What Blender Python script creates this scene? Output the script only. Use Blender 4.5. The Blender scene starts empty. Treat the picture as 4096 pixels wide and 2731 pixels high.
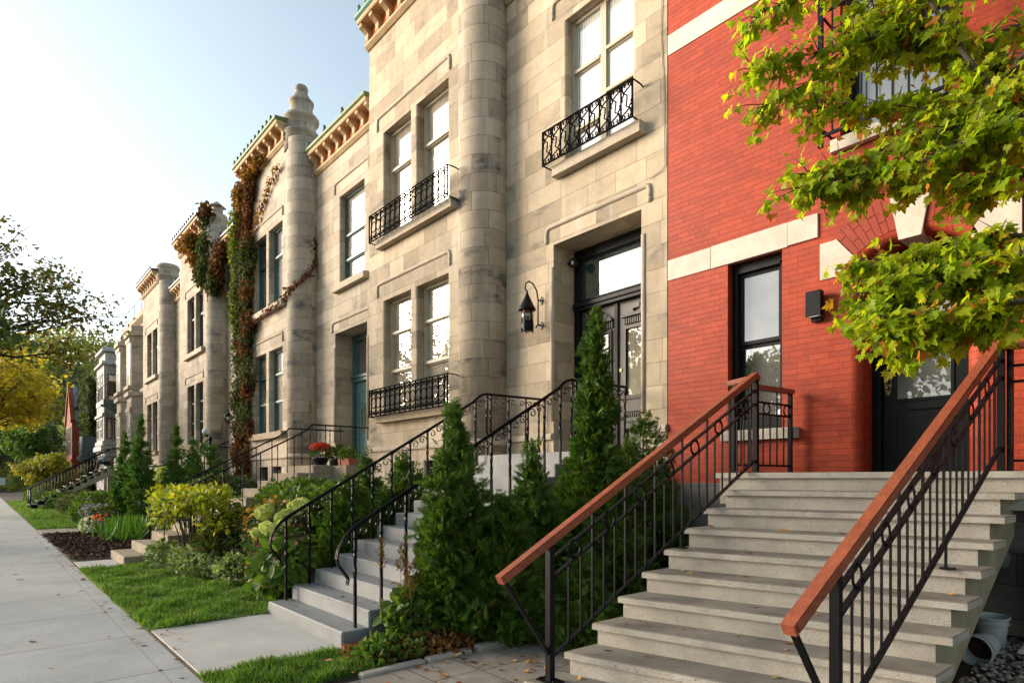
import bpy, math, random
import numpy as np
from mathutils import Vector, Matrix

SC = bpy.context.scene
COL = SC.collection
PI = math.pi
RND = random.Random(11)
NPR = np.random.default_rng(5)

# ------------------------------------------------------------------ camera
EYE = 1.65
CT, ST = 0.75240, 0.65871          # the view is turned 41.2 degrees away from the street's axis
FOC, HCX, HCY = 2430.0, 2048.0, 1915.0
cam_d = bpy.data.cameras.new("camera")
cam = bpy.data.objects.new("camera", cam_d)
COL.objects.link(cam)
cam.location = (0, 0, EYE)
cam.rotation_euler = (PI / 2, 0, PI / 2 - math.radians(41.209))
cam_d.sensor_width = 36
cam_d.lens = 36 * FOC / 4096
cam_d.shift_y = (HCY - 1365.5) / 4096
cam_d.clip_start = 0.05
cam_d.clip_end = 3000
SC.camera = cam


def at(px, py, depth):
    """point of the street seen at picture position (2352 px wide scale), depth metres in front"""
    a = (px * 1.7415 - HCX) / FOC
    b = (HCY - py * 1.7415) / FOC
    return Vector(((-CT + a * ST) * depth, (ST + a * CT) * depth, EYE + b * depth))


# ------------------------------------------------------------------ tagging
def tag(o, label=None, cat=None, group=None, kind=None):
    if label: o["label"] = label
    if cat: o["category"] = cat
    if group: o["group"] = group
    if kind: o["kind"] = kind
    return o


def thing(name, label, cat, loc=(0, 0, 0), group=None):
    o = bpy.data.objects.new(name, None)
    o.empty_display_size = 0.2
    COL.objects.link(o)
    o.location = loc
    return tag(o, label, cat, group)


def adopt(o, p):
    o.parent = p
    if p is not None:
        q = p; off = Vector((0, 0, 0))
        while q is not None:
            off += q.location; q = q.parent
        o.location = -off if isinstance(o.data, bpy.types.Mesh) else o.location
    return o


# ------------------------------------------------------------------ mesh builder (world coordinates)
class MB:
    def __init__(s):
        s.v = []; s.f = []; s.uv = []; s.sm = []

    def face(s, pts, uv=None, smooth=False):
        i = len(s.v)
        s.v += [tuple(p) for p in pts]
        s.f.append(tuple(range(i, i + len(pts))))
        if uv is None:
            a, b, c = Vector(pts[0]), Vector(pts[1]), Vector(pts[2])
            n = (b - a).cross(c - b)
            ax, ay, az = abs(n.x), abs(n.y), abs(n.z)
            if az >= ax and az >= ay: uv = [(p[0], p[1]) for p in pts]
            elif ay >= ax: uv = [(p[0], p[2]) for p in pts]
            else: uv = [(p[1] + 31.37, p[2]) for p in pts]
        s.uv.append(uv); s.sm.append(smooth)

    def box(s, x0, x1, y0, y1, z0, z1, skip=""):
        A = [(x0, y0, z0), (x1, y0, z0), (x1, y1, z0), (x0, y1, z0), (x0, y0, z1), (x1, y0, z1), (x1, y1, z1), (x0, y1, z1)]
        for k, q in (("b", (3, 2, 1, 0)), ("t", (4, 5, 6, 7)), ("f", (0, 1, 5, 4)), ("r", (1, 2, 6, 5)), ("k", (2, 3, 7, 6)), ("l", (3, 0, 4, 7))):
            if k not in skip: s.face([A[i] for i in q])

    def bbox(s, x0, x1, y0, y1, z0, z1, c=0.012):
        """box with its front (small y) and top edges chamfered"""
        s.face([(x0 + c, y0, z0), (x1 - c, y0, z0), (x1 - c, y0, z1 - c), (x0 + c, y0, z1 - c)])
        s.face([(x0 + c, y0 + c, z1), (x1 - c, y0 + c, z1), (x1 - c, y1, z1), (x0 + c, y1, z1)])
        s.face([(x0 + c, y0, z1 - c), (x1 - c, y0, z1 - c), (x1 - c, y0 + c, z1), (x0 + c, y0 + c, z1)])
        s.face([(x0, y1, z0), (x0, y0 + c, z0), (x0, y0 + c, z1 - c), (x0, y1, z1 - c)])
        s.face([(x1, y0 + c, z0), (x1, y1, z0), (x1, y1, z1 - c), (x1, y0 + c, z1 - c)])
        s.face([(x0, y0 + c, z0), (x0 + c, y0, z0), (x0 + c, y0, z1 - c), (x0, y0 + c, z1 - c)])
        s.face([(x1 - c, y0, z0), (x1, y0 + c, z0), (x1, y0 + c, z1 - c), (x1 - c, y0, z1 - c)])
        s.face([(x0, y1, z1 - c), (x0, y0 + c, z1 - c), (x0 + c, y0 + c, z1), (x0 + c, y1, z1)])
        s.face([(x1, y0 + c, z1 - c), (x1, y1, z1 - c), (x1 - c, y1, z1), (x1 - c, y0 + c, z1)])
        s.face([(x0, y0 + c, z1 - c), (x0 + c, y0, z1 - c), (x0 + c, y0 + c, z1)])
        s.face([(x1 - c, y0, z1 - c), (x1, y0 + c, z1 - c), (x1 - c, y0 + c, z1)])
        s.face([(x0, y0 + c, z0), (x0, y1, z0), (x1, y1, z0), (x1, y0 + c, z0), (x1 - c, y0, z0), (x0 + c, y0, z0)])
        s.face([(x1, y1, z0), (x0, y1, z0), (x0, y1, z1 - c), (x0 + c, y1, z1), (x1 - c, y1, z1), (x1, y1, z1 - c)])

    def tube(s, pts, r, n=6, up=None, flat=None, caps=True, twist=0.0, smooth=True):
        """sweep a round (or flat=(w,h) rectangular) section along pts; r a number or a list"""
        P = [Vector(p) for p in pts]
        m = len(P)
        R = r if isinstance(r, (list, tuple)) else [r] * m
        T = []
        for i in range(m):
            d = P[min(i + 1, m - 1)] - P[max(i - 1, 0)]
            T.append(d.normalized() if d.length > 1e-9 else Vector((0, 0, 1)))
        u0 = Vector(up) if up is not None else (Vector((0, 0, 1)) if abs(T[0].z) < 0.9 else Vector((1, 0, 0)))
        rings = []
        ln = 0; prevb = None
        for i in range(m):
            if i: ln += (P[i] - P[i - 1]).length
            if up is not None or prevb is None:
                b = T[i].cross(u0)
                if b.length < 1e-6: b = T[i].cross(Vector((1, 0.01, 0)))
            else:
                b = prevb - T[i] * prevb.dot(T[i])
            b.normalize(); prevb = b
            c = b.cross(T[i]).normalized()
            if flat:
                w, h = flat[0] / 2, flat[1] / 2
                sec = [(-w, -h), (w, -h), (w, h), (-w, h)]
                if twist:
                    a = twist * ln
                    sec = [(x * math.cos(a) - y * math.sin(a), x * math.sin(a) + y * math.cos(a)) for x, y in sec]
                k = R[i] if isinstance(r, (list, tuple)) else 1
                rings.append([P[i] + b * (x * k) + c * (y * k) for x, y in sec])
            else:
                rings.append([P[i] + b * (math.cos(2 * PI * j / n) * R[i]) + c * (math.sin(2 * PI * j / n) * R[i]) for j in range(n)])
        k = len(rings[0])
        i0 = len(s.v)
        for rg in rings: s.v += [tuple(p) for p in rg]
        for i in range(m - 1):
            for j in range(k):
                a, b2 = i0 + i * k + j, i0 + i * k + (j + 1) % k
                s.f.append((a, b2, b2 + k, a + k)); s.uv.append([(j * .1, i * .1), (j * .1 + .1, i * .1), (j * .1 + .1, i * .1 + .1), (j * .1, i * .1 + .1)])
                s.sm.append(smooth and not flat)
        if caps:
            s.f.append(tuple(i0 + j for j in reversed(range(k)))); s.uv.append([(0, 0)] * k); s.sm.append(False)
            s.f.append(tuple(i0 + (m - 1) * k + j for j in range(k))); s.uv.append([(0, 0)] * k); s.sm.append(False)

    def lathe(s, cx, cy, prof, n=24, a0=0.0, a1=2 * PI, uvr=None, smooth=True):
        full = abs(a1 - a0 - 2 * PI) < 1e-6
        i0 = len(s.v)
        ang = [a0 + (a1 - a0) * j / n for j in range(n + 1)]
        for r, z in prof:
            for a in ang: s.v.append((cx + r * math.cos(a), cy + r * math.sin(a), z))
        k = n + 1
        for i in range(len(prof) - 1):
            for j in range(n):
                a = i0 + i * k + j
                s.f.append((a, a + 1, a + 1 + k, a + k))
                R0 = uvr or prof[i][0]
                s.uv.append([(ang[j] * R0, prof[i][1]), (ang[j + 1] * R0, prof[i][1]), (ang[j + 1] * R0, prof[i + 1][1]), (ang[j] * R0, prof[i + 1][1])])
                s.sm.append(smooth)
        for ring, rev in ((0, True), (len(prof) - 1, False)):
            if prof[ring][0] > 1e-4 and full:
                idx = [i0 + ring * k + j for j in range(n)]
                s.f.append(tuple(reversed(idx)) if rev else tuple(idx)); s.uv.append([(0, 0)] * n); s.sm.append(False)

    def prism_x(s, prof, x0, x1):
        """closed outline of (y, z) swept along x"""
        n = len(prof)
        for i in range(n):
            (ya, za), (yb, zb) = prof[i], prof[(i + 1) % n]
            s.face([(x0, ya, za), (x1, ya, za), (x1, yb, zb), (x0, yb, zb)])
        s.face([(x0, y, z) for y, z in reversed(prof)]); s.face([(x1, y, z) for y, z in prof])

    def prism_y(s, prof, y0, y1):
        """closed outline of (x, z) extruded from y0 (front) to y1"""
        n = len(prof)
        for i in range(n):
            (xa, za), (xb, zb) = prof[i], prof[(i + 1) % n]
            s.face([(xa, y0, za), (xa, y1, za), (xb, y1, zb), (xb, y0, zb)])
        s.face([(x, y0, z) for x, z in prof]); s.face([(x, y1, z) for x, z in reversed(prof)])

    def ring(s, c, r, wire, axis=(0, 1, 0), n=18, flat=None, m=5):
        c = Vector(c); ax = Vector(axis).normalized()
        u = ax.cross(Vector((0, 0, 1)))
        if u.length < 1e-4: u = Vector((1, 0, 0))
        u.normalize(); w = u.cross(ax)
        pts = [c + u * (math.cos(2 * PI * k / n) * r) + w * (math.sin(2 * PI * k / n) * r) for k in range(n + 1)]
        if flat: s.tube(pts, 1, up=ax, flat=flat, caps=False)
        else: s.tube(pts, wire, n=m, caps=False)

    def build(s, name, mat, parent=None, fix=True):
        me = bpy.data.meshes.new(name)
        me.from_pydata(s.v, [], s.f)
        uvl = me.uv_layers.new(name="UVMap")
        flatuv = [c for q in s.uv for p in q for c in p]
        uvl.data.foreach_set("uv", flatuv)
        me.polygons.foreach_set("use_smooth", s.sm)
        me.materials.append(mat)
        if fix:
            import bmesh
            bm = bmesh.new(); bm.from_mesh(me)
            bmesh.ops.remove_doubles(bm, verts=bm.verts, dist=0.0003)
            bmesh.ops.recalc_face_normals(bm, faces=bm.faces)
            bm.to_mesh(me); bm.free()
        o = bpy.data.objects.new(name, me)
        COL.objects.link(o)
        if parent is not None: adopt(o, parent)
        return o


# ------------------------------------------------------------------ materials
def mat_new(name, rough=0.8, spec=0.3):
    m = bpy.data.materials.new(name); m.use_nodes = True
    nt = m.node_tree; b = nt.nodes["Principled BSDF"]
    b.inputs["Roughness"].default_value = rough
    b.inputs["Specular IOR Level"].default_value = spec
    return m, nt, b


def nd(nt, t, ins=None, **kw):
    n = nt.nodes.new(t)
    for k, v in kw.items(): setattr(n, k, v)
    for k, v in (ins or {}).items():
        if isinstance(v, bpy.types.NodeSocket): nt.links.new(v, n.inputs[k])
        else: n.inputs[k].default_value = v
    return n


def rgba(c): return (c[0], c[1], c[2], 1)


def ramp(nt, fac, stops):
    r = nd(nt, "ShaderNodeValToRGB", {"Fac": fac})
    cr = r.color_ramp
    while len(cr.elements) < len(stops): cr.elements.new(0.5)
    for e, (p, c) in zip(cr.elements, stops):
        e.position = p; e.color = rgba(c) if len(c) == 3 else c
    return r.outputs["Color"]


def mul(nt, a, b, fac=1.0, mode="MULTIPLY"):
    n = nd(nt, "ShaderNodeMix", data_type="RGBA", blend_type=mode)
    n.inputs[0].default_value = fac if not isinstance(fac, bpy.types.NodeSocket) else 0
    if isinstance(fac, bpy.types.NodeSocket): nt.links.new(fac, n.inputs[0])
    for k, v in ((6, a), (7, b)):
        if isinstance(v, bpy.types.NodeSocket): nt.links.new(v, n.inputs[k])
        else: n.inputs[k].default_value = rgba(v)
    return n.outputs[2]


def noise(nt, co, scale, detail=4, rough=0.6, dist=0.0):
    return nd(nt, "ShaderNodeTexNoise", {"Vector": co, "Scale": scale, "Detail": detail, "Roughness": rough, "Distortion": dist}).outputs["Fac"]


def bump(nt, b, h, strength=0.3, dist=0.02, prev=None):
    n = nd(nt, "ShaderNodeBump", {"Strength": strength, "Distance": dist, "Height": h})
    if prev is not None: nt.links.new(prev, n.inputs["Normal"])
    nt.links.new(n.outputs["Normal"], b.inputs["Normal"])
    return n.outputs["Normal"]


def ashlar(name, c1, c2, mortar, bw=0.78, rh=0.33, stain=0.5, stain_col=(.10, .095, .095), msize=0.005, warp=0.01, seed=0.0, mott=0.35, rough=0.85, run=0.3):
    m, nt, b = mat_new(name, rough, 0.25)
    tc = nd(nt, "ShaderNodeTexCoord"); uv = tc.outputs["UV"]; ob = tc.outputs["Object"]
    w = nd(nt, "ShaderNodeTexNoise", {"Vector": uv, "Scale": 2.2, "Detail": 3.0})
    wv = nd(nt, "ShaderNodeVectorMath", {0: w.outputs["Color"], 1: (0.5, 0.5, 0.5)}, operation="SUBTRACT")
    ws = nd(nt, "ShaderNodeVectorMath", {0: wv.outputs[0]}, operation="SCALE"); ws.inputs["Scale"].default_value = warp
    co = nd(nt, "ShaderNodeVectorMath", {0: uv, 1: ws.outputs[0]}, operation="ADD")
    co2 = nd(nt, "ShaderNodeVectorMath", {0: co.outputs[0], 1: (seed, 0.07 * seed, 0)}, operation="ADD")
    br = nd(nt, "ShaderNodeTexBrick", {"Vector": co2.outputs[0], "Color1": rgba(c1), "Color2": rgba(c2), "Mortar": rgba(mortar), "Scale": 1.0,
            "Mortar Size": msize, "Mortar Smooth": 0.4, "Bias": 0.0, "Brick Width": bw, "Row Height": rh}, offset=0.43, squash=0.72, squash_frequency=3)
    col = br.outputs["Color"]
    n1 = noise(nt, ob, 0.55, 5); n2 = noise(nt, ob, 5.0, 6, 0.7); n3 = noise(nt, ob, 60.0, 3)
    col = mul(nt, col, ramp(nt, n1, [(0.3, (.84, .83, .82)), (0.7, (1.1, 1.08, 1.04))]), mott * 2)
    col = mul(nt, col, ramp(nt, n2, [(0.3, (.82, .81, .80)), (0.62, (1.08, 1.08, 1.08))]), 0.75)
    st = nd(nt, "ShaderNodeMapping", {"Vector": ob, "Scale": (0.9, 0.9, 2.2), "Location": (seed, 3.1, seed * 2)})
    n4 = noise(nt, st.outputs[0], 1.5, 5, 0.62, 0.4)
    msk = ramp(nt, n4, [(0.53, (0, 0, 0)), (0.68, (1, 1, 1))])
    b2 = nd(nt, "ShaderNodeTexBrick", {"Vector": co2.outputs[0], "Color1": (0, 0, 0, 1), "Color2": (1, 1, 1, 1), "Mortar": (.3, .3, .3, 1), "Scale": 1.0, "Mortar Size": msize, "Brick Width": bw, "Row Height": rh}, offset=0.43, squash=0.72, squash_frequency=3)
    bm_ = ramp(nt, b2.outputs["Color"], [(0.35, (.12, .12, .12)), (0.75, (1.25, 1.25, 1.25))])
    fm0 = nd(nt, "ShaderNodeMath", {0: msk, 1: bm_}, operation="MULTIPLY")
    fm = nd(nt, "ShaderNodeMath", {0: fm0.outputs[0], 1: stain}, operation="MULTIPLY")
    col = mul(nt, col, stain_col, fm.outputs[0], "MIX")
    # pale run-off streaks
    s2 = nd(nt, "ShaderNodeMapping", {"Vector": ob, "Scale": (2.6, 2.6, 0.35)})
    n5 = noise(nt, s2.outputs[0], 1.6, 3, 0.5)
    fm2 = nd(nt, "ShaderNodeMath", {0: ramp(nt, n5, [(0.56, (0, 0, 0)), (0.75, (1, 1, 1))]), 1: run}, operation="MULTIPLY")
    col = mul(nt, col, (.62, .58, .50), fm2.outputs[0], "MIX")
    nt.links.new(col, b.inputs["Base Color"])
    h = nd(nt, "ShaderNodeMath", {0: br.outputs["Fac"], 1: -1.0}, operation="MULTIPLY")
    h2 = nd(nt, "ShaderNodeMath", {0: n2, 1: 0.5, 2: h.outputs[0]}, operation="MULTIPLY_ADD")
    h3 = nd(nt, "ShaderNodeMath", {0: n3, 1: 0.15, 2: h2.outputs[0]}, operation="MULTIPLY_ADD")
    bump(nt, b, h3.outputs[0], 0.55, 0.012)
    return m


def plain(name, c, c2=None, scale=6.0, rough=0.8, spec=0.3, bmp=0.2, bs=25.0, metal=0.0, speck=None, streak=False, coat=0.0):
    m, nt, b = mat_new(name, rough, spec)
    b.inputs["Metallic"].default_value = metal
    if coat: b.inputs["Coat Weight"].default_value = coat
    tc = nd(nt, "ShaderNodeTexCoord"); ob = tc.outputs["Object"]
    c2 = c2 or tuple(x * 0.78 for x in c)
    co = ob
    if streak: co = nd(nt, "ShaderNodeMapping", {"Vector": ob, "Scale": (3, 3, 0.4)}).outputs[0]
    n1 = noise(nt, co, scale, 6, 0.65)
    col = ramp(nt, n1, [(0.3, c2), (0.7, c)])
    n2 = noise(nt, ob, bs, 4, 0.7)
    if speck:
        n3 = noise(nt, ob, speck[1], 2, 0.5)
        col = mul(nt, col, speck[0], ramp(nt, n3, [(0.55, (0, 0, 0)), (0.68, (1, 1, 1))]), "MIX")
    nt.links.new(col, b.inputs["Base Color"])
    if bmp: bump(nt, b, n2, bmp, 0.01)
    return m


def leafmat(name, cols, trans=0.35, rough=0.55, tcol=1.5, spec=0.25):
    m, nt, b = mat_new(name, rough, spec)
    g = nd(nt, "ShaderNodeNewGeometry")
    stops = [((i + 0.5) / len(cols), c) for i, c in enumerate(cols)]
    col = ramp(nt, g.outputs["Random Per Island"], stops)
    tc = nd(nt, "ShaderNodeTexCoord")
    n1 = noise(nt, tc.outputs["Object"], 1.6, 3)
    col = mul(nt, col, ramp(nt, n1, [(0.3, (.72, .76, .7)), (0.7, (1.2, 1.15, 1.1))]), 1.0)
    nt.links.new(col, b.inputs["Base Color"])
    t = nd(nt, "ShaderNodeBsdfTranslucent", {"Color": mul(nt, col, (tcol, tcol, tcol * 0.6))})
    mx = nd(nt, "ShaderNodeMixShader", {0: trans, 1: b.outputs[0], 2: t.outputs[0]})
    nt.links.new(mx.outputs[0], nt.nodes["Material Output"].inputs["Surface"])
    return m


def glassmat(name, back=(.05, .055, .05), refl=0.6, tint=(.95, .96, .97), wavy=0.0, streaks=False):
    m, nt, b = mat_new(name, 0.6, 0.2)
    tc = nd(nt, "ShaderNodeTexCoord"); ob = tc.outputs["Object"]
    if streaks:
        w = nd(nt, "ShaderNodeTexWave", {"Vector": ob, "Scale": 6.0, "Distortion": 2.5, "Detail": 2.0}, bands_direction="X")
        col = ramp(nt, w.outputs["Fac"], [(0.1, tuple(c * .6 for c in back)), (0.8, back)])
    else:
        col = ramp(nt, noise(nt, ob, 1.4, 2), [(0.35, tuple(c * .5 for c in back)), (0.65, back)])
    nt.links.new(col, b.inputs["Base Color"])
    g = nd(nt, "ShaderNodeBsdfGlossy", {"Color": rgba(tint), "Roughness": 0.01})
    if wavy:
        bp = nd(nt, "ShaderNodeBump", {"Strength": wavy, "Distance": 0.02, "Height": noise(nt, ob, 2.5, 2)})
        nt.links.new(bp.outputs[0], g.inputs["Normal"])
    lw = nd(nt, "ShaderNodeFresnel", {"IOR": 1.5})
    f = nd(nt, "ShaderNodeMath", {0: lw.outputs[0], 1: 1.0 - refl, 2: refl}, operation="MULTIPLY_ADD")
    mx = nd(nt, "ShaderNodeMixShader", {0: f.outputs[0], 1: b.outputs[0], 2: g.outputs[0]})
    nt.links.new(mx.outputs[0], nt.nodes["Material Output"].inputs["Surface"])
    return m


M = {}
M["stone"] = ashlar("limestone_ashlar", (.50, .415, .305), (.305, .25, .178), (.18, .148, .108), stain=0.55, seed=0.0, mott=0.5, msize=0.0038)
M["stone_b"] = ashlar("limestone_pale", (.47, .405, .315), (.31, .262, .195), (.17, .14, .105), stain=0.4, seed=4.3)
M["stone_c"] = ashlar("limestone_buff", (.41, .345, .265), (.28, .232, .175), (.155, .13, .10), stain=0.45, seed=9.1)
M["column"] = ashlar("column_stone", (.42, .355, .27), (.255, .213, .16), (.135, .112, .086), bw=0.72, rh=0.33, stain=0.9, seed=2.2, stain_col=(.075, .072, .075), mott=0.5)
M["column_b"] = ashlar("column_stone_pale", (.41, .355, .28), (.265, .228, .178), (.14, .12, .095), bw=0.72, rh=0.33, stain=0.85, seed=6.1, stain_col=(.09, .09, .095), mott=0.45)
M["greystone"] = ashlar("grey_limestone", (.36, .37, .37), (.27, .28, .285), (.16, .165, .17), bw=0.6, rh=0.3, stain=0.3, seed=1.2)
M["trim"] = plain("trim_stone", (.46, .39, .30), (.32, .265, .20), 3.0, 0.85, bmp=0.3, bs=14)
M["trim_b"] = plain("trim_stone_pale", (.45, .38, .29), (.31, .256, .19), 3.0, 0.85, bmp=0.3, bs=14)
M["trim_grey"] = plain("trim_grey", (.38, .39, .39), (.28, .29, .295), 3.0, 0.85, bmp=0.3, bs=14)
M["roughsill"] = plain("rough_sill_stone", (.36, .285, .195), (.25, .19, .125), 5.0, 0.9, bmp=0.9, bs=9)
M["foundation"] = ashlar("foundation_stone", (.24, .23, .215), (.16, .15, .14), (.09, .085, .08), bw=0.5, rh=0.3, stain=0.3, warp=0.05, seed=3.3)
M["ochre_sunlit"] = plain("sunlit_ochre_stone", (.54, .40, .235), (.40, .28, .155), 3.0, 0.85, bmp=0.3, bs=14)  # cornice stone warmed: golden evening sunlight put into its ochre colour
M["terracotta"] = plain("terracotta_frieze", (.60, .17, .05), (.42, .10, .035), 8.0, 0.8, bmp=0.4)
M["copper"] = plain("green_copper", (.13, .19, .06), (.07, .11, .035), 4.0, 0.6, bmp=0.2)
M["copper_blue"] = plain("verdigris", (.13, .30, .24), (.08, .19, .15), 4.0, 0.6, bmp=0.2)
M["darkgutter"] = plain("dark_gutter", (.045, .045, .05), (.03, .03, .03), 4.0, 0.5, bmp=0.1)
M["redbrick"] = ashlar("painted_red_brick", (.365, .049, .0155), (.285, .037, .013), (.20, .027, .0105), bw=0.225, rh=0.0685, stain=0.35, stain_col=(.22, .030, .020), msize=0.003, warp=0.008, mott=0.4, rough=0.6, run=0.0)
M["redarch"] = plain("painted_red_voussoirs", (.31, .039, .0145), (.22, .028, .0115), 5.0, 0.62, bmp=0.35, bs=30)
M["whitestone"] = plain("pale_lintel_stone", (.62, .56, .48), (.47, .41, .34), 4.0, 0.85, bmp=0.5, bs=22)
M["black"] = plain("black_iron", (.0065, .0065, .008), (.004, .004, .005), 9.0, 0.42, 0.12, bmp=0.12, bs=40)
M["blackflat"] = plain("matt_black_iron", (.006, .006, .007), (.004, .004, .005), 9.0, 0.8, 0.02, bmp=0)
M["blackpaint"] = plain("black_paint", (.010, .0105, .012), (.006, .0065, .007), 5.0, 0.45, 0.14, bmp=0.06, bs=30)
M["doorpaint"] = plain("weathered_black_door", (.075, .068, .060), (.035, .032, .029), 3.0, 0.45, 0.3, bmp=0.1, bs=18, streak=True)
M["greendoor"] = plain("dark_green_door", (.006, .010, .011), (.004, .006, .007), 3.0, 0.45, 0.12, bmp=0.1, bs=18)
M["teal"] = plain("teal_paint", (.115, .22, .205), (.085, .17, .16), 3.0, 0.5, 0.4, bmp=0.08)
M["tealdark"] = plain("teal_frame_paint", (.05, .125, .125), (.035, .09, .09), 3.0, 0.5, 0.4, bmp=0.08)
M["cream"] = plain("cream_frame_paint", (.45, .40, .30), (.36, .31, .22), 4.0, 0.5, 0.4, bmp=0.06)
M["darkframe"] = plain("dark_frame_paint", (.06, .06, .06), (.04, .04, .04), 4.0, 0.5, 0.4, bmp=0.06)
M["greywood"] = plain("dark_green_woodwork", (.055, .085, .085), (.035, .055, .055), 4.0, 0.6, 0.4, bmp=0.1)
M["glass"] = glassmat("window_glass", (.34, .30, .22), 0.33, (.93, .91, .87), wavy=0.03)
M["glass_curtain"] = glassmat("window_glass_curtained", (.62, .62, .58), 0.28, wavy=0.02, streaks=True)
M["glass_dim"] = glassmat("window_glass_dim", (.11, .11, .10), 0.28, wavy=0.03)
M["glass_green"] = glassmat("transom_glass", (.03, .065, .06), 0.36, (.92, .97, .96), wavy=0.02)
M["glass_red"] = glassmat("dusty_window_glass", (.17, .18, .165), 0.13, wavy=0.04)
M["lampglass"] = glassmat("amber_lamp_glass", (.20, .09, .04), 0.12)
M["clearglass"] = glassmat("lantern_glass", (.32, .31, .27), 0.25)
M["brass"] = plain("brass", (.20, .155, .085), (.12, .09, .05), 9, 0.45, 0.5, bmp=0.05, metal=1.0)
M["greystep"] = plain("grey_painted_concrete", (.215, .225, .23), (.15, .16, .165), 2.2, 0.55, 0.4, bmp=0.35, bs=16)
M["paletread"] = plain("worn_pale_concrete", (.31, .31, .305), (.225, .225, .22), 3.0, 0.7, bmp=0.4, bs=14)
M["beigestep"] = plain("beige_concrete", (.33, .27, .195), (.22, .175, .125), 3.0, 0.85, bmp=0.4, bs=30)
M["caststone"] = plain("cast_stone", (.47, .435, .37), (.285, .262, .222), 2.2, 0.85, bmp=0.6, bs=60, speck=((.27, .24, .19), 110.0))


def tread_mat():
    """cast stone: pale worn nosing, foot-dirt on the walked-on top, dark lichen specks"""
    m, nt, b = mat_new("worn_tread_stone", 0.82, 0.3)
    ob = nd(nt, "ShaderNodeTexCoord").outputs["Object"]
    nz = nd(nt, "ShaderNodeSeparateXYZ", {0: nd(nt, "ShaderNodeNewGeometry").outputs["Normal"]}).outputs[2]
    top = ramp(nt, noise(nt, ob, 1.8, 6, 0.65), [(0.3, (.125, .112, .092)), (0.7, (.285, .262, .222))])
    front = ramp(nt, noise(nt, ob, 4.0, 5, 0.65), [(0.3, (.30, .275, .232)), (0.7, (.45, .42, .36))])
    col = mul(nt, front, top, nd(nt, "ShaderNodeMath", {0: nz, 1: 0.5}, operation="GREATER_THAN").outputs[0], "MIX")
    mp = nd(nt, "ShaderNodeMapping", {"Vector": ob, "Scale": (1, 1, 1.8)})
    sp_ = ramp(nt, noise(nt, mp.outputs[0], 34.0, 4, 0.75), [(0.58, (0, 0, 0)), (0.66, (1, 1, 1))])
    pt = ramp(nt, noise(nt, ob, 2.2, 3), [(0.45, (0, 0, 0)), (0.6, (1, 1, 1))])
    col = mul(nt, col, (.10, .085, .065), nd(nt, "ShaderNodeMath", {0: sp_, 1: pt}, operation="MULTIPLY").outputs[0], "MIX")
    gr = ramp(nt, noise(nt, ob, 150.0, 2), [(0.35, (.85, .85, .85)), (0.65, (1.1, 1.1, 1.1))])
    col = mul(nt, col, gr)
    nt.links.new(col, b.inputs["Base Color"])
    bump(nt, b, noise(nt, ob, 90, 4, 0.7), 0.5, 0.006)
    return m


M["treadstone"] = tread_mat()

M["wood"] = None


def wood_mat():
    m, nt, b = mat_new("red_brown_handrail", 0.42, 0.35)
    ob = nd(nt, "ShaderNodeTexCoord").outputs["Object"]
    mp = nd(nt, "ShaderNodeMapping", {"Vector": ob, "Scale": (38, 1.6, 30)})
    g = noise(nt, mp.outputs[0], 1.4, 5, 0.6, 0.3)
    col = ramp(nt, g, [(0.25, (.17, .044, .022)), (0.55, (.265, .072, .034)), (0.8, (.33, .102, .048))])
    col = mul(nt, col, ramp(nt, noise(nt, ob, 2.5, 4), [(0.3, (.82, .8, .8)), (0.7, (1.1, 1.1, 1.1))]))
    nt.links.new(col, b.inputs["Base Color"])
    nt.links.new(ramp(nt, noise(nt, ob, 7.0, 4), [(0.3, (.34, .34, .34)), (0.7, (.58, .58, .58))]), b.inputs["Roughness"])
    bump(nt, b, g, 0.12, 0.006)
    return m


M["wood"] = wood_mat()
M["terrain"] = plain("soil", (.060, .045, .030), (.030, .022, .015), 3.0, 0.95, bmp=1.0, bs=22)
M["lawn"] = plain("lawn_soil", (.050, .078, .022), (.032, .05, .016), 6.0, 0.95, bmp=0.8, bs=40)
M["mulch"] = plain("mulch", (.050, .027, .018), (.020, .011, .008), 12.0, 0.95, bmp=1.0, bs=34)
M["bark"] = plain("bark", (.10, .078, .06), (.05, .04, .03), 10.0, 0.9, bmp=0.6, bs=30)
M["barkdark"] = plain("dark_bark", (.035, .028, .022), (.02, .016, .013), 10.0, 0.9, bmp=0.4, bs=30)
M["asphalt"] = plain("asphalt", (.055, .055, .057), (.04, .04, .042), 8.0, 0.9, bmp=0.3, bs=60)
M["kerbstone"] = plain("kerb_concrete", (.34, .32, .285), (.22, .205, .18), 5.0, 0.9, bmp=0.4, bs=25)
M["white"] = plain("white_plastic", (.62, .64, .63), (.48, .5, .5), 5.0, 0.5, bmp=0.05)
M["farred"] = ashlar("far_red_brick", (.30, .072, .034), (.23, .055, .026), (.16, .04, .022), bw=0.25, rh=0.08, stain=0.15, seed=5.0, run=0.0)
M["farwhite"] = plain("far_white_wall", (.66, .68, .70), (.56, .58, .60), 2.0, 0.8, bmp=0.0)
M["slate"] = plain("grey_slate", (.20, .23, .26), (.14, .165, .19), 6.0, 0.7, bmp=0.3)
M["dark"] = plain("dark_plastic", (.012, .012, .013), (.008, .008, .009), 5.0, 0.5, bmp=0.05)
M["clay"] = plain("clay_pot", (.36, .12, .065), (.28, .09, .05), 6.0, 0.8, bmp=0.2)
M["tealpot"] = plain("teal_pot", (.05, .17, .19), (.04, .13, .15), 6.0, 0.5, bmp=0.05)
M["skin"] = plain("skin", (.50, .31, .23), (.44, .26, .19), 6.0, 0.6, bmp=0.05)
M["shirt"] = plain("blue_shirt", (.20, .30, .45), (.15, .23, .36), 8.0, 0.8, bmp=0.2)
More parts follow.
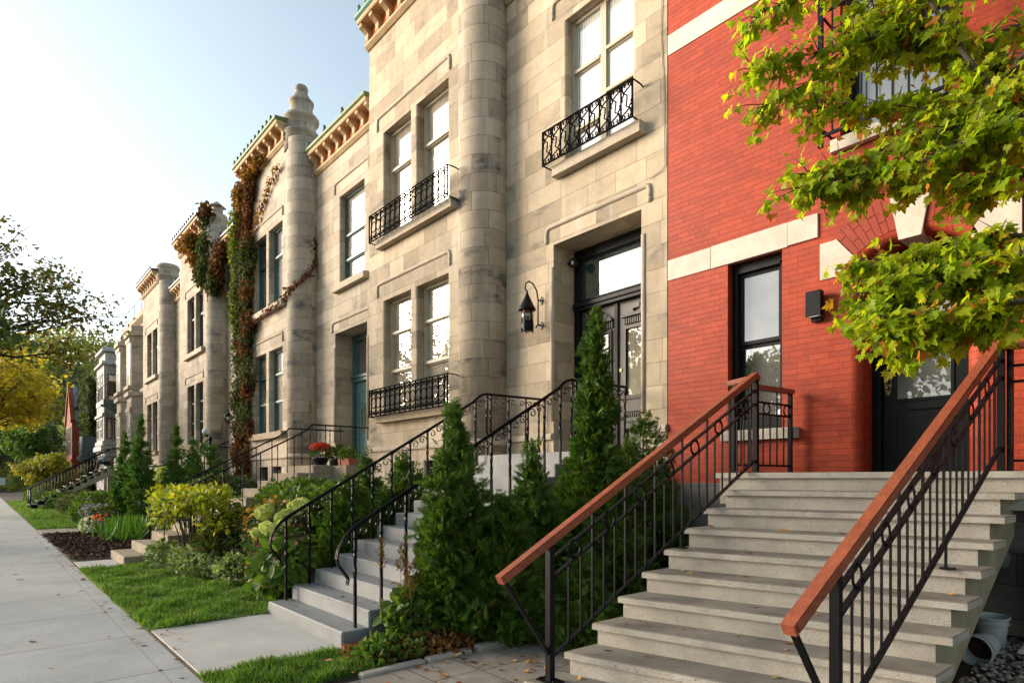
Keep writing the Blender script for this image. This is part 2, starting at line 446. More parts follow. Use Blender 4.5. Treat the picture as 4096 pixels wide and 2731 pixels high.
M["trousers"] = plain("dark_trousers", (.02, .022, .03), (.015, .016, .02), 8.0, 0.8, bmp=0.2)
M["hair"] = plain("grey_hair", (.30, .28, .26), (.2, .19, .18), 12.0, 0.8, bmp=0.3)
M["bucket"] = plain("shaded_white_plastic", (.40, .42, .42), (.30, .32, .32), 5.0, 0.6, bmp=0.05)  # white plastic greyed, the shade under the steps put into its colour
M["pebble"] = None


def pebblemat():
    m, nt, b = mat_new("pebbles", 0.6, 0.3)
    g = nd(nt, "ShaderNodeNewGeometry")
    nt.links.new(ramp(nt, g.outputs["Random Per Island"], [(0.1, (.10, .09, .08)), (0.4, (.24, .21, .18)), (0.7, (.33, .30, .27)), (0.9, (.16, .11, .08))]), b.inputs["Base Color"])
    return m


M["pebble"] = pebblemat()


def sidewalk_mat():
    m, nt, b = mat_new("sidewalk_concrete", 0.9, 0.25)
    tc = nd(nt, "ShaderNodeTexCoord"); ob = tc.outputs["Object"]
    sx = nd(nt, "ShaderNodeSeparateXYZ", {0: ob})
    wob = nd(nt, "ShaderNodeMath", {0: noise(nt, ob, 3.0, 3), 1: 0.035, 2: sx.outputs[0]}, operation="MULTIPLY_ADD")
    a = nd(nt, "ShaderNodeMath", {0: wob.outputs[0], 1: 7.44 + 1.53 * 60}, operation="ADD")
    q = nd(nt, "ShaderNodeMath", {0: a.outputs[0], 1: 1.53}, operation="MODULO")
    d = nd(nt, "ShaderNodeMath", {0: q.outputs[0], 1: 0.765}, operation="SUBTRACT")
    ab = nd(nt, "ShaderNodeMath", {0: d.outputs[0]}, operation="ABSOLUTE")
    line = nd(nt, "ShaderNodeMath", {0: ab.outputs[0], 1: 0.757}, operation="GREATER_THAN")
    # tooled margin along the house side
    dy = nd(nt, "ShaderNodeMath", {0: sx.outputs[1], 1: 1.17}, operation="SUBTRACT")
    ay = nd(nt, "ShaderNodeMath", {0: dy.outputs[0]}, operation="ABSOLUTE")
    l2 = nd(nt, "ShaderNodeMath", {0: ay.outputs[0], 1: 0.006}, operation="LESS_THAN")
    l2b = nd(nt, "ShaderNodeMath", {0: l2.outputs[0], 1: 0.45}, operation="MULTIPLY")
    ln = nd(nt, "ShaderNodeMath", {0: line.outputs[0], 1: l2b.outputs[0]}, operation="MAXIMUM")
    n1 = noise(nt, ob, 1.1, 6, 0.6)
    mp = nd(nt, "ShaderNodeMapping", {"Vector": ob, "Scale": (1, 14, 1)})
    n2 = noise(nt, mp.outputs[0], 6.0, 4, 0.6); n3 = noise(nt, ob, 90, 3)
    col = ramp(nt, n1, [(0.3, (.285, .298, .298)), (0.7, (.385, .398, .395))])
    col = mul(nt, col, ramp(nt, n2, [(0.3, (.9, .9, .9)), (0.7, (1.05, 1.05, 1.05))]))
    sp_ = ramp(nt, noise(nt, ob, 3.5, 6, 0.75), [(0.56, (0, 0, 0)), (0.7, (1, 1, 1))])
    col = mul(nt, col, (.19, .185, .17), nd(nt, "ShaderNodeMath", {0: sp_, 1: 0.35}, operation="MULTIPLY").outputs[0], "MIX")
    sp2 = ramp(nt, noise(nt, ob, 28.0, 2, 0.5), [(0.70, (0, 0, 0)), (0.74, (1, 1, 1))])
    col = mul(nt, col, (.12, .11, .10), nd(nt, "ShaderNodeMath", {0: sp2, 1: 0.5}, operation="MULTIPLY").outputs[0], "MIX")
    col = mul(nt, col, (.10, .095, .085), nd(nt, "ShaderNodeMath", {0: ln.outputs[0], 1: 0.75}, operation="MULTIPLY").outputs[0], "MIX")
    nt.links.new(col, b.inputs["Base Color"])
    h = nd(nt, "ShaderNodeMath", {0: ln.outputs[0], 1: -1.0, 2: n3}, operation="MULTIPLY_ADD")
    bump(nt, b, h.outputs[0], 0.35, 0.008)
    return m


M["sidewalk"] = sidewalk_mat()
M["paving"] = ashlar("paving_slabs", (.25, .235, .205), (.20, .19, .165), (.075, .07, .06), bw=0.62, rh=0.46, stain=0.35, stain_col=(.12, .11, .095), msize=0.007, seed=0.31)
M["path"] = plain("path_concrete", (.46, .455, .43), (.36, .35, .33), 2.0, 0.9, bmp=0.35, bs=70)

# foliage materials
L = {}
L["maple"] = leafmat("maple_leaves", [(.26, .37, .012), (.38, .47, .016), (.17, .29, .012), (.50, .50, .02), (.24, .36, .014), (.44, .48, .016), (.20, .32, .014), (.30, .40, .014), (.40, .46, .016), (.22, .34, .014), (.28, .39, .016), (.34, .43, .014), (.46, .49, .02), (.26, .36, .014), (.42, .16, .03)], 0.58, 0.5, 1.5)
L["mapledark"] = leafmat("dark_maple_leaves", [(.10, .12, .022), (.07, .09, .02), (.16, .10, .022), (.07, .085, .02)], 0.3)
L["linden"] = leafmat("linden_leaves", [(.045, .085, .02), (.035, .07, .02), (.06, .10, .025)], 0.3)
L["yellow"] = leafmat("yellow_leaves", [(.44, .35, .035), (.52, .42, .04), (.36, .34, .035), (.44, .29, .03), (.27, .30, .035)], 0.5)
L["yellowgreen"] = leafmat("yellow_green_leaves", [(.13, .20, .025), (.20, .24, .03), (.30, .22, .025), (.10, .16, .025), (.22, .15, .02)], 0.4)
L["midgreen"] = leafmat("mid_green_leaves", [(.07, .15, .025), (.10, .18, .03), (.055, .12, .022), (.12, .19, .03)], 0.35)
L["cedar"] = leafmat("cedar_sprays", [(.045, .105, .012), (.085, .17, .016), (.035, .08, .011), (.12, .21, .024), (.06, .13, .014)], 0.3, 0.6)
L["cedarfar"] = leafmat("arborvitae_sprays", [(.062, .15, .022), (.09, .19, .026), (.045, .115, .02)], 0.3, 0.6)
L["cedarbrown"] = leafmat("dead_cedar_sprays", [(.20, .075, .025), (.26, .10, .03)], 0.2, 0.7)
L["shrub"] = leafmat("shrub_leaves", [(.06, .125, .02), (.09, .16, .025), (.05, .10, .018), (.12, .18, .03)], 0.35)
L["shrubgrey"] = leafmat("grey_green_leaves", [(.06, .095, .04), (.085, .12, .05), (.05, .08, .035), (.11, .11, .045)], 0.3)
L["lime"] = leafmat("lime_leaves", [(.20, .27, .02), (.28, .32, .025), (.15, .22, .02), (.35, .30, .03), (.10, .15, .02)], 0.45)
L["variegated"] = leafmat("variegated_leaves", [(.08, .14, .04), (.30, .36, .17), (.06, .11, .03), (.22, .28, .12)], 0.3)
L["hydleaf"] = leafmat("hydrangea_leaves", [(.08, .16, .022), (.12, .21, .028), (.06, .12, .02)], 0.35)
L["hydflower"] = leafmat("hydrangea_petals", [(.66, .70, .24), (.46, .54, .14), (.74, .75, .34), (.38, .47, .11)], 0.25, 0.7)
L["susan"] = leafmat("orange_petals", [(.62, .30, .015), (.70, .36, .02), (.50, .20, .012)], 0.3)
L["mum"] = leafmat("red_mum_petals", [(.58, .055, .012), (.66, .09, .015), (.46, .035, .01)], 0.25)
L["whiteflower"] = leafmat("white_petals", [(.70, .70, .68), (.60, .61, .62), (.16, .22, .12)], 0.2)
L["aster"] = leafmat("aster_petals", [(.25, .22, .40), (.33, .29, .46)], 0.2)
L["poppy"] = leafmat("orange_red_petals", [(.75, .12, .03), (.66, .09, .03)], 0.3)
L["pink"] = leafmat("pink_petals", [(.5, .10, .22), (.42, .06, .2)], 0.3)
L["grass"] = leafmat("grass_blades", [(.055, .15, .014), (.08, .19, .018), (.10, .21, .026), (.045, .12, .013), (.19, .23, .06)], 0.4, 0.55)
L["lily"] = leafmat("strap_leaves", [(.06, .15, .02), (.085, .18, .025), (.05, .12, .018)], 0.35)
L["ivygreen"] = leafmat("ivy_green", [(.032, .060, .018), (.05, .080, .02), (.085, .12, .02), (.04, .055, .016), (.085, .06, .02)], 0.3, spec=0.08, rough=0.75)
L["ivylight"] = leafmat("ivy_bright_green", [(.10, .17, .016), (.15, .22, .02), (.07, .12, .016), (.2, .19, .02)], 0.35, spec=0.08, rough=0.75)
L["ivyred"] = leafmat("ivy_red", [(.12, .04, .018), (.17, .055, .02), (.085, .03, .015), (.14, .085, .02)], 0.3, spec=0.08, rough=0.75)
L["ivyorange"] = leafmat("ivy_orange", [(.26, .12, .02), (.19, .075, .018), (.34, .19, .028), (.13, .10, .022), (.22, .085, .02)], 0.35, spec=0.08, rough=0.75)
L["fallen"] = leafmat("fallen_leaf", [(.34, .15, .045), (.42, .22, .06), (.26, .085, .03), (.46, .33, .12)], 0.1, 0.8)
L["wilted"] = leafmat("wilted_leaves", [(.18, .07, .022), (.24, .105, .035), (.13, .055, .02), (.28, .16, .05)], 0.2, 0.8)
L["astilbe"] = leafmat("astilbe_plumes", [(.20, .15, .03), (.15, .10, .025), (.22, .06, .02)], 0.2, 0.8)
L["wood_far"] = leafmat("far_wood_leaves", [(.15, .23, .05), (.21, .27, .05), (.32, .30, .05), (.40, .25, .05), (.12, .18, .05), (.18, .22, .08)], 0.35)


# ------------------------------------------------------------------ leaf clouds
def tmpl(kind):
    if kind == "oval":
        V = [(0, 0, 0), (.28, .35, .05), (0, .5, -.03), (-.28, .35, .05), (.22, .75, .02), (0, 1, -.06), (-.22, .75, .02)]
        F = [(0, 1, 2), (0, 2, 3), (1, 4, 2), (2, 6, 3), (2, 4, 5), (2, 5, 6)]
    elif kind == "diamond":
        V = [(0, 0, 0), (.3, .5, .05), (0, 1, 0), (-.3, .5, .05)]; F = [(0, 1, 2), (0, 2, 3)]
    elif kind == "maple":
        pr = [(0, .0), (.14, .04), (.42, -.02), (.40, .14), (.62, .30), (.40, .36), (.44, .62), (.20, .54), (.14, .74), (0, 1.0)]
        ring = pr + [(-x, y) for x, y in reversed(pr[1:-1])]
        V = [(0, .30, -.06)] + [(x, y, .22 * abs(x) - .40 * max(0, y - .45) - .10 * (abs(x) > .5)) for x, y in ring]
        n = len(ring); F = [(0, 1 + i, 1 + (i + 1) % n) for i in range(n)]
    elif kind == "spray":                                   # flat fan of scale-leaved twigs
        V = []; F = []
        def fing(x0, y0, ang, ln, w):
            c, s = math.sin(ang), math.cos(ang); i = len(V)
            V.extend([(x0, y0, 0), (x0 + c * ln * .5 + s * w, y0 + s * ln * .5 - c * w, .03), (x0 + c * ln, y0 + s * ln, -.02), (x0 + c * ln * .5 - s * w, y0 + s * ln * .5 + c * w, .03)])
            F.append((i, i + 1, i + 2)); F.append((i, i + 2, i + 3))
        fing(0, 0, 0, 1.0, .035)
        for k, (y, l) in enumerate(((.08, .30), (.22, .36), (.38, .33), (.54, .28), (.70, .20))):
            fing(0, y, .52, l, .036); fing(0, y + .06, -.52, l, .036)
        for y, l in ((.3, .16), (.46, .14)):
            fing(.12, y, .95, l, .03); fing(-.12, y + .05, -.95, l, .03)
    elif kind == "blade":
        V = [(-.06, 0, 0), (.06, 0, 0), (.05, .5, .08), (-.05, .5, .08), (0, 1, .32)]; F = [(0, 1, 2), (0, 2, 3), (3, 2, 4)]
    elif kind == "strap":
        V = [(-.03, 0, 0), (.03, 0, 0), (.035, .35, .02), (-.035, .35, .02), (.03, .7, .14), (-.03, .7, .14), (0, 1, .34)]
        F = [(0, 1, 2), (0, 2, 3), (3, 2, 4), (3, 4, 5), (5, 4, 6)]
    elif kind == "petal4":
        V = [(0, 0, 0)]; F = []
        for k in range(4):
            a = k * PI / 2
            for da, r in ((-.5, .42), (0, .55), (.5, .42)):
                V.append((math.sin(a + da) * r, math.cos(a + da) * r, .05))
        for k in range(4):
            i = 1 + 3 * k; F += [(0, i, i + 1), (0, i + 1, i + 2)]
    elif kind == "daisy":
        V = [(0, 0, .04)]; F = []
        for k in range(8):
            a = k * PI / 4
            for da, r in ((-.26, .35), (0, .6), (.26, .35)):
                V.append((math.sin(a + da) * r, math.cos(a + da) * r, -.04))
        for k in range(8):
            i = 1 + 3 * k; F += [(0, i, i + 1), (0, i + 1, i + 2)]
    return np.array(V, float), F


TM = {k: tmpl(k) for k in ("oval", "diamond", "maple", "spray", "blade", "strap", "petal4", "daisy")}


def nrm(a):
    return a / np.maximum(np.linalg.norm(a, axis=-1, keepdims=True), 1e-9)


def leaves(name, P, N, T, S, kind, mat, parent=None):
    """one mesh of many leaf-sized faces: P positions, N normals, T tip directions, S sizes"""
    V, F = TM[kind]
    P = np.asarray(P, float); n = len(P)
    T = nrm(np.asarray(T, float)); N = np.asarray(N, float)
    N = nrm(N - T * (N * T).sum(1, keepdims=True))
    B = np.cross(T, N)
    S = np.broadcast_to(np.asarray(S, float), (n,))
    vv = P[:, None, :] + S[:, None, None] * (V[None, :, 0, None] * B[:, None, :] + V[None, :, 1, None] * T[:, None, :] + V[None, :, 2, None] * N[:, None, :])
    k = len(V); F = np.array(F)
    ff = (F[None] + (np.arange(n) * k)[:, None, None]).reshape(-1)
    me = bpy.data.meshes.new(name)
    me.vertices.add(n * k); me.vertices.foreach_set("co", vv.reshape(-1).astype(np.float32))
    nf = n * len(F)
    me.loops.add(nf * 3); me.loops.foreach_set("vertex_index", ff.astype(np.int32))
    me.polygons.add(nf); me.polygons.foreach_set("loop_start", np.arange(0, nf * 3, 3, dtype=np.int32))
    me.update(calc_edges=True)
    me.materials.append(mat)
    o = bpy.data.objects.new(name, me); COL.objects.link(o)
    if parent is not None: adopt(o, parent)
    return o


def rdir(n): return nrm(NPR.normal(size=(n, 3)))


def blob(n, c, r, hollow=0.55):
    d = rdir(n); rad = hollow + (1 - hollow) * NPR.random((n, 1)) ** 0.6
    return np.asarray(c) + d * rad * np.asarray(r), d


def smooth(a, b, x):
    t = min(1, max(0, (x - a) / (b - a))); return t * t * (3 - 2 * t)


def ground_z(x, y):
    """garden bank: flat by the sidewalk, rising towards the houses"""
    if y < 1.36: return -0.06
    k = smooth(-4.9, -5.9, x)
    z = 0.012 + k * 0.95 * smooth(2.66, 6.2, y) + (1 - k) * 0.20 * smooth(4.8, 6.6, y)
    z *= 1 - 0.5 * smooth(-45, -60, x)
    return z

# ================================================================== GROUND
def terrain():
    xs = sorted(set([-320, -260, -200, -160, -130, -110, -95, -80, -70] + [round(-62 + 1.0 * i, 2) for i in range(46)] + [round(-16 + 0.4 * i, 2) for i in range(42)] + [2, 5, 9, 15, 30, 60, 120]))
    ys = sorted(set([-160, -90, -60, -40, -30, -20, -12, -6, -2.2, -0.9, 0, 1.2, 1.359, 1.361] + [round(1.5 + 0.25 * i, 2) for i in range(24)] + [8, 12, 20, 40, 80, 160]))
    mb = MB(); nx, ny = len(xs), len(ys)
    mb.v = [(x, y, ground_z(x, y) + (0.02 * math.sin(x * 3.1) * math.sin(y * 4.3) * smooth(2.8, 3.4, y) * smooth(-4.8, -5.6, x) if y < 6.5 else 0)) for y in ys for x in xs]
    for j in range(ny - 1):
        for i in range(nx - 1):
            a = j * nx + i
            mb.f.append((a, a + 1, a + 1 + nx, a + nx)); mb.uv.append([(0, 0)] * 4); mb.sm.append(True)
    return tag(mb.build("ground", M["terrain"], fix=False), kind="structure")


terrain()


def sheet(name, x0, x1, y0, y1, mat, dz, nx=24, ny=12, jag=0.05, kind="structure"):
    mb = MB()
    for j in range(ny + 1):
        for i in range(nx + 1):
            x = x0 + (x1 - x0) * i / nx; y = y0 + (y1 - y0) * j / ny
            if i in (0, nx): x += RND.uniform(-jag, jag)
            if j == ny: y += RND.uniform(-jag, jag) * 3
            mb.v.append((x, y, max(0.004, ground_z(x, max(y, 1.37))) + dz + (RND.uniform(0, .012) if 0 < j < ny and 0 < i < nx else 0)))
    for j in range(ny):
        for i in range(nx):
            a = j * (nx + 1) + i
            mb.f.append((a, a + 1, a + nx + 2, a + nx + 1)); mb.uv.append([(0, 0)] * 4); mb.sm.append(True)
    return tag(mb.build(name, mat, fix=False), kind=kind)


mb = MB(); mb.bbox(-130, 8, -0.75, 1.365, -0.12, 0.0, 0.01)
tag(mb.build("sidewalk", M["sidewalk"]), kind="structure")
mb = MB(); mb.box(-160, 60, -11.5, -3.0, -0.3, -0.14)
tag(mb.build("road", M["asphalt"]), kind="structure")
mb = MB(); mb.bbox(-160, 60, -3.15, -2.99, -0.3, -0.02, 0.015)
tag(mb.build("kerb", M["kerbstone"]), kind="structure")
mb = MB(); mb.box(-5.58, -5.56, 1.38, 1.39, -.05, 0); mb = MB()
mb.bbox(-7.50, -5.50, 1.385, 2.64, -0.1, 0.022, 0.006)
tag(mb.build("front_path", M["path"]), kind="structure")
mb = MB(); mb.bbox(-14.62, -13.35, 1.385, 2.06, -0.1, 0.022, 0.006)
tag(mb.build("front_path", M["path"]), kind="structure")
mb = MB(); mb.bbox(-24.6, -22.9, 1.385, 3.3, -0.1, 0.035, 0.006)
tag(mb.build("front_path", M["paving"]), kind="structure")
mb = MB(); mb.face([(-4.50, 1.385, 0.03), (2.0, 1.385, 0.03), (2.0, 7.0, 0.03), (-4.50, 7.0, 0.03)])
pv = tag(mb.build("paving", M["paving"]), kind="structure")
tag(sheet("lawn", -13.30, -7.52, 1.385, 3.35, M["lawn"], 0.006), kind="structure")
tag(sheet("lawn", -5.48, -4.66, 1.385, 2.55, M["lawn"], 0.006, 10, 8), kind="structure")
tag(sheet("lawn", -30.0, -24.7, 1.385, 2.6, M["lawn"], 0.006, 14, 8), kind="structure")
tag(sheet("lawn", -60.0, -31.0, 1.42, 3.0, M["lawn"], 0.006, 30, 8), kind="structure")
tag(sheet("mulch_bed", -22.6, -14.95, 1.385, 3.7, M["mulch"], 0.010, 60, 20), kind="structure")
tag(sheet("mulch_bed", -5.46, -4.62, 2.6, 6.9, M["mulch"], 0.010, 12, 30), kind="structure")
def chips(label, x0, x1, y0, y1, n, s):
    P = np.column_stack([NPR.uniform(x0, x1, n), NPR.uniform(y0, y1, n), np.zeros(n)])
    P[:, 2] = [max(0.004, ground_z(x, max(y, 1.37))) + .018 + RND.uniform(0, .02) for x, y in P[:, :2]]
    tag(leaves("mulch_chips", P, NPR.normal(0, .6, (n, 3)) + [0, 0, 1], NPR.normal(size=(n, 3)) * [1, 1, .4], s * (.5 + NPR.random(n)), "diamond", L["chips"]), label, "mulch", kind="stuff")


L["chips"] = leafmat("bark_chips", [(.055, .026, .016), (.08, .036, .021), (.035, .017, .011), (.10, .052, .032)], 0.0, 0.9)
chips("dark brown bark chips in the bed beside the sidewalk", -22.5, -15.0, 1.40, 3.7, 9000, .07)
chips("bark chips and litter under the cedars beside the grey steps", -5.45, -4.62, 2.6, 6.5, 5000, .05)
# edging stones along the red house's paving
KERB = [(2.35, 2.95), (2.98, 3.45), (3.52, 4.45), (4.47, 5.1)]
for i, (a, b) in enumerate(KERB):
    mb = MB(); mb.bbox(-4.63 + 0.02 * i, -4.52 + 0.02 * i, a, b, -0.05, (0.055, 0.065, 0.085, 0.07)[i], 0.015)
    tag(mb.build("edging_stone", M["kerbstone"]), ("concrete edging strip between the scrap of lawn and the slab paving", "short edging strip half buried under the wilted plants", "clean raised edging strip beside the foot of the near handrail post", "edging strip running under the cedars beside the red house steps")[i], "edging", "edging stones along the paving")


# grass
def grass(name, x0, x1, y0, y1, n, h, label):
    P = np.column_stack([NPR.uniform(x0, x1, n), NPR.uniform(y0, y1, n), np.zeros(n)])
    clump = np.sin(P[:, 0] * 5.3 + 1.0) * np.sin(P[:, 1] * 6.1) + 0.6 * np.sin(P[:, 0] * 13.1) * np.sin(P[:, 1] * 11.7 + 2)
    keep = NPR.random(n) < 0.78 + 0.22 * clump
    P = P[keep]; clump = clump[keep]; n = len(P)
    P[:, 2] = [max(0.004, ground_z(x, max(y, 1.37))) for x, y in P[:, :2]]
    T = np.column_stack([NPR.normal(0, .45, n), NPR.normal(0, .45, n), np.ones(n)])
    N = NPR.normal(size=(n, 3)); N[:, 2] = 0.2
    o = leaves(name, P, N, T, h * (0.75 + .5 * NPR.random(n)) * (1 + .35 * clump), "blade", L["grass"])
    return tag(o, label, "grass", kind="stuff")


grass("grass", -13.36, -7.48, 1.34, 3.35, 42000, 0.075, "short green lawn grass between the two front paths")
grass("grass", -5.50, -4.66, 1.36, 2.55, 9000, 0.07, "worn lawn grass beside the grey steps and the slab paving")
grass("grass", -30.0, -24.65, 1.37, 2.6, 14000, 0.085, "thin lawn grass in the garden past the mulch bed")
grass("grass", -56.0, -31.0, 1.40, 3.2, 16000, 0.14, "bright green ground growth along the far sidewalk edge")


# ================================================================== HOUSES
def wall_sheet(mb, x0, x1, z0, z1, y, holes, reveal=0.25, rnd=0.0):
    """front of a wall in the plane y with rectangular openings, their reveals and (optionally) rounded jambs"""
    H = [(a - rnd, b + rnd, c, d) for a, b, c, d in holes]
    X = sorted(set([x0, x1] + [v for h in H for v in h[:2]])); Z = sorted(set([z0, z1] + [v for h in H for v in h[2:]]))
    for i in range(len(X) - 1):
        for j in range(len(Z) - 1):
            cx, cz = (X[i] + X[i + 1]) / 2, (Z[j] + Z[j + 1]) / 2
            if any(h[0] < cx < h[1] and h[2] < cz < h[3] for h in H): continue
            mb.face([(X[i], y, Z[j]), (X[i + 1], y, Z[j]), (X[i + 1], y, Z[j + 1]), (X[i], y, Z[j + 1])])
    for (a, b, c, d), (ha, hb, _, _) in zip(holes, H):
        n = 5 if rnd else 0
        yb = y + reveal
        for s, xe in ((1, a), (-1, b)):
            pr = [(xe - s * rnd + s * rnd * math.sin(PI / 2 * k / n), y + rnd - rnd * math.cos(PI / 2 * k / n)) for k in range(n + 1)] if rnd else [(xe, y)]
            pr.append((xe, yb)); ln = 0
            for (xa, ya), (xb, yb2) in zip(pr, pr[1:]):
                l2 = ln + math.hypot(xb - xa, yb2 - ya)
                mb.face([(xa, ya, c), (xb, yb2, c), (xb, yb2, d), (xa, ya, d)], [(xe + ln, c), (xe + l2, c), (xe + l2, d), (xe + ln, d)], smooth=bool(rnd)); ln = l2
        mb.face([(a, y + rnd, d), (b, y + rnd, d), (b, yb, d), (a, yb, d)]); mb.face([(a, y + rnd, c), (b, y + rnd, c), (b, yb, c), (a, yb, c)])
        if rnd:
            for z in (c, d):
                mb.face([(ha, y, z), (hb, y, z), (b, y + rnd, z), (a, y + rnd, z)])


def sash(parent, x0, x1, z0, z1, y, fm, gm, cuts, w=0.055, name="window", sash_off=(), sub=True, d=0.09):
    """window frame with a transom / meeting rails at the heights in cuts and one pane per opening"""
    mb = MB()
    mb.box(x0, x0 + w, y, y + d, z0, z1); mb.box(x1 - w, x1, y, y + d, z0, z1)
    mb.box(x0 + w, x1 - w, y + .002, y + d, z1 - w, z1); mb.box(x0 + w, x1 - w, y + .002, y + d, z0, z0 + w * 1.2)
    # inner stop bead
    iw = w * .45
    mb.box(x0 + w, x0 + w + iw, y + .03, y + d - .01, z0 + w, z1 - w); mb.box(x1 - w - iw, x1 - w, y + .03, y + d - .01, z0 + w, z1 - w)
    edges = [z0 + w * 1.2] + [c for c in cuts] + [z1 - w]
    for i, c in enumerate(cuts):
        mb.bbox(x0 + w, x1 - w, y - .012, y + d - .02, c - w * .55, c + w * .55, .01)
        mb.box(x0 + w, x1 - w, y + .025, y + d - .015, c - w * .95, c - w * .55)
    f = mb.build(name, fm, parent)
    for i in range(len(edges) - 1):
        p = MB(); yy = y + d - .03 - (0.012 if i == len(edges) - 2 else 0)
        g = gm[i % len(gm)] if isinstance(gm, (list, tuple)) else gm
        p.face([(x0 + w * .5, yy, edges[i]), (x1 - w * .5, yy, edges[i]), (x1 - w * .5, yy, edges[i + 1]), (x0 + w * .5, yy, edges[i + 1])])
        p.build("pane", g, f, fix=False)
    return f


def hood(parent, x0, x1, z, y, mat, drop=0.24, r=0.042):
    """roll moulding over an opening with dropped ends"""
    pts = [(x0, y + .004, z - drop), (x0, y + .004, z - .08), (x0 + .02, y + .004, z - .02), (x0 + .08, y + .004, z), (x1 - .08, y + .004, z), (x1 - .02, y + .004, z - .02), (x1, y + .004, z - .08), (x1, y + .004, z - drop)]
    mb = MB(); mb.tube(pts, r, n=8, up=(0, 1, 0))
    for x in (x0, x1): mb.lathe(x, y + .004, [(0, z - drop - r * 1.2), (r * .8, z - drop - r * .9), (r * 1.15, z - drop), (r * .9, z - drop + .05)], 8)
    mb.build("hood_mould", mat, parent)


def sill(parent, x0, x1, z0, z1, y, mat, out=0.15):
    mb = MB(); mb.bbox(x0, x1, y - out, y + .10, z0, z1, .018)
    mb.build("sill", mat, parent)


def cornice(parent, x0, x1, y, z, trim, gut, n, fr, crest="sparse"):
    """moulding, terracotta frieze with scroll brackets, eave slab and gutter"""
    mb = MB(); mb.prism_x([(y + .02, z), (y - .03, z), (y - .10, z + .06), (y - .10, z + .11), (y + .02, z + .13)], x0, x1)
    mb.prism_x([(y + .02, z + .47), (y - .28, z + .47), (y - .30, z + .50), (y - .30, z + .56), (y + .02, z + .56)], x0, x1)
    mb.build("cornice", M["ochre_sunlit"], parent)
    mb = MB(); mb.box(x0, x1, y - .012, y + .02, z + .13, z + .47); mb.build("frieze", fr, parent)
    step = (x1 - x0 - .16) / (n - 1)
    for k in range(n):
        xc = x0 + .08 + step * k; w = .065
        pr = [(y - .012, z + .125), (y - .07, z + .13), (y - .105, z + .18), (y - .09, z + .25), (y - .10, z + .31), (y - .17, z + .36), (y - .25, z + .40), (y - .26, z + .475), (y - .012, z + .475)]
        mb = MB(); mb.prism_x(pr, xc - w, xc + w); mb.build("bracket", M["ochre_sunlit"], parent)
    mb = MB()
    mb.prism_x([(y + .05, z + .56), (y - .31, z + .56), (y - .345, z + .59), (y - .35, z + .645), (y - .32, z + .655), (y + .05, z + .70)], x0 - .02, x1 + .02)
    g = mb.build("gutter", gut, parent)
    gap = .33 if crest == "dense" else 1.05
    for i in range(int((x1 - x0 - .05) / gap)):
        mb = MB(); mb.lathe(x0 + .12 + i * gap, y - .30, [(.05, z + .645), (.055, z + .70), (.03, z + .73), (.05, z + .78), (.02, z + .84), (0, z + .85)], 7)
        mb.build("cresting_knob", gut, g)


def balcony(parent, x0, x1, z0, z1, y, yw, n, kind):
    """wrought iron window guard held off the wall on four brackets"""
    t = .022
    mb = MB()
    mb.box(x0, x1, y - t / 2, y + t / 2, z1 - .02, z1); mb.box(x0, x1, y - t / 2, y + t / 2, z0, z0 + .02)
    mb.box(x0 - .012, x0 + .012, y - .012, y + .012, z0, z1 + .004); mb.box(x1 - .012, x1 + .012, y - .012, y + .012, z0, z1 + .004)
    for x in (x0, x1):
        for z in (z0 + .01, z1 - .01):
            mb.tube([(x, y, z), (x, yw - .06, z), (x, yw, z - .02)], .012, 6)
    f = mb.build("iron_balcony", M["blackflat"], parent)
    step = (x1 - x0) / n
    for k in range(n):
        xc = x0 + step * (k + .5); H = z1 - z0
        if kind == "ovals":
            mb = MB()
            mb.box(xc - .011, xc + .011, y - .011, y + .011, z0 + .02, z1 - .02)
            # oval
            for e in (1,):
                pts = [(xc + step * .5 + math.cos(a) * step * .46, y, (z0 + z1) / 2 + math.sin(a) * H * .19) for a in [2 * PI * i / 14 for i in range(15)]]
                if k < n - 1: mb.tube(pts, .011, 5, caps=False)
            for s in (1, -1):
                for q in (1, -1):   # lyre-shaped scrolls above and below
                    zc = (z0 + z1) / 2 + s * H * .19; zt = (z1 - .05) if s > 0 else (z0 + .05)
                    pts = [(xc, y, zc + s * .01), (xc + q * step * .12, y, zc + s * H * .09), (xc + q * step * .40, y, zt - s * .055), (xc + q * step * .42, y, zt - s * .02), (xc + q * step * .28, y, zt), (xc + q * step * .17, y, zt - s * .02), (xc + q * step * .22, y, zt - s * .04)]
                    mb.tube(pts, .011, 5)
            mb.build("scrollwork", M["blackflat"], f)
        else:
            mb = MB()
            if k: mb.box(x0 + step * k - .010, x0 + step * k + .010, y - .010, y + .010, z0 + .02, z1 - .02)
            q = 1
            zm = (z0 + z1) / 2
            big = [(xc - step * .38, y, zm + H * .02), (xc - step * .42, y, zm + .06), (xc - step * .20, y, zm + H * .20), (xc + step * .05, y, zm + H * .13), (xc + step * .02, y, zm), (xc - step * .05, y, zm - H * .13), (xc + step * .20, y, zm - H * .20), (xc + step * .42, y, zm - .06), (xc + step * .38, y, zm - H * .02)]
            mb.tube(big, .0115, 5)
            for s in (1, -1):
                zt = zm + s * (H / 2 - .06)
                pts = [(xc - s * step * .30, y, zm + s * H * .21), (xc, y, zm + s * H * .28), (xc + s * step * .36, y, zt - s * .03), (xc + s * step * .36, y, zt + s * .02), (xc + s * step * .2, y, zt + s * .035), (xc + s * step * .12, y, zt), (xc + s * step * .2, y, zt - s * .015)]
                mb.tube(pts, .0115, 5)
                pts = [(xc - s * step * .30, y, zm + s * H * .21), (xc - s * step * .40, y, zt - s * .02), (xc - s * step * .28, y, zt + s * .035), (xc - s * step * .14, y, zt + s * .02), (xc - s * step * .16, y, zt - s * .025)]
                mb.tube(pts, .0115, 5)
            mb.build("scrollwork", M["blackflat"], f)
    return f


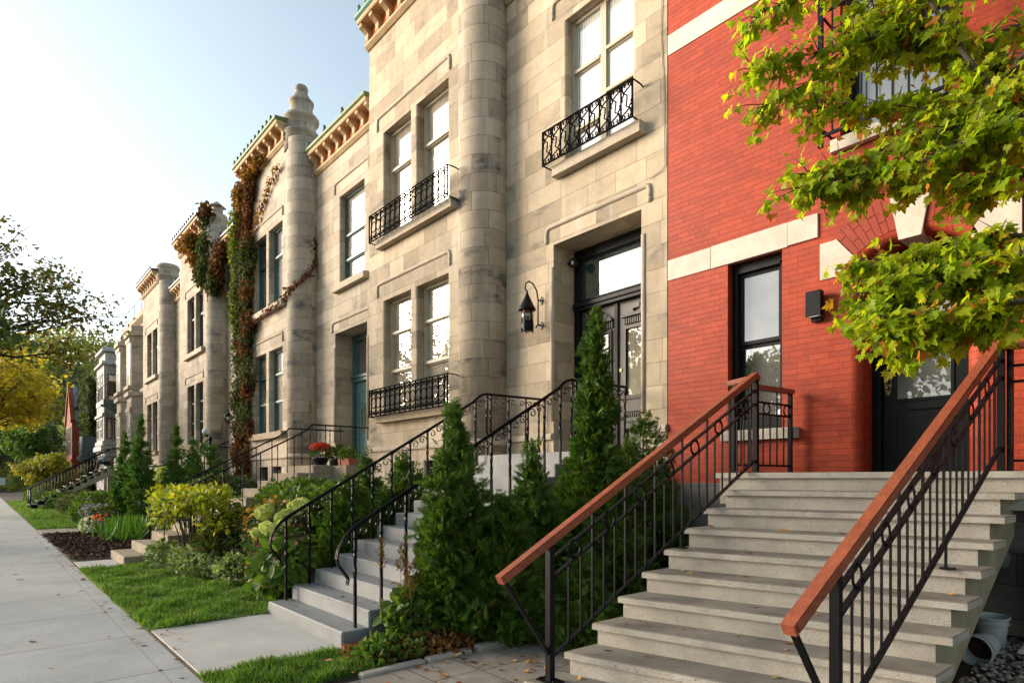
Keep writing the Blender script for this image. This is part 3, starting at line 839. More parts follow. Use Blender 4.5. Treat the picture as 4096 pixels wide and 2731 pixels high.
def plinth(mb, x0, x1, y, z=2.30):
    mb.prism_x([(y + .02, z - .05), (y - .05, z - .05), (y - .055, z), (y - .035, z + .05), (y + .02, z + .06)], x0, x1)


YW, YB = 7.2, 6.58      # main wall plane and bay front plane


def stone_house(name, label, xi, wall_r, bayw, st, colm, trim, fm, gms, gut, frz, finial, door=True, doorm=None, seed=0):
    """one limestone row house: door bay on the right, round corner column, two storey window bay on the left"""
    h = thing(name, label, "house", (xi, YW, 0))
    xl = xi - bayw; xr = xi + wall_r
    up_t, up_b, lo_t, lo_b = 9.14, 6.80, 5.50, 3.04
    wl, wr = xi - 3.34, xi - 0.96
    wm0, wm1 = (wl + wr) / 2 - .13, (wl + wr) / 2 + .13
    d0, d1, dz0, dz1 = xi + 1.21, xi + 3.0, 2.02, 5.55
    u0, u1, ub, ut = xi + 1.5, xi + 2.83, 6.78, 9.14
    # --- walls
    mb = MB()
    bay_holes = [(wl, wm0, up_b, up_t), (wm1, wr, up_b, up_t), (wl, wm0, lo_b, lo_t), (wm1, wr, lo_b, lo_t), (xi - 2.85, xi - 2.15, 1.25, 2.02), (xi - 1.75, xi - 1.05, 1.25, 2.02)]
    mb_wall = MB()
    wall_sheet(mb_wall, xl, xi - .55, -.2, 11.28, YB, bay_holes, .24, .05)
    hol = [(u0, u1, ub, ut)]
    Xs = xr
    wall_sheet(mb_wall, xi - .03, Xs, dz1 + .0, 10.3, YW, hol, .24, .05)
    wall_sheet(mb_wall, xi - .03, d0, -.2, dz1, YW, [], .24)
    wall_sheet(mb_wall, d1, Xs, -.2, dz1, YW, [], .24)
    wall_sheet(mb_wall, d0, d1, -.2, dz0 - .02, YW, [], .24)
    for xe in (d0, d1):
        mb_wall.face([(xe, YW, dz0 - .02), (xe, YW + .56, dz0 - .02), (xe, YW + .56, dz1), (xe, YW, dz1)])
    mb_wall.face([(d0, YW, dz1), (d1, YW, dz1), (d1, YW + .56, dz1), (d0, YW + .56, dz1)])
    mb_wall.face([(d0, YW, dz0 - .02), (d1, YW, dz0 - .02), (d1, YW + .56, dz0 - .02), (d0, YW + .56, dz0 - .02)])
    # left return of the bay, and the body behind
    mb_wall.face([(xl, YB, -.2), (xl, YW + .4, -.2), (xl, YW + .4, 11.28), (xl, YB, 11.28)])
    mb_wall.box(xl + .01, xr - .01, YW + .62, YW + 10, -.2, 10.25)
    mb_wall.box(xl + .01, xi - .2, YB + .40, YW + .62, -.2, 11.2)
    mb_wall.box(xi - .2, xr - .01, YW + .40, YW + .62, dz1 + .05, 10.25)
    mb_wall.build("wall", st, h)
    # --- column
    cx, cy, cr = xi - .465, 7.045, .49
    mb = MB(); mb.lathe(cx, cy, [(cr, -.2), (cr, 11.3)], 40, uvr=cr)
    col = mb.build("corner_column", colm, h)
    mb = MB(); mb.lathe(cx, cy, [(cr, 2.24), (cr + .05, 2.25), (cr + .055, 2.30), (cr + .03, 2.35), (cr - .01, 2.37)], 40, uvr=cr)
    mb.build("base_ring", trim, col)
    fx, fy = cx - .12, cy - .05
    mb = MB()
    if finial == "cone":
        pr = [(cr - .02, 11.0), (.46, 11.50), (.50, 11.53), (.50, 11.58), (.42, 11.62), (.40, 11.90), (.49, 11.95), (.50, 12.02), (.46, 12.08), (.33, 12.14), (.31, 12.42), (.345, 12.46), (.35, 12.52), (.30, 12.56), (.24, 12.66), (.17, 12.78), (.16, 12.80), (.185, 12.84), (.19, 12.90), (.17, 12.97), (.13, 13.0), (.05, 13.02), (0, 13.03)]
        mb.lathe(fx, fy, pr, 28, uvr=.4)
    elif finial == "drum":
        mb.lathe(fx, fy, [(cr - .02, 11.2), (.50, 11.5), (.55, 11.55), (.55, 11.62), (.47, 11.66), (.46, 11.95), (.52, 11.98), (.53, 12.05), (.48, 12.10), (.46, 12.16), (0, 12.18)], 28, uvr=.4)
    else:
        mb.lathe(fx, fy, [(cr - .02, 11.0), (.47, 11.28), (.52, 11.36), (.44, 11.45), (.42, 11.62), (.50, 11.70), (.42, 11.78), (.38, 11.86), (.36, 11.95)], 28, uvr=.4)
        mb.box(fx - .17, fx + .17, fy - .17, fy + .17, 11.9, 12.28)
        mb.lathe(fx, fy, [(.34, 12.28), (.34, 12.33), (.10, 12.47), (0, 12.52)], 4)
    mb.build("finial", colm, col)
    # --- cornices
    for pa in ((xl, xi - .60, YB), (xi + .02, d0 - .02, YW, 2.36), (d1 + .02, xr, YW, 2.36)):
        mbp = MB(); plinth(mbp, *pa); mbp.build("base_course", trim, h)
    cornice(h, xl - .03, xi - .62, YB, 11.24, trim, gut, 8, frz, "dense")
    cornice(h, xi + .03, xr, YW, 10.22, trim, gut, 8, frz)
    # --- bay windows
    for zt, zb, cuts in ((up_t, up_b, (8.32, )), (lo_t, lo_b, (4.80, 3.98))):
        for k, (a, b) in enumerate(((wl, wm0), (wm1, wr))):
            w = sash(h, a, b, zb, zt, YB + .16, fm, gms, cuts)
        sill(h, wl - .12, wr + .32, zb - .19, zb - .004, YB, M["roughsill"] if zb < 4 else trim)
        hood(h, wl - .27, wr + .08, zt + .40, YB, trim)
        mbm = MB(); mbm.lathe((wm0 + wm1) / 2, YB + .16, [(.13, zb), (.13, zt)], 12, PI, 2 * PI); mbm.build("mullion", trim, h)
    # --- basement windows with bars
    for a, b in ((xi - 2.85, xi - 2.15), (xi - 1.75, xi - 1.05)):
        w = sash(h, a, b, 1.25, 2.02, YB + .17, M["darkframe"], M["glass_dim"], (), name="basement_window")
        mb = MB()
        for i in range(5):
            x = a + (b - a) * (i + .5) / 5
            mb.tube([(x, YB + .09, 1.25), (x, YB + .09, 1.5), (x + .03, YB + .09, 1.62), (x, YB + .09, 1.74), (x, YB + .09, 2.02)], .009, 5)
        mb.box(a, b, YB + .082, YB + .098, 1.86, 1.885)
        mb.build("window_bars", M["black"], w)
    # --- upper window over the door
    if door == "A":
        xm = (u0 + u1) / 2
        w = sash(h, u0, xm - .001, ub, ut, YW + .14, fm, [M["glass_curtain"]], (8.30, 7.36))
        w = sash(h, xm + .001, u1, ub, ut, YW + .14, fm, [M["glass_curtain"]], (8.36, 7.70))
    else:
        w = sash(h, u0, u1, ub, ut, YW + .14, fm, gms, (8.10, 7.45))
    sill(h, u0 - .2, u1 + .26, 6.60, 6.776, YW, trim)
    hood(h, u0 - .3, u1 + .3, 9.57, YW, trim)
    hood(h, d0 - .16, d1 + .15, 5.86, YW, trim, .22)
    for xe in (d0 - .035, d1 + .035):
        mb = MB(); mb.tube([(xe, YW + .012, 2.62), (xe, YW + .012, 5.18)], .042, 8); mb.build("jamb_roll", trim, h)
    return h, dict(d0=d0, d1=d1, xl=xl, xr=xr)


GL = [M["glass"]]
hA, A = stone_house("stone_house", "tall buff limestone house beside the red brick house, with black double doors", -8.38, 3.44, 4.0, M["stone"], M["column"], M["trim"], M["cream"], GL, M["copper_blue"], M["terracotta"], "cone", "A")
hB, B_ = stone_house("stone_house", "pale limestone house with teal door and windows and a stacked conical finial on its column", -16.66, 3.46, 4.42, M["stone_b"], M["column_b"], M["trim_b"], M["tealdark"], [M["glass_dim"], M["glass_dim"], M["glass"]], M["copper"], M["terracotta"], "cone", "B")
hC, C_ = stone_house("stone_house", "limestone house with ivy round the square cap of its corner column, beyond the teal door", -24.95, 3.46, 4.6, M["stone_c"], M["column_b"], M["trim_b"], M["darkframe"], [M["glass_dim"]], M["darkgutter"], M["terracotta"], "cap", "C")
hD, D_ = stone_house("stone_house", "limestone house with a flat drum on its round corner column, farthest of the matching row", -33.15, 3.46, 4.4, M["stone_c"], M["column_b"], M["trim_b"], M["darkframe"], [M["glass_dim"]], M["darkgutter"], M["terracotta"], "drum", "D")

# iron balconies
XA, XB = -8.38, -16.66
b1 = balcony(hA, -11.91, -8.99, 2.97, 3.56, 6.33, YB, 15, "ovals")
b1["label"] = "lower iron window guard"
balcony(hA, -11.91, -8.99, 6.73, 7.32, 6.33, YB, 15, "ovals")
balcony(hA, -7.17, -5.35, 6.77, 7.33, 6.95, YW, 9, "scrolls")


# --- doors
def panel(mb, x0, x1, z0, z1, y, w=.035, d=.02):
    mb.box(x0, x1, y - d, y, z1 - w, z1); mb.box(x0, x1, y - d, y, z0, z0 + w)
    mb.box(x0, x0 + w, y - d, y, z0 + w, z1 - w); mb.box(x1 - w, x1, y - d, y, z0 + w, z1 - w)


def door_A(h):
    y = 7.76; d0, d1 = A["d0"], A["d1"]
    mb = MB()
    mb.box(d0 + .002, d0 + .13, y - .06, y + .1, 2.02, 5.54); mb.box(d1 - .13, d1 - .002, y - .06, y + .1, 2.02, 5.54)
    mb.box(d0 + .13, d1 - .13, y - .058, y + .1, 5.38, 5.54)
    mb.bbox(d0 + .02, d1 - .02, y - .13, y + .06, 4.56, 4.64, .02); mb.bbox(d0 + .05, d1 - .05, y - .10, y + .06, 4.50, 4.56, .012)
    for k in range(28): mb.box(d0 + .16 + k * .0525, d0 + .19 + k * .0525, y - .12, y, 4.64, 4.665)
    f = mb.build("door_frame", M["blackpaint"], h)
    mb = MB(); mb.face([(d0 + .12, y + .02, 4.66), (d1 - .12, y + .02, 4.66), (d1 - .12, y + .02, 5.39), (d0 + .12, y + .02, 5.39)])
    mb.build("transom_pane", M["glass_green"], f, fix=False)
    xm = (d0 + d1) / 2
    for s, a, b in ((0, d0 + .13, xm - .004), (1, xm + .004, d1 - .13)):
        mb = MB(); mb.box(a, b, y, y + .06, 2.03, 4.495)
        gx0, gx1 = a + .21, b - .16
        panel(mb, gx0 - .06, gx1 + .06, 2.92, 4.08, y, .05, .03); panel(mb, gx0 - .03, gx1 + .03, 2.95, 4.05, y, .02, .045)
        panel(mb, gx0 - .06, gx1 + .06, 2.14, 2.50, y, .05, .03)
        mb.box(gx0 - .06, gx1 + .06, y - .025, y, 2.56, 2.62); mb.box(gx0 - .06, gx1 + .06, y - .03, y, 2.72, 2.78)
        for k in range(12): mb.box(gx0 - .05 + k * .043, gx0 - .03 + k * .043, y - .028, y, 2.64, 2.70)
        # little entablature and pediment
        mb.bbox(gx0 - .1, gx1 + .1, y - .07, y, 4.22, 4.255, .01)
        for k in range(13): mb.box(gx0 - .06 + k * .043, gx0 - .038 + k * .043, y - .032, y, 4.11, 4.21)
        mb.prism_y([(gx0 - .08, 4.255), (gx0 - .03, 4.30), (gx0 + .06, 4.36), (gx0 + .12, 4.36), (gx0 + .14, 4.28), (gx1 - .14, 4.28), (gx1 - .12, 4.36), (gx1 - .06, 4.36), (gx1 + .03, 4.30), (gx1 + .08, 4.255)], y - .04, y)
        mb.box(gx0 + .13, gx1 - .13, y - .05, y, 4.33, 4.41)
        lf = mb.build("door", M["doorpaint"], h)
        p = MB(); p.face([(gx0, y - .006, 2.98), (gx1, y - .006, 2.98), (gx1, y - .006, 4.02), (gx0, y - .006, 4.02)]); p.build("pane", M["glass"], lf, fix=False)
        if s:
            k = MB(); k.lathe(a + .07, 0, [(0, 0)], 3)
            k = MB(); k.tube([(a + .07, y, 2.93), (a + .07, y - .05, 2.93)], .012, 8); 
            for q in range(8):
                pass
            k.tube([(a + .07, y - .04, 2.93), (a + .07, y - .06, 2.93), (a + .07, y - .09, 2.93), (a + .07, y - .10, 2.93)], [.012, .034, .030, .010], 10)
            k.build("door_knob", M["brass"], lf)
            k = MB(); k.tube([(a + .07, y, 3.40), (a + .07, y - .014, 3.40)], .028, 12); k.build("lock", M["brass"], lf)
    mb = MB(); mb.box(xm - .03, xm + .03, y - .035, y, 2.03, 4.49); mb.build("astragal", M["blackpaint"], h)


door_A(hA)


def door_teal(h, d0, d1, fm, dm):
    y = 7.76
    mb = MB()
    mb.box(d0 + .002, d0 + .12, y - .06, y + .1, 2.02, 5.54); mb.box(d1 - .12, d1 - .002, y - .06, y + .1, 2.02, 5.54)
    mb.box(d0 + .12, d1 - .12, y - .058, y + .1, 5.40, 5.54)
    mb.bbox(d0 - .0, d1 + .0, y - .12, y + .06, 4.38, 4.46, .02); mb.bbox(d0 + .03, d1 - .03, y - .09, y + .06, 4.28, 4.38, .015)
    f = mb.build("door_frame", fm, h)
    mb = MB(); mb.face([(d0 + .11, y + .02, 4.45), (d1 - .11, y + .02, 4.45), (d1 - .11, y + .02, 5.41), (d0 + .11, y + .02, 5.41)])
    mb.build("transom_pane", M["glass_dim"], f, fix=False)
    a, b = d0 + .13, d1 - .13
    mb = MB(); mb.box(a, b, y, y + .06, 2.03, 4.275)
    panel(mb, a + .15, b - .15, 2.2, 4.05, y, .03, .02)
    panel(mb, a + .27, b - .27, 2.95, 3.72, y, .03, .03)
    for k in range(1, 5): mb.box(a + .3 + (b - a - .6) * k / 5 - .008, a + .3 + (b - a - .6) * k / 5 + .008, y - .02, y, 2.98, 3.7)
    mb.box(a + .3, b - .3, y - .02, y, 3.34, 3.36)
    d = mb.build("door", dm, h)
    p = MB(); xm = (a + b) / 2
    p.prism_y([(a + .3, 2.98), (b - .3, 2.98), (b - .3, 3.5), (b - .45, 3.56), (xm + .1, 3.66), (xm, 3.69), (xm - .1, 3.66), (a + .45, 3.56), (a + .3, 3.5)], y - .008, y - .003)
    p.build("pane", M["glass_dim"], d)


door_teal(hB, B_["d0"], B_["d1"], M["tealdark"], M["teal"])
door_teal(hC, C_["d0"], C_["d1"], M["darkframe"], M["blackpaint"])
door_teal(hD, D_["d0"], D_["d1"], M["darkframe"], M["blackpaint"])

# the pale house number on the jamb beside the teal door
cu = bpy.data.curves.new("house_number", "FONT"); cu.body = "4"; cu.size = 0.2; cu.extrude = 0.006
to = bpy.data.objects.new("house_number", cu); COL.objects.link(to)
dg = bpy.context.evaluated_depsgraph_get()
me = bpy.data.meshes.new_from_object(to.evaluated_get(dg)); bpy.data.objects.remove(to)
me.transform(Matrix.Translation((-12.38 - .004, 6.98, 3.18)) @ Matrix.Rotation(-PI / 2, 4, "Z") @ Matrix.Rotation(PI / 2, 4, "X"))
me.materials.clear(); me.materials.append(M["white"])
no = bpy.data.objects.new("house_number", me); COL.objects.link(no); adopt(no, hA)

# security camera in the corner of the porch and a thin cable down the edge of the wall
sec = thing("security_camera", "small black dome camera in the top corner of the porch with the black double doors", "camera", (A["d0"] + .1, 7.55, 5.3))
mb = MB(); mb.lathe(A["d0"] + .13, 7.56, [(.02, 5.22), (.06, 5.25), (.075, 5.30), (.06, 5.36), (.03, 5.38)], 14); mb.build("housing", M["dark"], sec)
mb = MB(); mb.tube([(A["d0"] + .0, 7.56, 5.32), (A["d0"] + .08, 7.56, 5.32)], .03, 8); mb.build("mount", M["dark"], sec)
mb = MB(); mb.lathe(A["d0"] + .15, 7.50, [(.0, 5.25), (.02, 5.26), (.026, 5.285), (.02, 5.31), (0, 5.32)], 10); mb.build("lens", M["white"], sec)
mb = MB(); mb.tube([(-4.99, 7.185, 9.8), (-5.0, 7.185, 8.9), (-5.04, 7.185, 7.9), (-4.99, 7.185, 7.1), (-4.97, 7.185, 6.0), (-5.06, 7.18, 5.97), (-5.24, 7.17, 5.93)], .006, 5)
tag(mb.build("cable", M["trim"]), "thin pale cable running down the edge of the limestone next to the red brick", "cable")


# ------------------------------------------------------------------ RED HOUSE
def red_house():
    h = thing("brick_house", "red painted brick house with pale stone bands and an arched dark green door", "house", (-2.0, YW, 0))
    XL, XR = -4.925, 3.6
    ax0, ax1, zs, rise = -2.47, -1.53, 4.00, .165
    wx0, wx1, wz0, wz1 = -4.03, -3.33, 2.26, 4.40
    ux0, ux1, uz0, uz1 = -2.68, -1.62, 5.42, 7.6
    mb = MB()
    zt = zs + rise
    wall_sheet(mb, XL, XR, 1.60, 11.5, YW, [(wx0, wx1, wz0, wz1), (ux0, ux1, uz0, uz1)], .26)
    # cut the arched doorway: rebuild the wall as strips round it
    mb = MB()
    wall_sheet(mb, XL, ax0 - .10, 1.60, zt, YW, [(wx0, wx1, wz0, zt - .0)], .26)
    mb = MB()
    R = .10
    wall_sheet(mb, XL, XR, 4.62, 11.5, YW, [(ux0, ux1, uz0, uz1)], .26)
    wall_sheet(mb, XL, ax0 - R, 1.60, 4.62, YW, [(wx0, wx1, wz0, wz1)], .26)
    wall_sheet(mb, ax1 + R, XR, 1.60, 4.62, YW, [], .26)
    n = 20
    arc = []
    hw = (ax1 - ax0) / 2; rad = (hw * hw + rise * rise) / (2 * rise); cz = zs + rise - rad; cxm = (ax0 + ax1) / 2
    a_max = math.asin(hw / rad)
    def arcpt(t, r): a = -a_max + 2 * a_max * t; return cxm + r * math.sin(a), cz + r * math.cos(a)
    # rounded jambs
    for s, xe in ((1, ax0), (-1, ax1)):
        k = 6; pr = [(xe - s * R + s * R * math.sin(PI / 2 * i / k), YW + R - R * math.cos(PI / 2 * i / k)) for i in range(k + 1)] + [(xe, YW + .40)]
        ln = 0
        for (xa, ya), (xb, yb) in zip(pr, pr[1:]):
            l2 = ln + math.hypot(xb - xa, yb - ya)
            mb.face([(xa, ya, 1.6), (xb, yb, 1.6), (xb, yb, zs), (xa, ya, zs)], [(xe + ln, 1.6), (xe + l2, 1.6), (xe + l2, zs), (xe + ln, zs)], True); ln = l2
    # above the arch: rounded lower edge, intrados and spandrel
    for i in range(n):
        t0, t1 = i / n, (i + 1) / n
        k = 5
        prev = None
        for q in range(k + 1):
            rr = rad + R - R * math.sin(PI / 2 * q / k); yy = YW + R - R * math.cos(PI / 2 * q / k)
            p0, p1 = arcpt(t0, rr), arcpt(t1, rr)
            if prev: mb.face([(prev[0][0], prev[2], prev[0][1]), (prev[1][0], prev[2], prev[1][1]), (p1[0], yy, p1[1]), (p0[0], yy, p0[1])], None, True)
            prev = (p0, p1, yy)
        p0, p1 = prev[0], prev[1]
        mb.face([(p0[0], prev[2], p0[1]), (p1[0], prev[2], p1[1]), (p1[0], YW + .40, p1[1]), (p0[0], YW + .40, p0[1])])
        q0, q1 = arcpt(t0, rad + R), arcpt(t1, rad + R)
        mb.face([(q0[0], YW, q0[1]), (q1[0], YW, q1[1]), (q1[0], YW, 4.62), (q0[0], YW, 4.62)])
    for s, e in ((1, arcpt(0, rad + R)[0]), (-1, arcpt(1, rad + R)[0])):
        xo = ax0 - R if s > 0 else ax1 + R
        zz = arcpt(0, rad + R)[1]
        mb.face([(xo, YW, zs), (e, YW, zz), (e, YW, 4.62), (xo, YW, 4.62)])
    mb.box(XL + .01, XR, YW + .72, YW + 10, -.2, 11.4)
    mb.box(XL + .01, ux0 - .1, YW + .28, YW + .72, 4.62, 11.4); mb.box(ux1 + .1, XR, YW + .28, YW + .72, 4.62, 11.4)
    mb.face([(XR, YW, -.2), (XR, YW + .8, -.2), (XR, YW + .8, 11.5), (XR, YW, 11.5)])
    mb.build("wall", M["redbrick"], h)
    mb = MB(); mb.box(XL, XR, YW - .035, YW + .6, -.3, 1.60); mb.build("foundation", M["foundation"], h)
    # stone bands (in blocks) and lintel
    for x0, x1, z0, z1, p in ((XL, -4.27, 4.40, 4.68, .012), (-4.266, -3.26, 4.395, 4.685, .014), (-3.256, -2.91, 4.405, 4.68, .022)):
        mb = MB(); mb.bbox(x0, x1, YW - p, YW + .05, z0, z1, .006); mb.build("stone_band", M["whitestone"], h)
    for x0, x1 in ((XL, -3.05), (-3.046, -2.72), (-1.58, -.2), (-.196, 2.0)):
        mb = MB(); mb.bbox(x0, x1, YW - .014, YW + .05, 7.52, 7.80, .006); mb.build("stone_band", M["whitestone"], h)
    mb = MB(); mb.bbox(-2.71, -1.59, YW - .02, YW + .05, 7.56, 7.86, .008); mb.build("lintel", M["whitestone"], h)
    mb = MB(); mb.bbox(-4.09, -3.13, YW - .09, YW + .10, 2.13, 2.258, .012); mb.build("sill", M["caststone"], h)
    mb = MB(); mb.bbox(ux0 - .08, ux1 + .08, YW - .08, YW + .10, 5.28, 5.418, .012); mb.build("sill", M["whitestone"], h)
    # arch ring of voussoirs, springers and keystone
    ro, ri = rad + .47, rad + R + .004
    nv = 7
    for side in (0, 1):
        mb = MB()
        t_a, t_b = (0.01, .385) if side == 0 else (.615, .99)
        for i in range(nv):
            ta = t_a + (t_b - t_a) * i / nv + .0022; tb = t_a + (t_b - t_a) * (i + 1) / nv - .0022
            cut = ri + (ro - ri) * (.36 if i % 2 else .68)
            for r0, r1 in ((ri, cut - .004), (cut + .004, ro)):
                P = [arcpt(ta, r0), arcpt(tb, r0), arcpt(tb, r1), arcpt(ta, r1)]
                mb.prism_y(P, YW - .006, YW + .01)
        mb.build("brick_arch", M["redarch"], h)
    for s in (1, -1):
        X = lambda x: cxm + s * (x - cxm)
        out = [(X(-2.89), 3.905), (X(-2.575), 3.905), (X(-2.572), 3.99), (X(arcpt(.0, ri)[0]), arcpt(.0, ri)[1]), (X(arcpt(.006, ro - .06)[0]), arcpt(.006, ro - .06)[1]), (X(-2.74), 4.315), (X(-2.89), 4.315)]
        if s < 0: out.reverse()
        mb = MB(); mb.prism_y(out, YW - .016, YW + .02)
        k = 6; xe = X(ax0) ; pr = [(X(ax0 - R - .006 + (R + .006) * math.sin(PI / 2 * i / k)), YW + R - (R + .014) * math.cos(PI / 2 * i / k)) for i in range(k + 1)]
        for (xa, ya), (xb, yb) in zip(pr, pr[1:]):
            mb.face([(xa, ya, 3.905), (xb, yb, 3.905), (xb, yb, 4.01), (xa, ya, 4.01)], None, True)
        mb.build("springer_stone", M["whitestone"], h)
    kp = [arcpt(.398, rad - .03), arcpt(.602, rad - .03), arcpt(.615, rad + .50), arcpt(.385, rad + .50)]
    mb = MB(); mb.prism_y(kp, YW - .03, YW + .36); mb.build("keystone", M["whitestone"], h)
    # ground floor window
    mb = MB(); x0, x1, z0, z1, y = wx0, wx1, wz0, wz1, YW + .12
    w = .075
    mb.box(x0, x0 + w, y, y + .14, z0, z1); mb.box(x1 - w, x1, y, y + .14, z0, z1); mb.box(x0 + w, x1 - w, y + .002, y + .14, z1 - .09, z1); mb.box(x0 + w, x1 - w, y + .002, y + .14, z0, z0 + .14)
    mb.box(x0 + w, x1 - w, y - .015, y + .03, z1 - .13, z1 - .09); mb.box(x0 + .012, x0 + .03, y - .02, y, z0, z1); mb.box(x1 - .03, x1 - .012, y - .02, y, z0, z1)
    f = mb.build("window", M["blackpaint"], h)
    zc = 3.36
    for k, (za, zb, yy) in enumerate(((zc, z1 - .13, y + .05), (z0 + .14, zc, y + .085))):
        mb = MB(); ww = .045
        mb.box(x0 + w, x0 + w + ww, yy, yy + .035, za, zb); mb.box(x1 - w - ww, x1 - w, yy, yy + .035, za, zb)
        mb.box(x0 + w + ww, x1 - w - ww, yy + .001, yy + .035, zb - ww, zb); mb.box(x0 + w + ww, x1 - w - ww, yy + .001, yy + .035, za, za + ww)
        s = mb.build("sash", M["blackpaint"], f)
        p = MB(); p.face([(x0 + w + ww * .5, yy + .02, za + .02), (x1 - w - ww * .5, yy + .02, za + .02), (x1 - w - ww * .5, yy + .02, zb - .02), (x0 + w + ww * .5, yy + .02, zb - .02)])
        p.build("pane", M["glass_red"] if k == 0 else M["glass_dim"], f, fix=False)
    # upper window and its guard
    f = sash(h, ux0, ux1, uz0, uz1, YW + .14, M["blackpaint"], [M["glass_red"]], (6.55,), w=.085)
    gy, g0, g1, gz0, gz1 = 6.90, -2.79, -1.50, 5.26, 6.95
    mb = MB()
    mb.box(g0, g0 + .045, gy - .02, gy + .025, gz0, gz1); mb.box(g1 - .045, g1, gy - .02, gy + .025, gz0, gz1)
    mb.box(g0, g1, gy - .018, gy + .02, gz1, gz1 + .035); mb.box(g0 + .045, g1 - .045, gy - .015, gy + .015, gz0 + .1, gz0 + .13); mb.box(g0 + .045, g1 - .045, gy - .015, gy + .015, 6.70, 6.72)
    for x in (g0 + .02, g1 - .02):
        for z in (gz0 + .2, gz1 - .25): mb.box(x - .01, x + .01, gy + .02, YW, z, z + .02)
    g = mb.build("window_guard", M["black"], h)
    for k in range(1, 9):
        x = g0 + (g1 - g0) * k / 9; mb = MB(); mb.box(x - .008, x + .008, gy - .008, gy + .008, gz0 + .13, gz1); mb.build("bar", M["black"], g)
    # arched door
    y = YW + .40
    mb = MB()
    mb.box(ax0 + .002, ax0 + .085, y - .05, y + .1, 1.72, 4.05); mb.box(ax1 - .085, ax1 - .002, y - .05, y + .1, 1.72, 4.05)
    mb.box(ax0 + .03, ax0 + .05, y - .075, y - .05, 1.72, 4.05)
    mb.box(ax0 + .085, ax1 - .085, y - .048, y + .1, 3.86, 4.3)
    f = mb.build("door_frame", M["greendoor"], h)
    a, b = ax0 + .09, ax1 - .09
    mb = MB(); mb.box(a, b, y + .02, y + .07, 1.73, 3.855)
    panel(mb, a + .11, b - .10, 2.50, 3.75, y + .02, .03, .014); panel(mb, a + .11, b - .10, 1.90, 2.34, y + .02, .02, .01)
    mb.box(a + .24, b - .18, y - .005, y + .02, 2.40, 2.455); mb.box(a + .26, b - .20, y - .015, y - .005, 2.41, 2.425)
    d = mb.build("door", M["greendoor"], h)
    p = MB(); p.face([(a + .13, y + .012, 2.52), (b - .12, y + .012, 2.52), (b - .12, y + .012, 3.73), (a + .13, y + .012, 3.73)]); p.build("pane", M["glass_red"], d, fix=False)
    k = MB(); xc = a + .05
    k.prism_y([(xc + .036 * math.cos(t), 2.70 + .125 * math.sin(t)) for t in [2 * PI * i / 20 for i in range(20)]], y + .008, y + .02)
    for z in (2.73, 2.66): k.tube([(xc, y + .01, z), (xc, y - .03, z), (xc, y - .05, z)], [.014, .024, .016], 12)
    k.build("lock_plate", M["brass"], d)
    k = MB(); k.tube([(ax0 + .10, y - .0, 2.93), (ax0 + .10, y - .03, 2.93), (ax0 + .10, y - .04, 2.93)], [.012, .022, .012], 12); k.build("doorbell", M["brass"], f)
    return h


hR = red_house()

# the black box lamp
t = thing("wall_lamp", "flat black box lamp on the red brick between the window and the arched door", "lamp", (-2.915, 7.2, 3.4))
mb = MB(); mb.box(-2.97, -2.86, 7.14, 7.20, 3.44, 3.74); mb.build("back_plate", M["blackpaint"], t)
mb = MB(); mb.bbox(-3.0, -2.83, 7.055, 7.142, 3.49, 3.77, .006); mb.build("shade", M["blackpaint"], t)
mb = MB(); mb.box(-2.985, -2.845, 7.07, 7.135, 3.478, 3.49); mb.build("lower_glass", M["clearglass"], t)

# outdoor light fitting under the stairs' shadow
t = thing("floodlight", "small round grey outdoor light on the foundation beside the stone steps", "lamp", (-1.22, 7.15, .9))
mb = MB(); mb.tube([(-1.22, 7.165, .92), (-1.22, 7.02, .92)], .03, 10); mb.build("arm", M["dark"], t)
mb = MB(); mb.lathe(-1.22, 6.98, [(0, 1.0), (.05, .99), (.075, .94), (.07, .88), (.05, .84), (0, .83)], 16); mb.build("lamp_head", M["trim_grey"], t)


# black and copper lantern by the black doors
def lantern_a():
    t = thing("wall_lantern", "black conical lantern with amber glass on a scroll bracket beside the black double doors", "lantern", (-7.47, 7.2, 4.2))
    lx, ly = -7.45, 6.86
    mb = MB()
    mb.lathe(lx, ly, [(.012, 4.78), (.02, 4.74), (.035, 4.70), (.13, 4.50), (.15, 4.47), (.145, 4.455), (.10, 4.45)], 16); mb.build("roof", M["black"], t)
    mb = MB(); mb.lathe(lx, ly, [(.10, 4.26), (.10, 4.452)], 16); mb.build("glass", M["lampglass"], t)
    mb = MB(); mb.lathe(lx, ly, [(.07, 4.11), (.105, 4.12), (.11, 4.14), (.108, 4.26), (.098, 4.27)], 16)
    for k in range(5):
        a = 2 * PI * k / 5; mb.box(lx + .105 * math.cos(a) - .008, lx + .105 * math.cos(a) + .008, ly + .105 * math.sin(a) - .008, ly + .105 * math.sin(a) + .008, 4.09, 4.46)
    mb.build("body", M["black"], t)
    mb = MB()
    pts = [(lx, ly, 4.77), (lx - .01, ly - .04, 4.82), (lx, ly - .03, 4.90), (lx, ly + .04, 4.95), (lx, ly + .13, 4.93), (lx, ly + .22, 4.83), (lx, ly + .25, 4.68), (lx, ly + .25, 4.45), (lx, ly + .25, 4.26), (lx, ly + .2, 4.2)]
    mb.tube(pts, .013, 7)
    for z in (4.68, 4.26):
        mb.tube([(lx, ly + .25, z), (lx, ly + .335, z)], .012, 6)
        mb.prism_y([(lx - .05, z), (lx, z - .07), (lx + .05, z), (lx, z + .07)], 7.185, 7.199)
    mb.build("bracket", M["black"], t)
lantern_a()


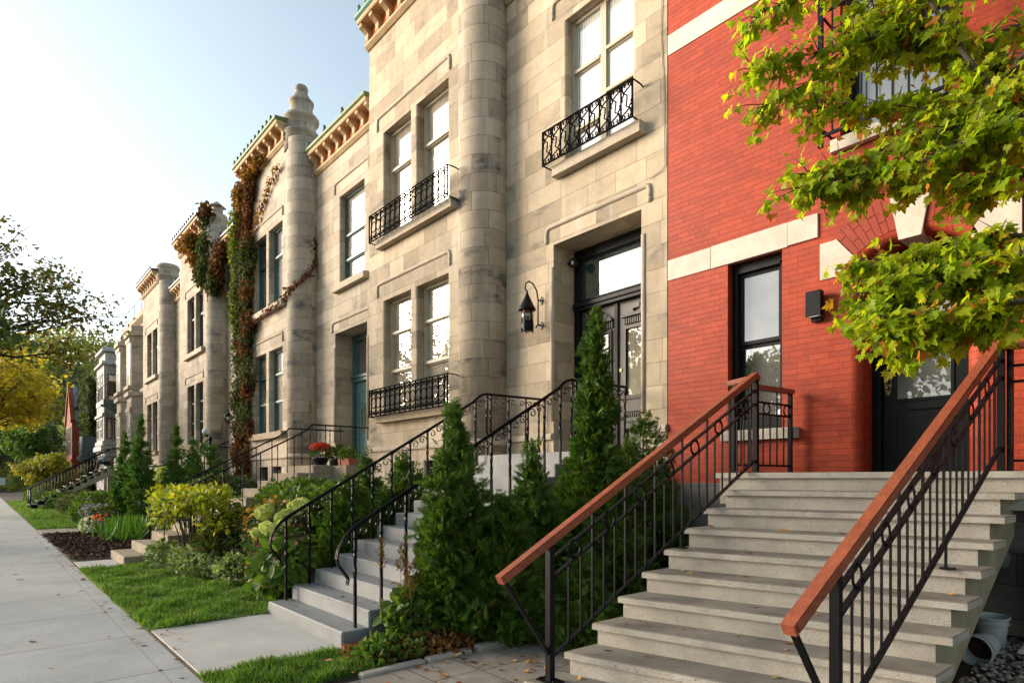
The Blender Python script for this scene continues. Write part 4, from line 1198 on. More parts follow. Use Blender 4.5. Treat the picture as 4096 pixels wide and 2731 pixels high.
def lantern_b(x, y, z, label):
    t = thing("wall_lantern", label, "lantern", (x, YW, z))
    mb = MB(); s = 1.0
    mb.lathe(x, y, [(.02, z + .42), (.05, z + .39), (.03, z + .36), (.09, z + .31), (.17, z + .24), (.16, z + .225)], 6); mb.build("roof", M["black"], t)
    mb = MB(); mb.lathe(x, y, [(.075, z), (.145, z + .225)], 6); mb.build("glass", M["clearglass"], t)
    mb = MB()
    for k in range(6):
        a = 2 * PI * k / 6
        mb.tube([(x + .08 * math.cos(a), y + .08 * math.sin(a), z - .01), (x + .155 * math.cos(a), y + .155 * math.sin(a), z + .235)], .011, 5)
    mb.lathe(x, y, [(.03, z - .06), (.09, z - .02), (.085, z + .0)], 6)
    mb.build("body", M["black"], t)
    mb = MB(); pts = [(x, y, z + .40), (x, y, z + .50), (x, y + .06, z + .60), (x, y + .18, z + .62), (x, y + .28, z + .52), (x, y + .32, z + .35), (x, y + .32, z + .05), (x, y + .28, z - .12), (x, y + .16, z - .2), (x, y + .05, z - .15), (x, y, z - .05)]
    mb.tube(pts, .014, 7); mb.box(x - .03, x + .03, y + .31, YW - .002, z + .1, z + .4); mb.build("bracket", M["black"], t)
lantern_b(-23.6, 6.84, 3.72, "black glazed lantern on a curled bracket beside the ivy column")


# ================================================================== STAIRS
def spiral(mb, x, y, z, s, r=.052, flat=(.02, .007)):
    """C-scroll springing from a post under the handrail; s = side along the street's depth"""
    pts = []
    for i in range(5):
        t = i / 4; a = PI * (1 - .5 * t)
        pts.append((x, y + s * (.085 + .085 * math.cos(a)), z - .115 + .085 * math.sin(a)))
    cx, cz = y + s * .085, z - .03 - r
    for i in range(1, 17):
        a = PI / 2 - i * PI / 8; rr = r * (1 - .045 * i)
        pts.append((x, cx + s * rr * math.cos(a) * 1.0, cz + rr * math.sin(a)))
    mb.tube(pts, 1, up=(1, 0, 0), flat=(flat[1], flat[0]))


def stairs_A():
    t = thing("concrete_stairs", "grey painted concrete steps with curly black iron rails up to the black double doors", "stairs", (-6.5, 2.63, 0))
    n, run, rise, v0 = 12, .293, .168, 2.63
    for i in range(n):
        mb = MB(); mb.bbox(-7.5 + .004 * (i % 2), -5.5 - .004 * (i % 2), v0 + run * i, 7.165, rise * i + (.0 if i else -.08), rise * (i + 1), .014)
        mb.build("landing" if i == n - 1 else "step", M["greystep"] if i < 6 else M["paletread"], t)
    mb = MB(); mb.box(A["d0"] + .01, A["d1"] - .01, 7.17, 7.70, 1.95, 2.017); mb.build("threshold", M["paletread"], t)
    for x in (-7.42, -5.60):
        zr = lambda y: 1.17 + .573 * (y - 2.82)
        mb = MB()
        pts = [(x, 2.73, .60), (x, 2.745, .66), (x, 2.70, .72), (x, 2.645, .79), (x, 2.625, .87), (x, 2.64, .95), (x, 2.69, 1.04), (x, 2.76, 1.12), (x, 2.84, zr(2.84))]
        pts += [(x, y, zr(y)) for y in (3.6, 4.4, 5.2, 5.70)]
        top = 2.97
        pts += [(x, 5.80, zr(5.80) + .03), (x, 5.88, top - .02), (x, 5.96, top), (x, 6.6, top + .01), (x, 7.16, top + .02)]
        mb.tube(pts, 1, up=(1, 0, 0), flat=(.018, .045))
        mb.tube([(p[0], p[1], p[2] + .014) for p in pts], .013, 6)
        mb.build("handrail", M["black"], t)
        for i in range(n - 1):
            y = 2.82 + run * i; zb = rise * (i + 1); zt = zr(y) - .012
            if y > 5.85: continue
            mb = MB(); mb.tube([(x, y, zb), (x, y, zb + .25), (x, y, zb + .30), (x, y, (zb + zt) / 2 - .1)], 1, flat=(.026, .026))
            m = 9; za, zc = zb + .30, zt - .22
            mb.tube([(x, y, za + (zc - za) * q / m) for q in range(m + 1)], 1, flat=(.027, .027), twist=PI / 2 / .14)
            mb.tube([(x, y, zc), (x, y, zt)], 1, flat=(.026, .026)); mb.tube([(x, y, zc - .02), (x, y, zc + .02)], .02, 8)
            p = mb.build("baluster", M["black"], t)
            for s in (1, -1):
                mb = MB(); spiral(mb, x, y, zr(y + s * .085) - .0, s); mb.build("scroll", M["black"], p)
        for y in (5.97, 6.05, 6.42, 6.80, 7.10):
            mb = MB(); m = 9
            mb.tube([(x, y, 2.016), (x, y, 2.2)], 1, flat=(.026, .026))
            mb.tube([(x, y, 2.2 + .55 * q / m) for q in range(m + 1)], 1, flat=(.027, .027), twist=PI / 2 / .14)
            mb.tube([(x, y, 2.75), (x, y, top)], 1, flat=(.026, .026))
            p = mb.build("baluster", M["black"], t)
            if y > 6.0:
                for s in (1, -1):
                    if y + s * .17 < 7.2:
                        mb = MB(); spiral(mb, x, y, top - .005, s, .045); mb.build("scroll", M["black"], p)
stairs_A()


def stairs_B():
    t = thing("concrete_stairs", "beige concrete steps with plain thin iron rails up to the teal door", "stairs", (-14.2, 2.04, 0))
    n, run, rise, v0 = 11, .37, .179, 2.04
    for i in range(n):
        mb = MB(); mb.bbox(-14.97 + .004 * (i % 2), -13.45 - .004 * (i % 2), v0 + run * i, 7.165, rise * i - (.0 if i else .1), rise * (i + 1), .014)
        mb.build("landing" if i == n - 1 else "step", M["beigestep"], t)
    mb = MB(); mb.box(-16.2, -14.98, 6.25, 7.165, 1.3, 1.95); mb.box(-13.44, -12.75, 6.2, 7.165, 1.3, 1.96); mb.build("landing_wing", M["beigestep"], t)
    mb = MB(); mb.box(B_["d0"] + .01, B_["d1"] - .01, 7.17, 7.70, 1.95, 2.017); mb.build("threshold", M["beigestep"], t)
    for x in (-14.90, -13.52):
        zr = lambda y: 1.30 + .515 * (y - 2.8)
        mb = MB()
        pts = [(x, 2.72, 1.12), (x, 2.72, 1.20), (x, 2.76, 1.27), (x, 2.84, zr(2.84)), (x, 4, zr(4)), (x, 5.4, zr(5.4)), (x, 5.62, zr(5.62) + .02), (x, 5.74, zr(5.74) + .08), (x, 5.80, 2.90), (x, 5.86, 2.90), (x, 6.5, 2.90), (x, 7.17, 2.90)]
        mb.tube(pts, .018, 8, up=(1, 0, 0)); mb.build("handrail", M["black"], t)
        for i in range(12):
            y = 2.73 + .37 * i
            if y > 5.7 and i < 9: pass
            if y > 7.1: continue
            k = min(n, int((y - v0) / run) + 1); zb = rise * k - .002; zt = zr(y) if y < 5.7 else 2.90
            if i == 0: zt = 1.14
            mb = MB()
            if i % 2 and i:
                m = 12; mb.tube([(x, y, zb + (zt - zb) * q / m) for q in range(m + 1)], 1, flat=(.02, .02), twist=PI / 2 / .05)
            else: mb.tube([(x, y, zb), (x, y, zt)], .0105, 6)
            mb.build("baluster", M["black"], t)
stairs_B()


# --- stone steps of the red house (they run a little askew to the front)
AX, AV, RX, RV, Z0, HZ = 2.1847, .4956, .0093, .3094, .3383, .172


def sp(s, n, z): return (-3.2205 + AX * s + RX * n, 3.3486 + AV * s + RV * n, z)


def slab(mb, s0, s1, n0, n1, z0, z1, c=.008):
    """block in the skewed frame of the steps with eased front and top edges"""
    e = c / RV; es = c / 2.24
    P = lambda s, n, z: sp(s, n, z)
    f = [P(s0, n0, z0), P(s1, n0, z0), P(s1, n0, z1 - c), P(s0, n0, z1 - c)]
    tp = [P(s0 + es, n0 + e, z1), P(s1 - es, n0 + e, z1), P(s1 - es, n1, z1), P(s0 + es, n1, z1)]
    mb.face(f); mb.face(tp); mb.face([f[3], f[2], tp[1], tp[0]])
    mb.face([P(s0, n1, z0), P(s0, n0, z0), P(s0, n0, z1 - c), P(s0, n1, z1 - c)]); mb.face([P(s1, n0, z0), P(s1, n1, z0), P(s1, n1, z1 - c), P(s1, n0, z1 - c)])
    mb.face([P(s0, n1, z1 - c), f[3], tp[0], tp[3]]); mb.face([f[2], P(s1, n1, z1 - c), tp[2], tp[1]])
    mb.face([P(s0, n0, z0), P(s0, n1, z0), P(s1, n1, z0), P(s1, n0, z0)]); mb.face([P(s1, n1, z0), P(s0, n1, z0), P(s0, n1, z1), P(s1, n1, z1)])


def stairs_red():
    t = thing("stone_steps", "wide cast stone steps with red brown wooden handrails up to the arched door", "stairs", (-2.1, 3.6, 0))
    for n in range(-1, 8):
        z = Z0 + HZ * n
        s0, s1 = (0, 1) if n >= 0 else (-.04, 1.02)
        mb = MB(); slab(mb, s0, s1, n, n + 1.12, z - .052, z); mb.build("tread", M["treadstone"], t)
        mb = MB(); slab(mb, .012, .958, n + .10, n + .114, z - HZ, z - .0525, .001); mb.build("riser", M["caststone"], t)
    z = Z0 + HZ * 8
    # landing to the wall, running on to the right
    def poly(name, s0, s1, z0, z1, n0, mat):
        a, b = sp(s0, n0, z1), sp(s1, n0, z1)
        mb = MB(); P = [(a[0], a[1]), (b[0], b[1]), (b[0] + .02, 7.155), (a[0], 7.155)]
        mb.face([(x, y, z1) for x, y in P]); mb.face([(x, y, z0) for x, y in reversed(P)])
        for i in range(4):
            (xa, ya), (xb, yb) = P[i], P[(i + 1) % 4]; mb.face([(xa, ya, z0), (xb, yb, z0), (xb, yb, z1), (xa, ya, z1)])
        return mb.build(name, mat, t)
    poly("landing", -.11, .047, z - .055, z, 8, M["treadstone"]); poly("landing", .049, 1.03, z - .055, z, 8, M["treadstone"]); poly("landing", 1.032, 2.1, z - .055, z, 8, M["treadstone"])
    poly("landing_base", -.09, .0475, z - .32, z - .0555, 8.1, M["caststone"]); poly("landing_base", .0485, 1.01, z - .32, z - .0555, 8.1, M["caststone"]); poly("landing_base", 1.014, 2.08, z - .26, z - .0555, 8.1, M["caststone"])
    # sloping concrete string under the right ends
    out = [(-.885, -.06)]
    for n in range(-1, 8):
        zt = Z0 + HZ * n - .0545; out += [(n + .115, zt), (n + 1.115, zt)]
    out[1] = (-.885, out[1][1])
    out += [(8.3, Z0 + HZ * 8 - .06), (8.6, Z0 + HZ * 8 - .06), (8.6, 1.18), (8.0, 1.09), (.9, -.06)]
    mb = MB(); k = len(out)
    for i in range(k):
        (na, za), (nb, zb) = out[i], out[(i + 1) % k]
        mb.face([sp(.02, na, za), sp(.957, na, za), sp(.957, nb, zb), sp(.02, nb, zb)])
    mb.face([sp(.02, n, zz) for n, zz in out]); mb.face([sp(.957, n, zz) for n, zz in reversed(out)])
    mb.build("stringer", M["string"], t)

    def rail(xf, v_tip, v_post, v_top, zf, foot_v):
        mb = MB(); w, hh = .082, .062
        pts = [(xf(v_tip), v_tip, zf(v_tip)), (xf(v_tip + .02), v_tip + .02, zf(v_tip + .02)), (xf(v_top), v_top, zf(v_top))]
        mb.tube([pts[0], pts[2]], 1, up=(0, 0, 1), flat=(w - .016, hh)); mb.tube([pts[1], (xf(v_top - .01), v_top - .01, zf(v_top - .01))], 1, up=(0, 0, 1), flat=(w, hh - .016))
        mb.build("wooden_handrail", M["wood"], t)
        mb = MB(); mb.tube([(xf(v_post), v_post, .168), (xf(v_post), v_post, zf(v_post) - .03)], 1, up=(1, 0, 0), flat=(.05, .05)); mb.box(xf(v_post) - .09, xf(v_post) + .09, v_post - .06, v_post + .06, .166, .178)
        for q in (-.07, .07): mb.lathe(xf(v_post) + q, v_post - .03, [(.012, .178), (.012, .19), (0, .194)], 6)
        mb.build("post", M["black"], t)
        mb = MB(); mb.tube([(xf(v_top), v_top, 1.714), (xf(v_top), v_top, zf(v_top) - .03)], 1, up=(1, 0, 0), flat=(.05, .05)); mb.box(xf(v_top) - .06, xf(v_top) + .06, v_top - .06, v_top + .06, 1.712, 1.724); mb.build("post", M["black"], t)
        mb = MB(); mb.tube([(xf(v_post), v_post - .01, .36), (xf(v_tip + .04), v_tip + .04, zf(v_tip + .04) - .03)], 1, up=(1, 0, 0), flat=(.02, .034)); mb.build("brace", M["black"], t)
        for dz, nm in ((-.145, "rail_bar"), (-.285, "rail_bar"), (-.87, "rail_bar")):
            mb = MB(); va = v_post + (.0 if dz > -.5 else .02)
            mb.tube([(xf(va), va, zf(va) + dz), (xf(v_top), v_top, zf(v_top) + dz)], 1, up=(1, 0, 0), flat=(.013, .036)); mb.build(nm, M["black"], t)
        v = v_post + .19; i = 0
        while v < v_top - .06:
            lg = i % 3 == 2
            mb = MB(); th = .016 if lg else .0125
            mb.tube([(xf(v), v, zf(v) - .87), (xf(v), v, zf(v) - (.03 if lg else .285))], 1, up=(1, 0, 0), flat=(th, th)); mb.build("baluster", M["black"], t)
            if i % 3 == 1:
                vv = v - .065; mb = MB(); mb.ring((xf(vv), vv, zf(vv) - .215), .066, .006, (1, 0, 0), 22, flat=(.022, .008)); mb.build("ring", M["black"], t)
            v += .13; i += 1
        mb = MB(); zs = Z0 + HZ * math.floor((foot_v[0] - foot_v[1]) / RV)
        mb.tube([(xf(foot_v[0]), foot_v[0], zs), (xf(foot_v[0]), foot_v[0], zf(foot_v[0]) - .87)], 1, up=(1, 0, 0), flat=(.016, .016)); mb.box(xf(foot_v[0]) - .03, xf(foot_v[0]) + .05, foot_v[0] - .04, foot_v[0] + .04, zs - .001, zs + .012)
        mb.build("foot", M["black"], t)
    rail(lambda v: -3.19 + .036 * (v - 2.68), 2.68, 3.15, 6.04, lambda v: .955 + .5265 * (v - 2.68), (4.75, 3.349))
    rail(lambda v: -1.31 + .0559 * (v - 2.9), 2.90, 3.39, 6.36, lambda v: .93 + .538 * (v - 2.9), (5.05, 3.349 + .45))
    # guards of the landing
    def guard(P, Q, z, cap=True, wood0=0):
        P = Vector(P); Q = Vector(Q); d = (Q - P); ln = d.length; d.normalize()
        mb = MB(); mb.tube([P - d * .03 + Vector((0, 0, z)), Q + d * .03 + Vector((0, 0, z))], 1, up=(0, 0, 1), flat=(.08, .05)); mb.build("wooden_handrail", M["wood"], t)
        for zz in (z - .16, z - .29, 1.80):
            mb = MB(); mb.tube([P + Vector((0, 0, zz)), Q + Vector((0, 0, zz))], 1, up=(0, 0, 1), flat=(.012, .022)); mb.build("rail_bar", M["black"], t)
        for e in (P, Q):
            mb = MB(); mb.tube([e + Vector((0, 0, 1.714)), e + Vector((0, 0, z - .02))], 1, up=(1, 0, 0), flat=(.042, .042)); mb.box(e.x - .05, e.x + .05, e.y - .05, e.y + .05, 1.712, 1.722); mb.build("post", M["black"], t)
        k = max(2, int(ln / .13))
        for i in range(1, k):
            e = P + d * (ln * i / k); mb = MB(); mb.tube([e + Vector((0, 0, 1.80)), e + Vector((0, 0, z - (.03 if i % 3 == 0 else .29)))], 1, up=(1, 0, 0), flat=(.013, .013)); mb.build("baluster", M["black"], t)
            if i % 3 == 1 and ln < 2: 
                e2 = e + d * .065; mb = MB(); mb.ring((e2.x, e2.y, z - .225), .062, .006, d.cross(Vector((0, 0, 1))), 20, flat=(.02, .008)); mb.build("ring", M["black"], t)
    guard((-3.31, 6.03, 0), (-3.18, 7.08, 0), 2.66)
    guard((-1.06, 6.38, 0), (1.2, 6.89, 0), 2.74)
    mb = MB()
    for z in (1.80, 2.40): mb.tube([(-3.31, 6.03, z), (-3.07, 6.04, z)], .006, 5)
    mb.build("link", M["black"], t)
    mb = MB(); mb.tube([(-3.36, 6.02, 2.665), (-3.03, 6.03, 2.70)], 1, up=(0, 0, 1), flat=(.08, .05)); mb.build("wooden_handrail", M["wood"], t)


M["string"] = plain("mossy_concrete", (.33, .305, .205), (.19, .175, .105), 3.0, 0.9, bmp=0.4, bs=30)
stairs_red()

# things under the stone steps
t = thing("plastic_bucket", "white plastic bucket lying on its side on the gravel under the steps", "bucket", (-1.22, 5.85, .25))
def bucket(t, c, ax, r0, r1, ln, rim):
    ax = Vector(ax).normalized(); c = Vector(c)
    mb = MB(); mb.tube([c, c + ax * .01, c + ax * ln * .5, c + ax * ln], [r0 * .95, r0, (r0 + r1) / 2, r1], 24, caps=False)
    mb.tube([c + ax * ln, c + ax * (ln - .01), c + ax * .02], [r1 - .008, r1 - .012, r0 - .01], 24, caps=False)
    mb.tube([c + ax * .012, c + ax * .014], [r0, r0], 24); mb.build("shell", M["bucket"], t)
    mb = MB(); u = ax.cross(Vector((0, 0, 1)))
    mb.ring(c + ax * ln, r1 + .004, .009, ax, 26); mb.ring(c + ax * (ln - .05), r1 + .002, .006, ax, 26); mb.build("rim", M["bucket"], t)
    mb = MB(); mb.tube([c + ax * (ln * .45), c + ax * (ln * .5)], [r1 * .88, r1 * .88], 24); mb.build("soil", M["mulch"], t)  # dark disc added to stand for the shade inside the bucket
bucket(t, (-1.15, 6.06, .335), (-.12, -.98, -.06), .09, .112, .26, 1)
t = thing("plastic_bucket", "upright white plastic bucket of dry stems behind the tipped one", "bucket", (-1.08, 6.5, .25))
bucket(t, (-1.2, 6.45, .22), (0.02, -.05, 1), .095, .118, .27, 1)
t = thing("storage_box", "black plastic storage box in the dark under the landing", "box", (-.6, 6.7, .2))
mb = MB(); mb.bbox(-.95, -.1, 6.55, 7.1, .2, .98, .03); mb.build("body", M["dark"], t)
mb = MB(); mb.bbox(-.98, -.07, 6.52, 7.12, .985, 1.05, .03); mb.build("lid", M["dark"], t)
t = thing("plastic_sack", "crumpled pale plastic sack on the gravel beside the buckets", "sack", (-.85, 6.2, .25))
mb = MB()
for j in range(9):
    for i in range(13):
        u, w = i / 12, j / 8
        mb.v.append((-1.0 + .42 * u, 6.28 + .2 * w - .1 * u, .25 + .14 * math.sin(PI * u) ** .5 * math.sin(PI * w) ** .6 + .025 * math.sin(u * 19 + w * 7) * math.sin(w * 13)))
for j in range(8):
    for i in range(12):
        a = j * 13 + i; mb.f.append((a, a + 1, a + 14, a + 13)); mb.uv.append([(0, 0)] * 4); mb.sm.append(True)
mb.build("sheet", M["white"], t, fix=False)
# gravel
mb = MB()
nG = 2600
V0 = np.array([(1, 0, 0), (-1, 0, 0), (0, 1, 0), (0, -1, 0), (0, 0, 1), (0, 0, -1), (.6, .6, .3), (-.6, .6, -.3)])
ico = [(0, 2, 4), (2, 1, 4), (1, 3, 4), (3, 0, 4), (2, 0, 5), (1, 2, 5), (3, 1, 5), (0, 3, 5)]
for i in range(nG):
    c = (RND.uniform(-1.15, .5), RND.uniform(4.2, 6.9)); 
    z = .215 + RND.uniform(0, .03); r = RND.uniform(.016, .034); R = Matrix.Rotation(RND.uniform(0, 6.3), 3, "Z") @ Matrix.Rotation(RND.uniform(-.5, .5), 3, "X")
    b = len(mb.v); sx, sy, sz = r * RND.uniform(.8, 1.4), r, r * RND.uniform(.5, .8)
    for p in V0[:6]:
        q = R @ Vector((p[0] * sx, p[1] * sy, p[2] * sz)); mb.v.append((c[0] + q.x, c[1] + q.y, z + q.z))
    for f in ico: mb.f.append(tuple(b + k for k in f)); mb.uv.append([(0, 0)] * 3); mb.sm.append(True)
g = mb.build("gravel", M["pebble"], fix=False); tag(g, "rounded river pebbles under the stone steps", "gravel", kind="stuff")
mb = MB(); mb.box(-1.25, 2.0, 3.9, 7.15, .031, .205); tag(mb.build("gravel_bed", M["terrain"]), kind="structure")

# flower pots on the landing by the teal door
t = thing("flower_pot", "hanging pot of red chrysanthemums standing by the post of the teal door's landing", "flower pot", (-14.55, 6.4, 1.96))
mb = MB(); mb.lathe(-14.55, 6.4, [(.0, 1.96), (.15, 1.96), (.17, 2.0), (.15, 2.005)], 20); mb.build("saucer", M["tealpot"], t)
mb = MB(); mb.lathe(-14.55, 6.4, [(.13, 2.005), (.2, 2.15), (.215, 2.155), (.215, 2.185), (.19, 2.18), (.0, 2.15)], 22); mb.build("pot", M["dark"], t)
mb = MB(); mb.tube([(-14.72, 6.4, 2.17), (-14.55, 6.38, 2.82), (-14.38, 6.4, 2.17)], .006, 5); mb.build("hanger", M["dark"], t)
P, N = blob(260, (-14.55, 6.4, 2.30), (.23, .23, .16)); leaves("foliage", P, N + rdir(260) * .6, N + rdir(260) * .5 + [0, 0, .4], .08, "oval", L["shrub"], t)
P, N = blob(520, (-14.55, 6.4, 2.42), (.27, .27, .13), .8); k = P[:, 2] > 2.38; leaves("flowers", P[k], N[k], rdir(k.sum()), .075, "daisy", L["mum"], t)
t = thing("flower_pot", "dark pot of leafy plants with a few pink flowers on the teal door's landing", "flower pot", (-13.95, 6.6, 1.96))
mb = MB(); mb.lathe(-13.95, 6.6, [(0, 1.965), (.2, 1.965), (.24, 2.12), (.25, 2.14), (.22, 2.13), (0, 2.1)], 20); mb.build("pot", M["dark"], t)
P, N = blob(260, (-13.95, 6.6, 2.26), (.27, .25, .17)); leaves("foliage", P, N + rdir(260) * .6, N + rdir(260) * .5 + [0, 0, .4], .1, "oval", L["ivygreen"], t)
P, N = blob(26, (-14.1, 6.5, 2.30), (.16, .15, .12), .8); leaves("flowers", P, N, rdir(26), .07, "petal4", L["pink"], t)
t = thing("flower_pot", "long clay planter of light green leaves nearest the teal door", "flower pot", (-13.45, 6.55, 1.96))
mb = MB(); mb.prism_x([(6.45, 1.972), (6.67, 1.972), (6.70, 2.13), (6.42, 2.13)], -13.66, -13.10); mb.build("planter", M["clay"], t)
P, N = blob(240, (-13.38, 6.56, 2.22), (.3, .16, .15)); leaves("foliage", P, N + rdir(240) * .6, N + rdir(240) * .5 + [0, 0, .5], .085, "oval", L["midgreen"], t)


# ================================================================== PLANTS
def cedar(name, label, x, y, z0, h, prof, n, size, mat, cat="conifer", group=None, lean=(0, 0), brown=0, seed=0):
    """prof: list of (height fraction, radius); dense flat sprays pointing out and up round a hidden stem"""
    t = thing(name, label, cat, (x, y, z0), group)
    mb = MB(); mb.tube([(x, y, z0 - .05), (x + lean[0] * .5, y + lean[1] * .5, z0 + h * .5), (x + lean[0], y + lean[1], z0 + h * .93)], [.035, .022, .006], 6); mb.build("trunk", M["bark"], t)
    hs = np.array([p[0] for p in prof]); rs = np.array([p[1] for p in prof])
    # branchlets in proportion to circumference, each carrying a tuft of sprays
    k = 14; nb = n // k
    u = NPR.random(nb * 4); keep = NPR.random(nb * 4) < (np.interp(u, hs, rs) + .04) / (rs.max() + .04)
    u = u[keep][:nb]; nb = len(u)
    a = NPR.random(nb) * 2 * PI
    r = np.interp(u, hs, rs)
    lump = 1 + .14 * np.sin(a * 3 + u * 9 + seed) + .12 * np.sin(a * 2 + u * 27 + seed)
    q = .42 + .52 * NPR.random(nb) ** .5
    rr = r * lump * q
    out = np.column_stack([np.cos(a), np.sin(a), np.zeros(nb)])
    tip = np.column_stack([x + lean[0] * u + rr * np.cos(a), y + lean[1] * u + rr * np.sin(a), z0 + u * h])
    d = nrm(out + np.column_stack([np.zeros(nb), np.zeros(nb), .15 + 1.1 * u + NPR.normal(0, .4, nb)]) + NPR.normal(0, .25, (nb, 3)))
    sc = (.7 + .6 * NPR.random(nb)) * (1 - .3 * u)
    n = nb * k; rp = lambda v: np.repeat(v, k, axis=0)
    f = NPR.random((n, 1)) ** .6
    P = rp(tip) - rp(d) * (1 - f) * (.16 + .5 * rp(rr)[:, None]) + NPR.normal(0, .032, (n, 3)); u = rp(u)
    T = rp(d) * .9 + NPR.normal(0, .42, (n, 3)) + [0, 0, -.15]; N = np.cross(rp(d), [0, 0, 1.0]) + NPR.normal(0, .6, (n, 3))
    S = size * rp(sc) * (.65 + .5 * NPR.random(n))
    leaves("foliage", P - nrm(T) * S[:, None] * .45, N, T, S, "spray", mat, t)
    if brown:
        k = NPR.random(n) < brown; k &= (u < .75)
        leaves("dead_foliage", P[k] - nrm(T[k]) * S[k, None] * .4, N[k], T[k], S[k] * .8, "spray", L["cedarbrown"], t)
    return t


CONE = [(0, .55), (.12, .9), (.3, 1.0), (.5, .82), (.75, .48), (.92, .2), (1, .03)]
def cone(r): return [(a, b * r) for a, b in CONE]
def spire(r): return [(0, .6 * r), (.1, .95 * r), (.28, r), (.42, .72 * r), (.55, .40 * r), (.75, .32 * r), (.9, .2 * r), (1, .03 * r)]


GZ = ground_z
cedar("cedar_shrub", "full bright green cedar overhanging the lower grey steps, nearest the camera", -5.02, 3.62, .1, 2.32, cone(.50), 6270, 00.176, L["cedar"], group="cedars by the grey steps", brown=.02, seed=1)
cedar("cedar_shrub", "tall narrow cedar spire in front of the black double doors", -4.72, 5.45, .35, 3.32, spire(.66), 9880, 00.176, L["cedar"], group="cedars by the grey steps", brown=.03, seed=2)
cedar("cedar_shrub", "small pointed cedar half way up the grey steps, left of the tall spire", -4.86, 4.55, .25, 1.82, cone(.46), 4560, 00.157, L["cedar"], group="cedars by the grey steps", seed=3)
cedar("cedar_shrub", "low wide cedar drooping over the mulch behind the near wooden handrail's end", -4.72, 4.0, .06, 1.42, [(0, .5), (.2, .58), (.5, .52), (.8, .34), (1, .06)], 5130, 00.176, L["cedar"], group="cedars by the grey steps", brown=.02, seed=4)
cedar("cedar_shrub", "dark round cedar against the limestone beside the tall spire", -4.68, 6.3, .4, 2.1, [(0, .4), (.4, .5), (.7, .42), (.9, .25), (1, .06)], 3230, 00.157, L["cedar"], group="cedars by the grey steps", brown=.02, seed=5)
cedar("cedar_shrub", "low dark cedar growing behind the balusters of the stone steps", -4.25, 5.1, .06, 1.30, [(0, .5), (.3, .58), (.7, .46), (1, .1)], 4370, 00.157, L["cedar"], group="cedars by the grey steps", seed=6)
cedar("cedar_shrub", "knee-high light green cedar tuft in front of the red house's grey foundation", -4.15, 6.35, .55, .78, [(0, .16), (.4, .24), (.8, .16), (1, .03)], 798, 00.120, L["cedar"], group="cedars by the grey steps", seed=7)
cedar("cedar_shrub", "thin dark cedar low between the kerb and the stone steps", -3.95, 4.35, .02, .92, [(0, .34), (.4, .4), (.8, .28), (1, .06)], 2090, 00.139, L["cedar"], group="cedars by the grey steps", seed=8)
cedar("cedar_shrub", "broad dark cedar hugging the left rail of the grey steps", -8.05, 3.95, .3, 1.42, [(0, .42), (.3, .52), (.7, .42), (1, .08)], 4180, 00.157, L["cedar"], group="cedars by the grey steps", seed=9)
cedar("cedar_shrub", "dark cedar in front of the barred basement window", -8.75, 5.3, .7, 1.42, [(0, .42), (.4, .46), (.8, .28), (1, .06)], 3230, 00.157, L["cedar"], group="cedars by the grey steps", seed=10)
cedar("cedar_shrub", "pointed cedar with a feathery tip beside the flower pots' landing", -10.35, 5.45, .75, 1.48, cone(.42), 2850, 00.157, L["cedar"], group="cedars by the grey steps", seed=11)
AG = "clipped arborvitae in the far gardens"
cedar("arborvitae", "leftmost slender arborvitae, by the foot of the far dark stairs", -24.75, 3.8, .1, 3.25, cone(.52), 3600, .19, L["cedarfar"], group=AG, seed=21)
cedar("arborvitae", "tallest slender arborvitae, second from the far stairs", -22.3, 3.85, .2, 3.5, cone(.56), 3900, .19, L["cedarfar"], group=AG, seed=22)
cedar("arborvitae", "narrow arborvitae beside the white globe lamp", -21.6, 4.7, .5, 2.95, cone(.44), 2900, .18, L["cedarfar"], group=AG, seed=23)
cedar("arborvitae", "small pointed arborvitae squeezed between two bigger ones", -22.6, 5.4, .8, 2.25, cone(.36), 2000, .17, L["cedarfar"], group=AG, seed=24)
cedar("arborvitae", "broad egg-shaped arborvitae nearest the ivy-covered bay", -20.9, 5.35, .7, 2.45, [(0, .55), (.3, .78), (.6, .68), (.85, .4), (1, .06)], 3800, .17, L["cedarfar"], group=AG, seed=25)


def bush(name, label, cat, c, r, n, size, mat, kind="oval", group=None, stems=6, stemmat="bark", hollow=.5, extra=(), droop=0.0, gz=None, stemr=.008):
    """leafy shrub: a few bare stems and a lumpy cloud of leaves; extra = further lobes (centre, radii, n)"""
    z0 = gz if gz is not None else max(0, GZ(c[0], c[1]))
    t = thing(name, label, cat, (c[0], c[1], z0), group)
    if stems:
        mb = MB()
        for k in range(stems):
            a = RND.uniform(0, 6.28); q = RND.uniform(.2, .8)
            e = (c[0] + r[0] * q * math.cos(a), c[1] + r[1] * q * math.sin(a), c[2] + r[2] * RND.uniform(-.2, .5))
            mb.tube([(c[0] + .1 * math.cos(a), c[1] + .1 * math.sin(a), z0 - .03), ((c[0] + e[0]) / 2 + RND.uniform(-.05, .05), (c[1] + e[1]) / 2, (z0 + e[2]) / 2), e], [stemr, stemr * .8, stemr * .4], 5)
        mb.build("stems", M[stemmat], t)
    PP = []; NN = []
    for cc, rr, m in [(c, r, n)] + list(extra):
        P, N = blob(m, cc, rr, hollow)
        P = P + .12 * np.array(rr) * np.sin(P[:, [1, 2, 0]] * (4.2 / max(rr)) + 1.3) 
        k = P[:, 2] > z0 + .01
        PP.append(P[k]); NN.append(N[k])
    P = np.concatenate(PP); N = np.concatenate(NN); m = len(P)
    T = N * .7 + rdir(m) * .8 + [0, 0, .25 - droop]
    leaves("foliage", P, N * .6 + rdir(m) * .7 + [0, 0, .7], T, size * (.7 + .6 * NPR.random(m)), kind, mat, t)
    return t


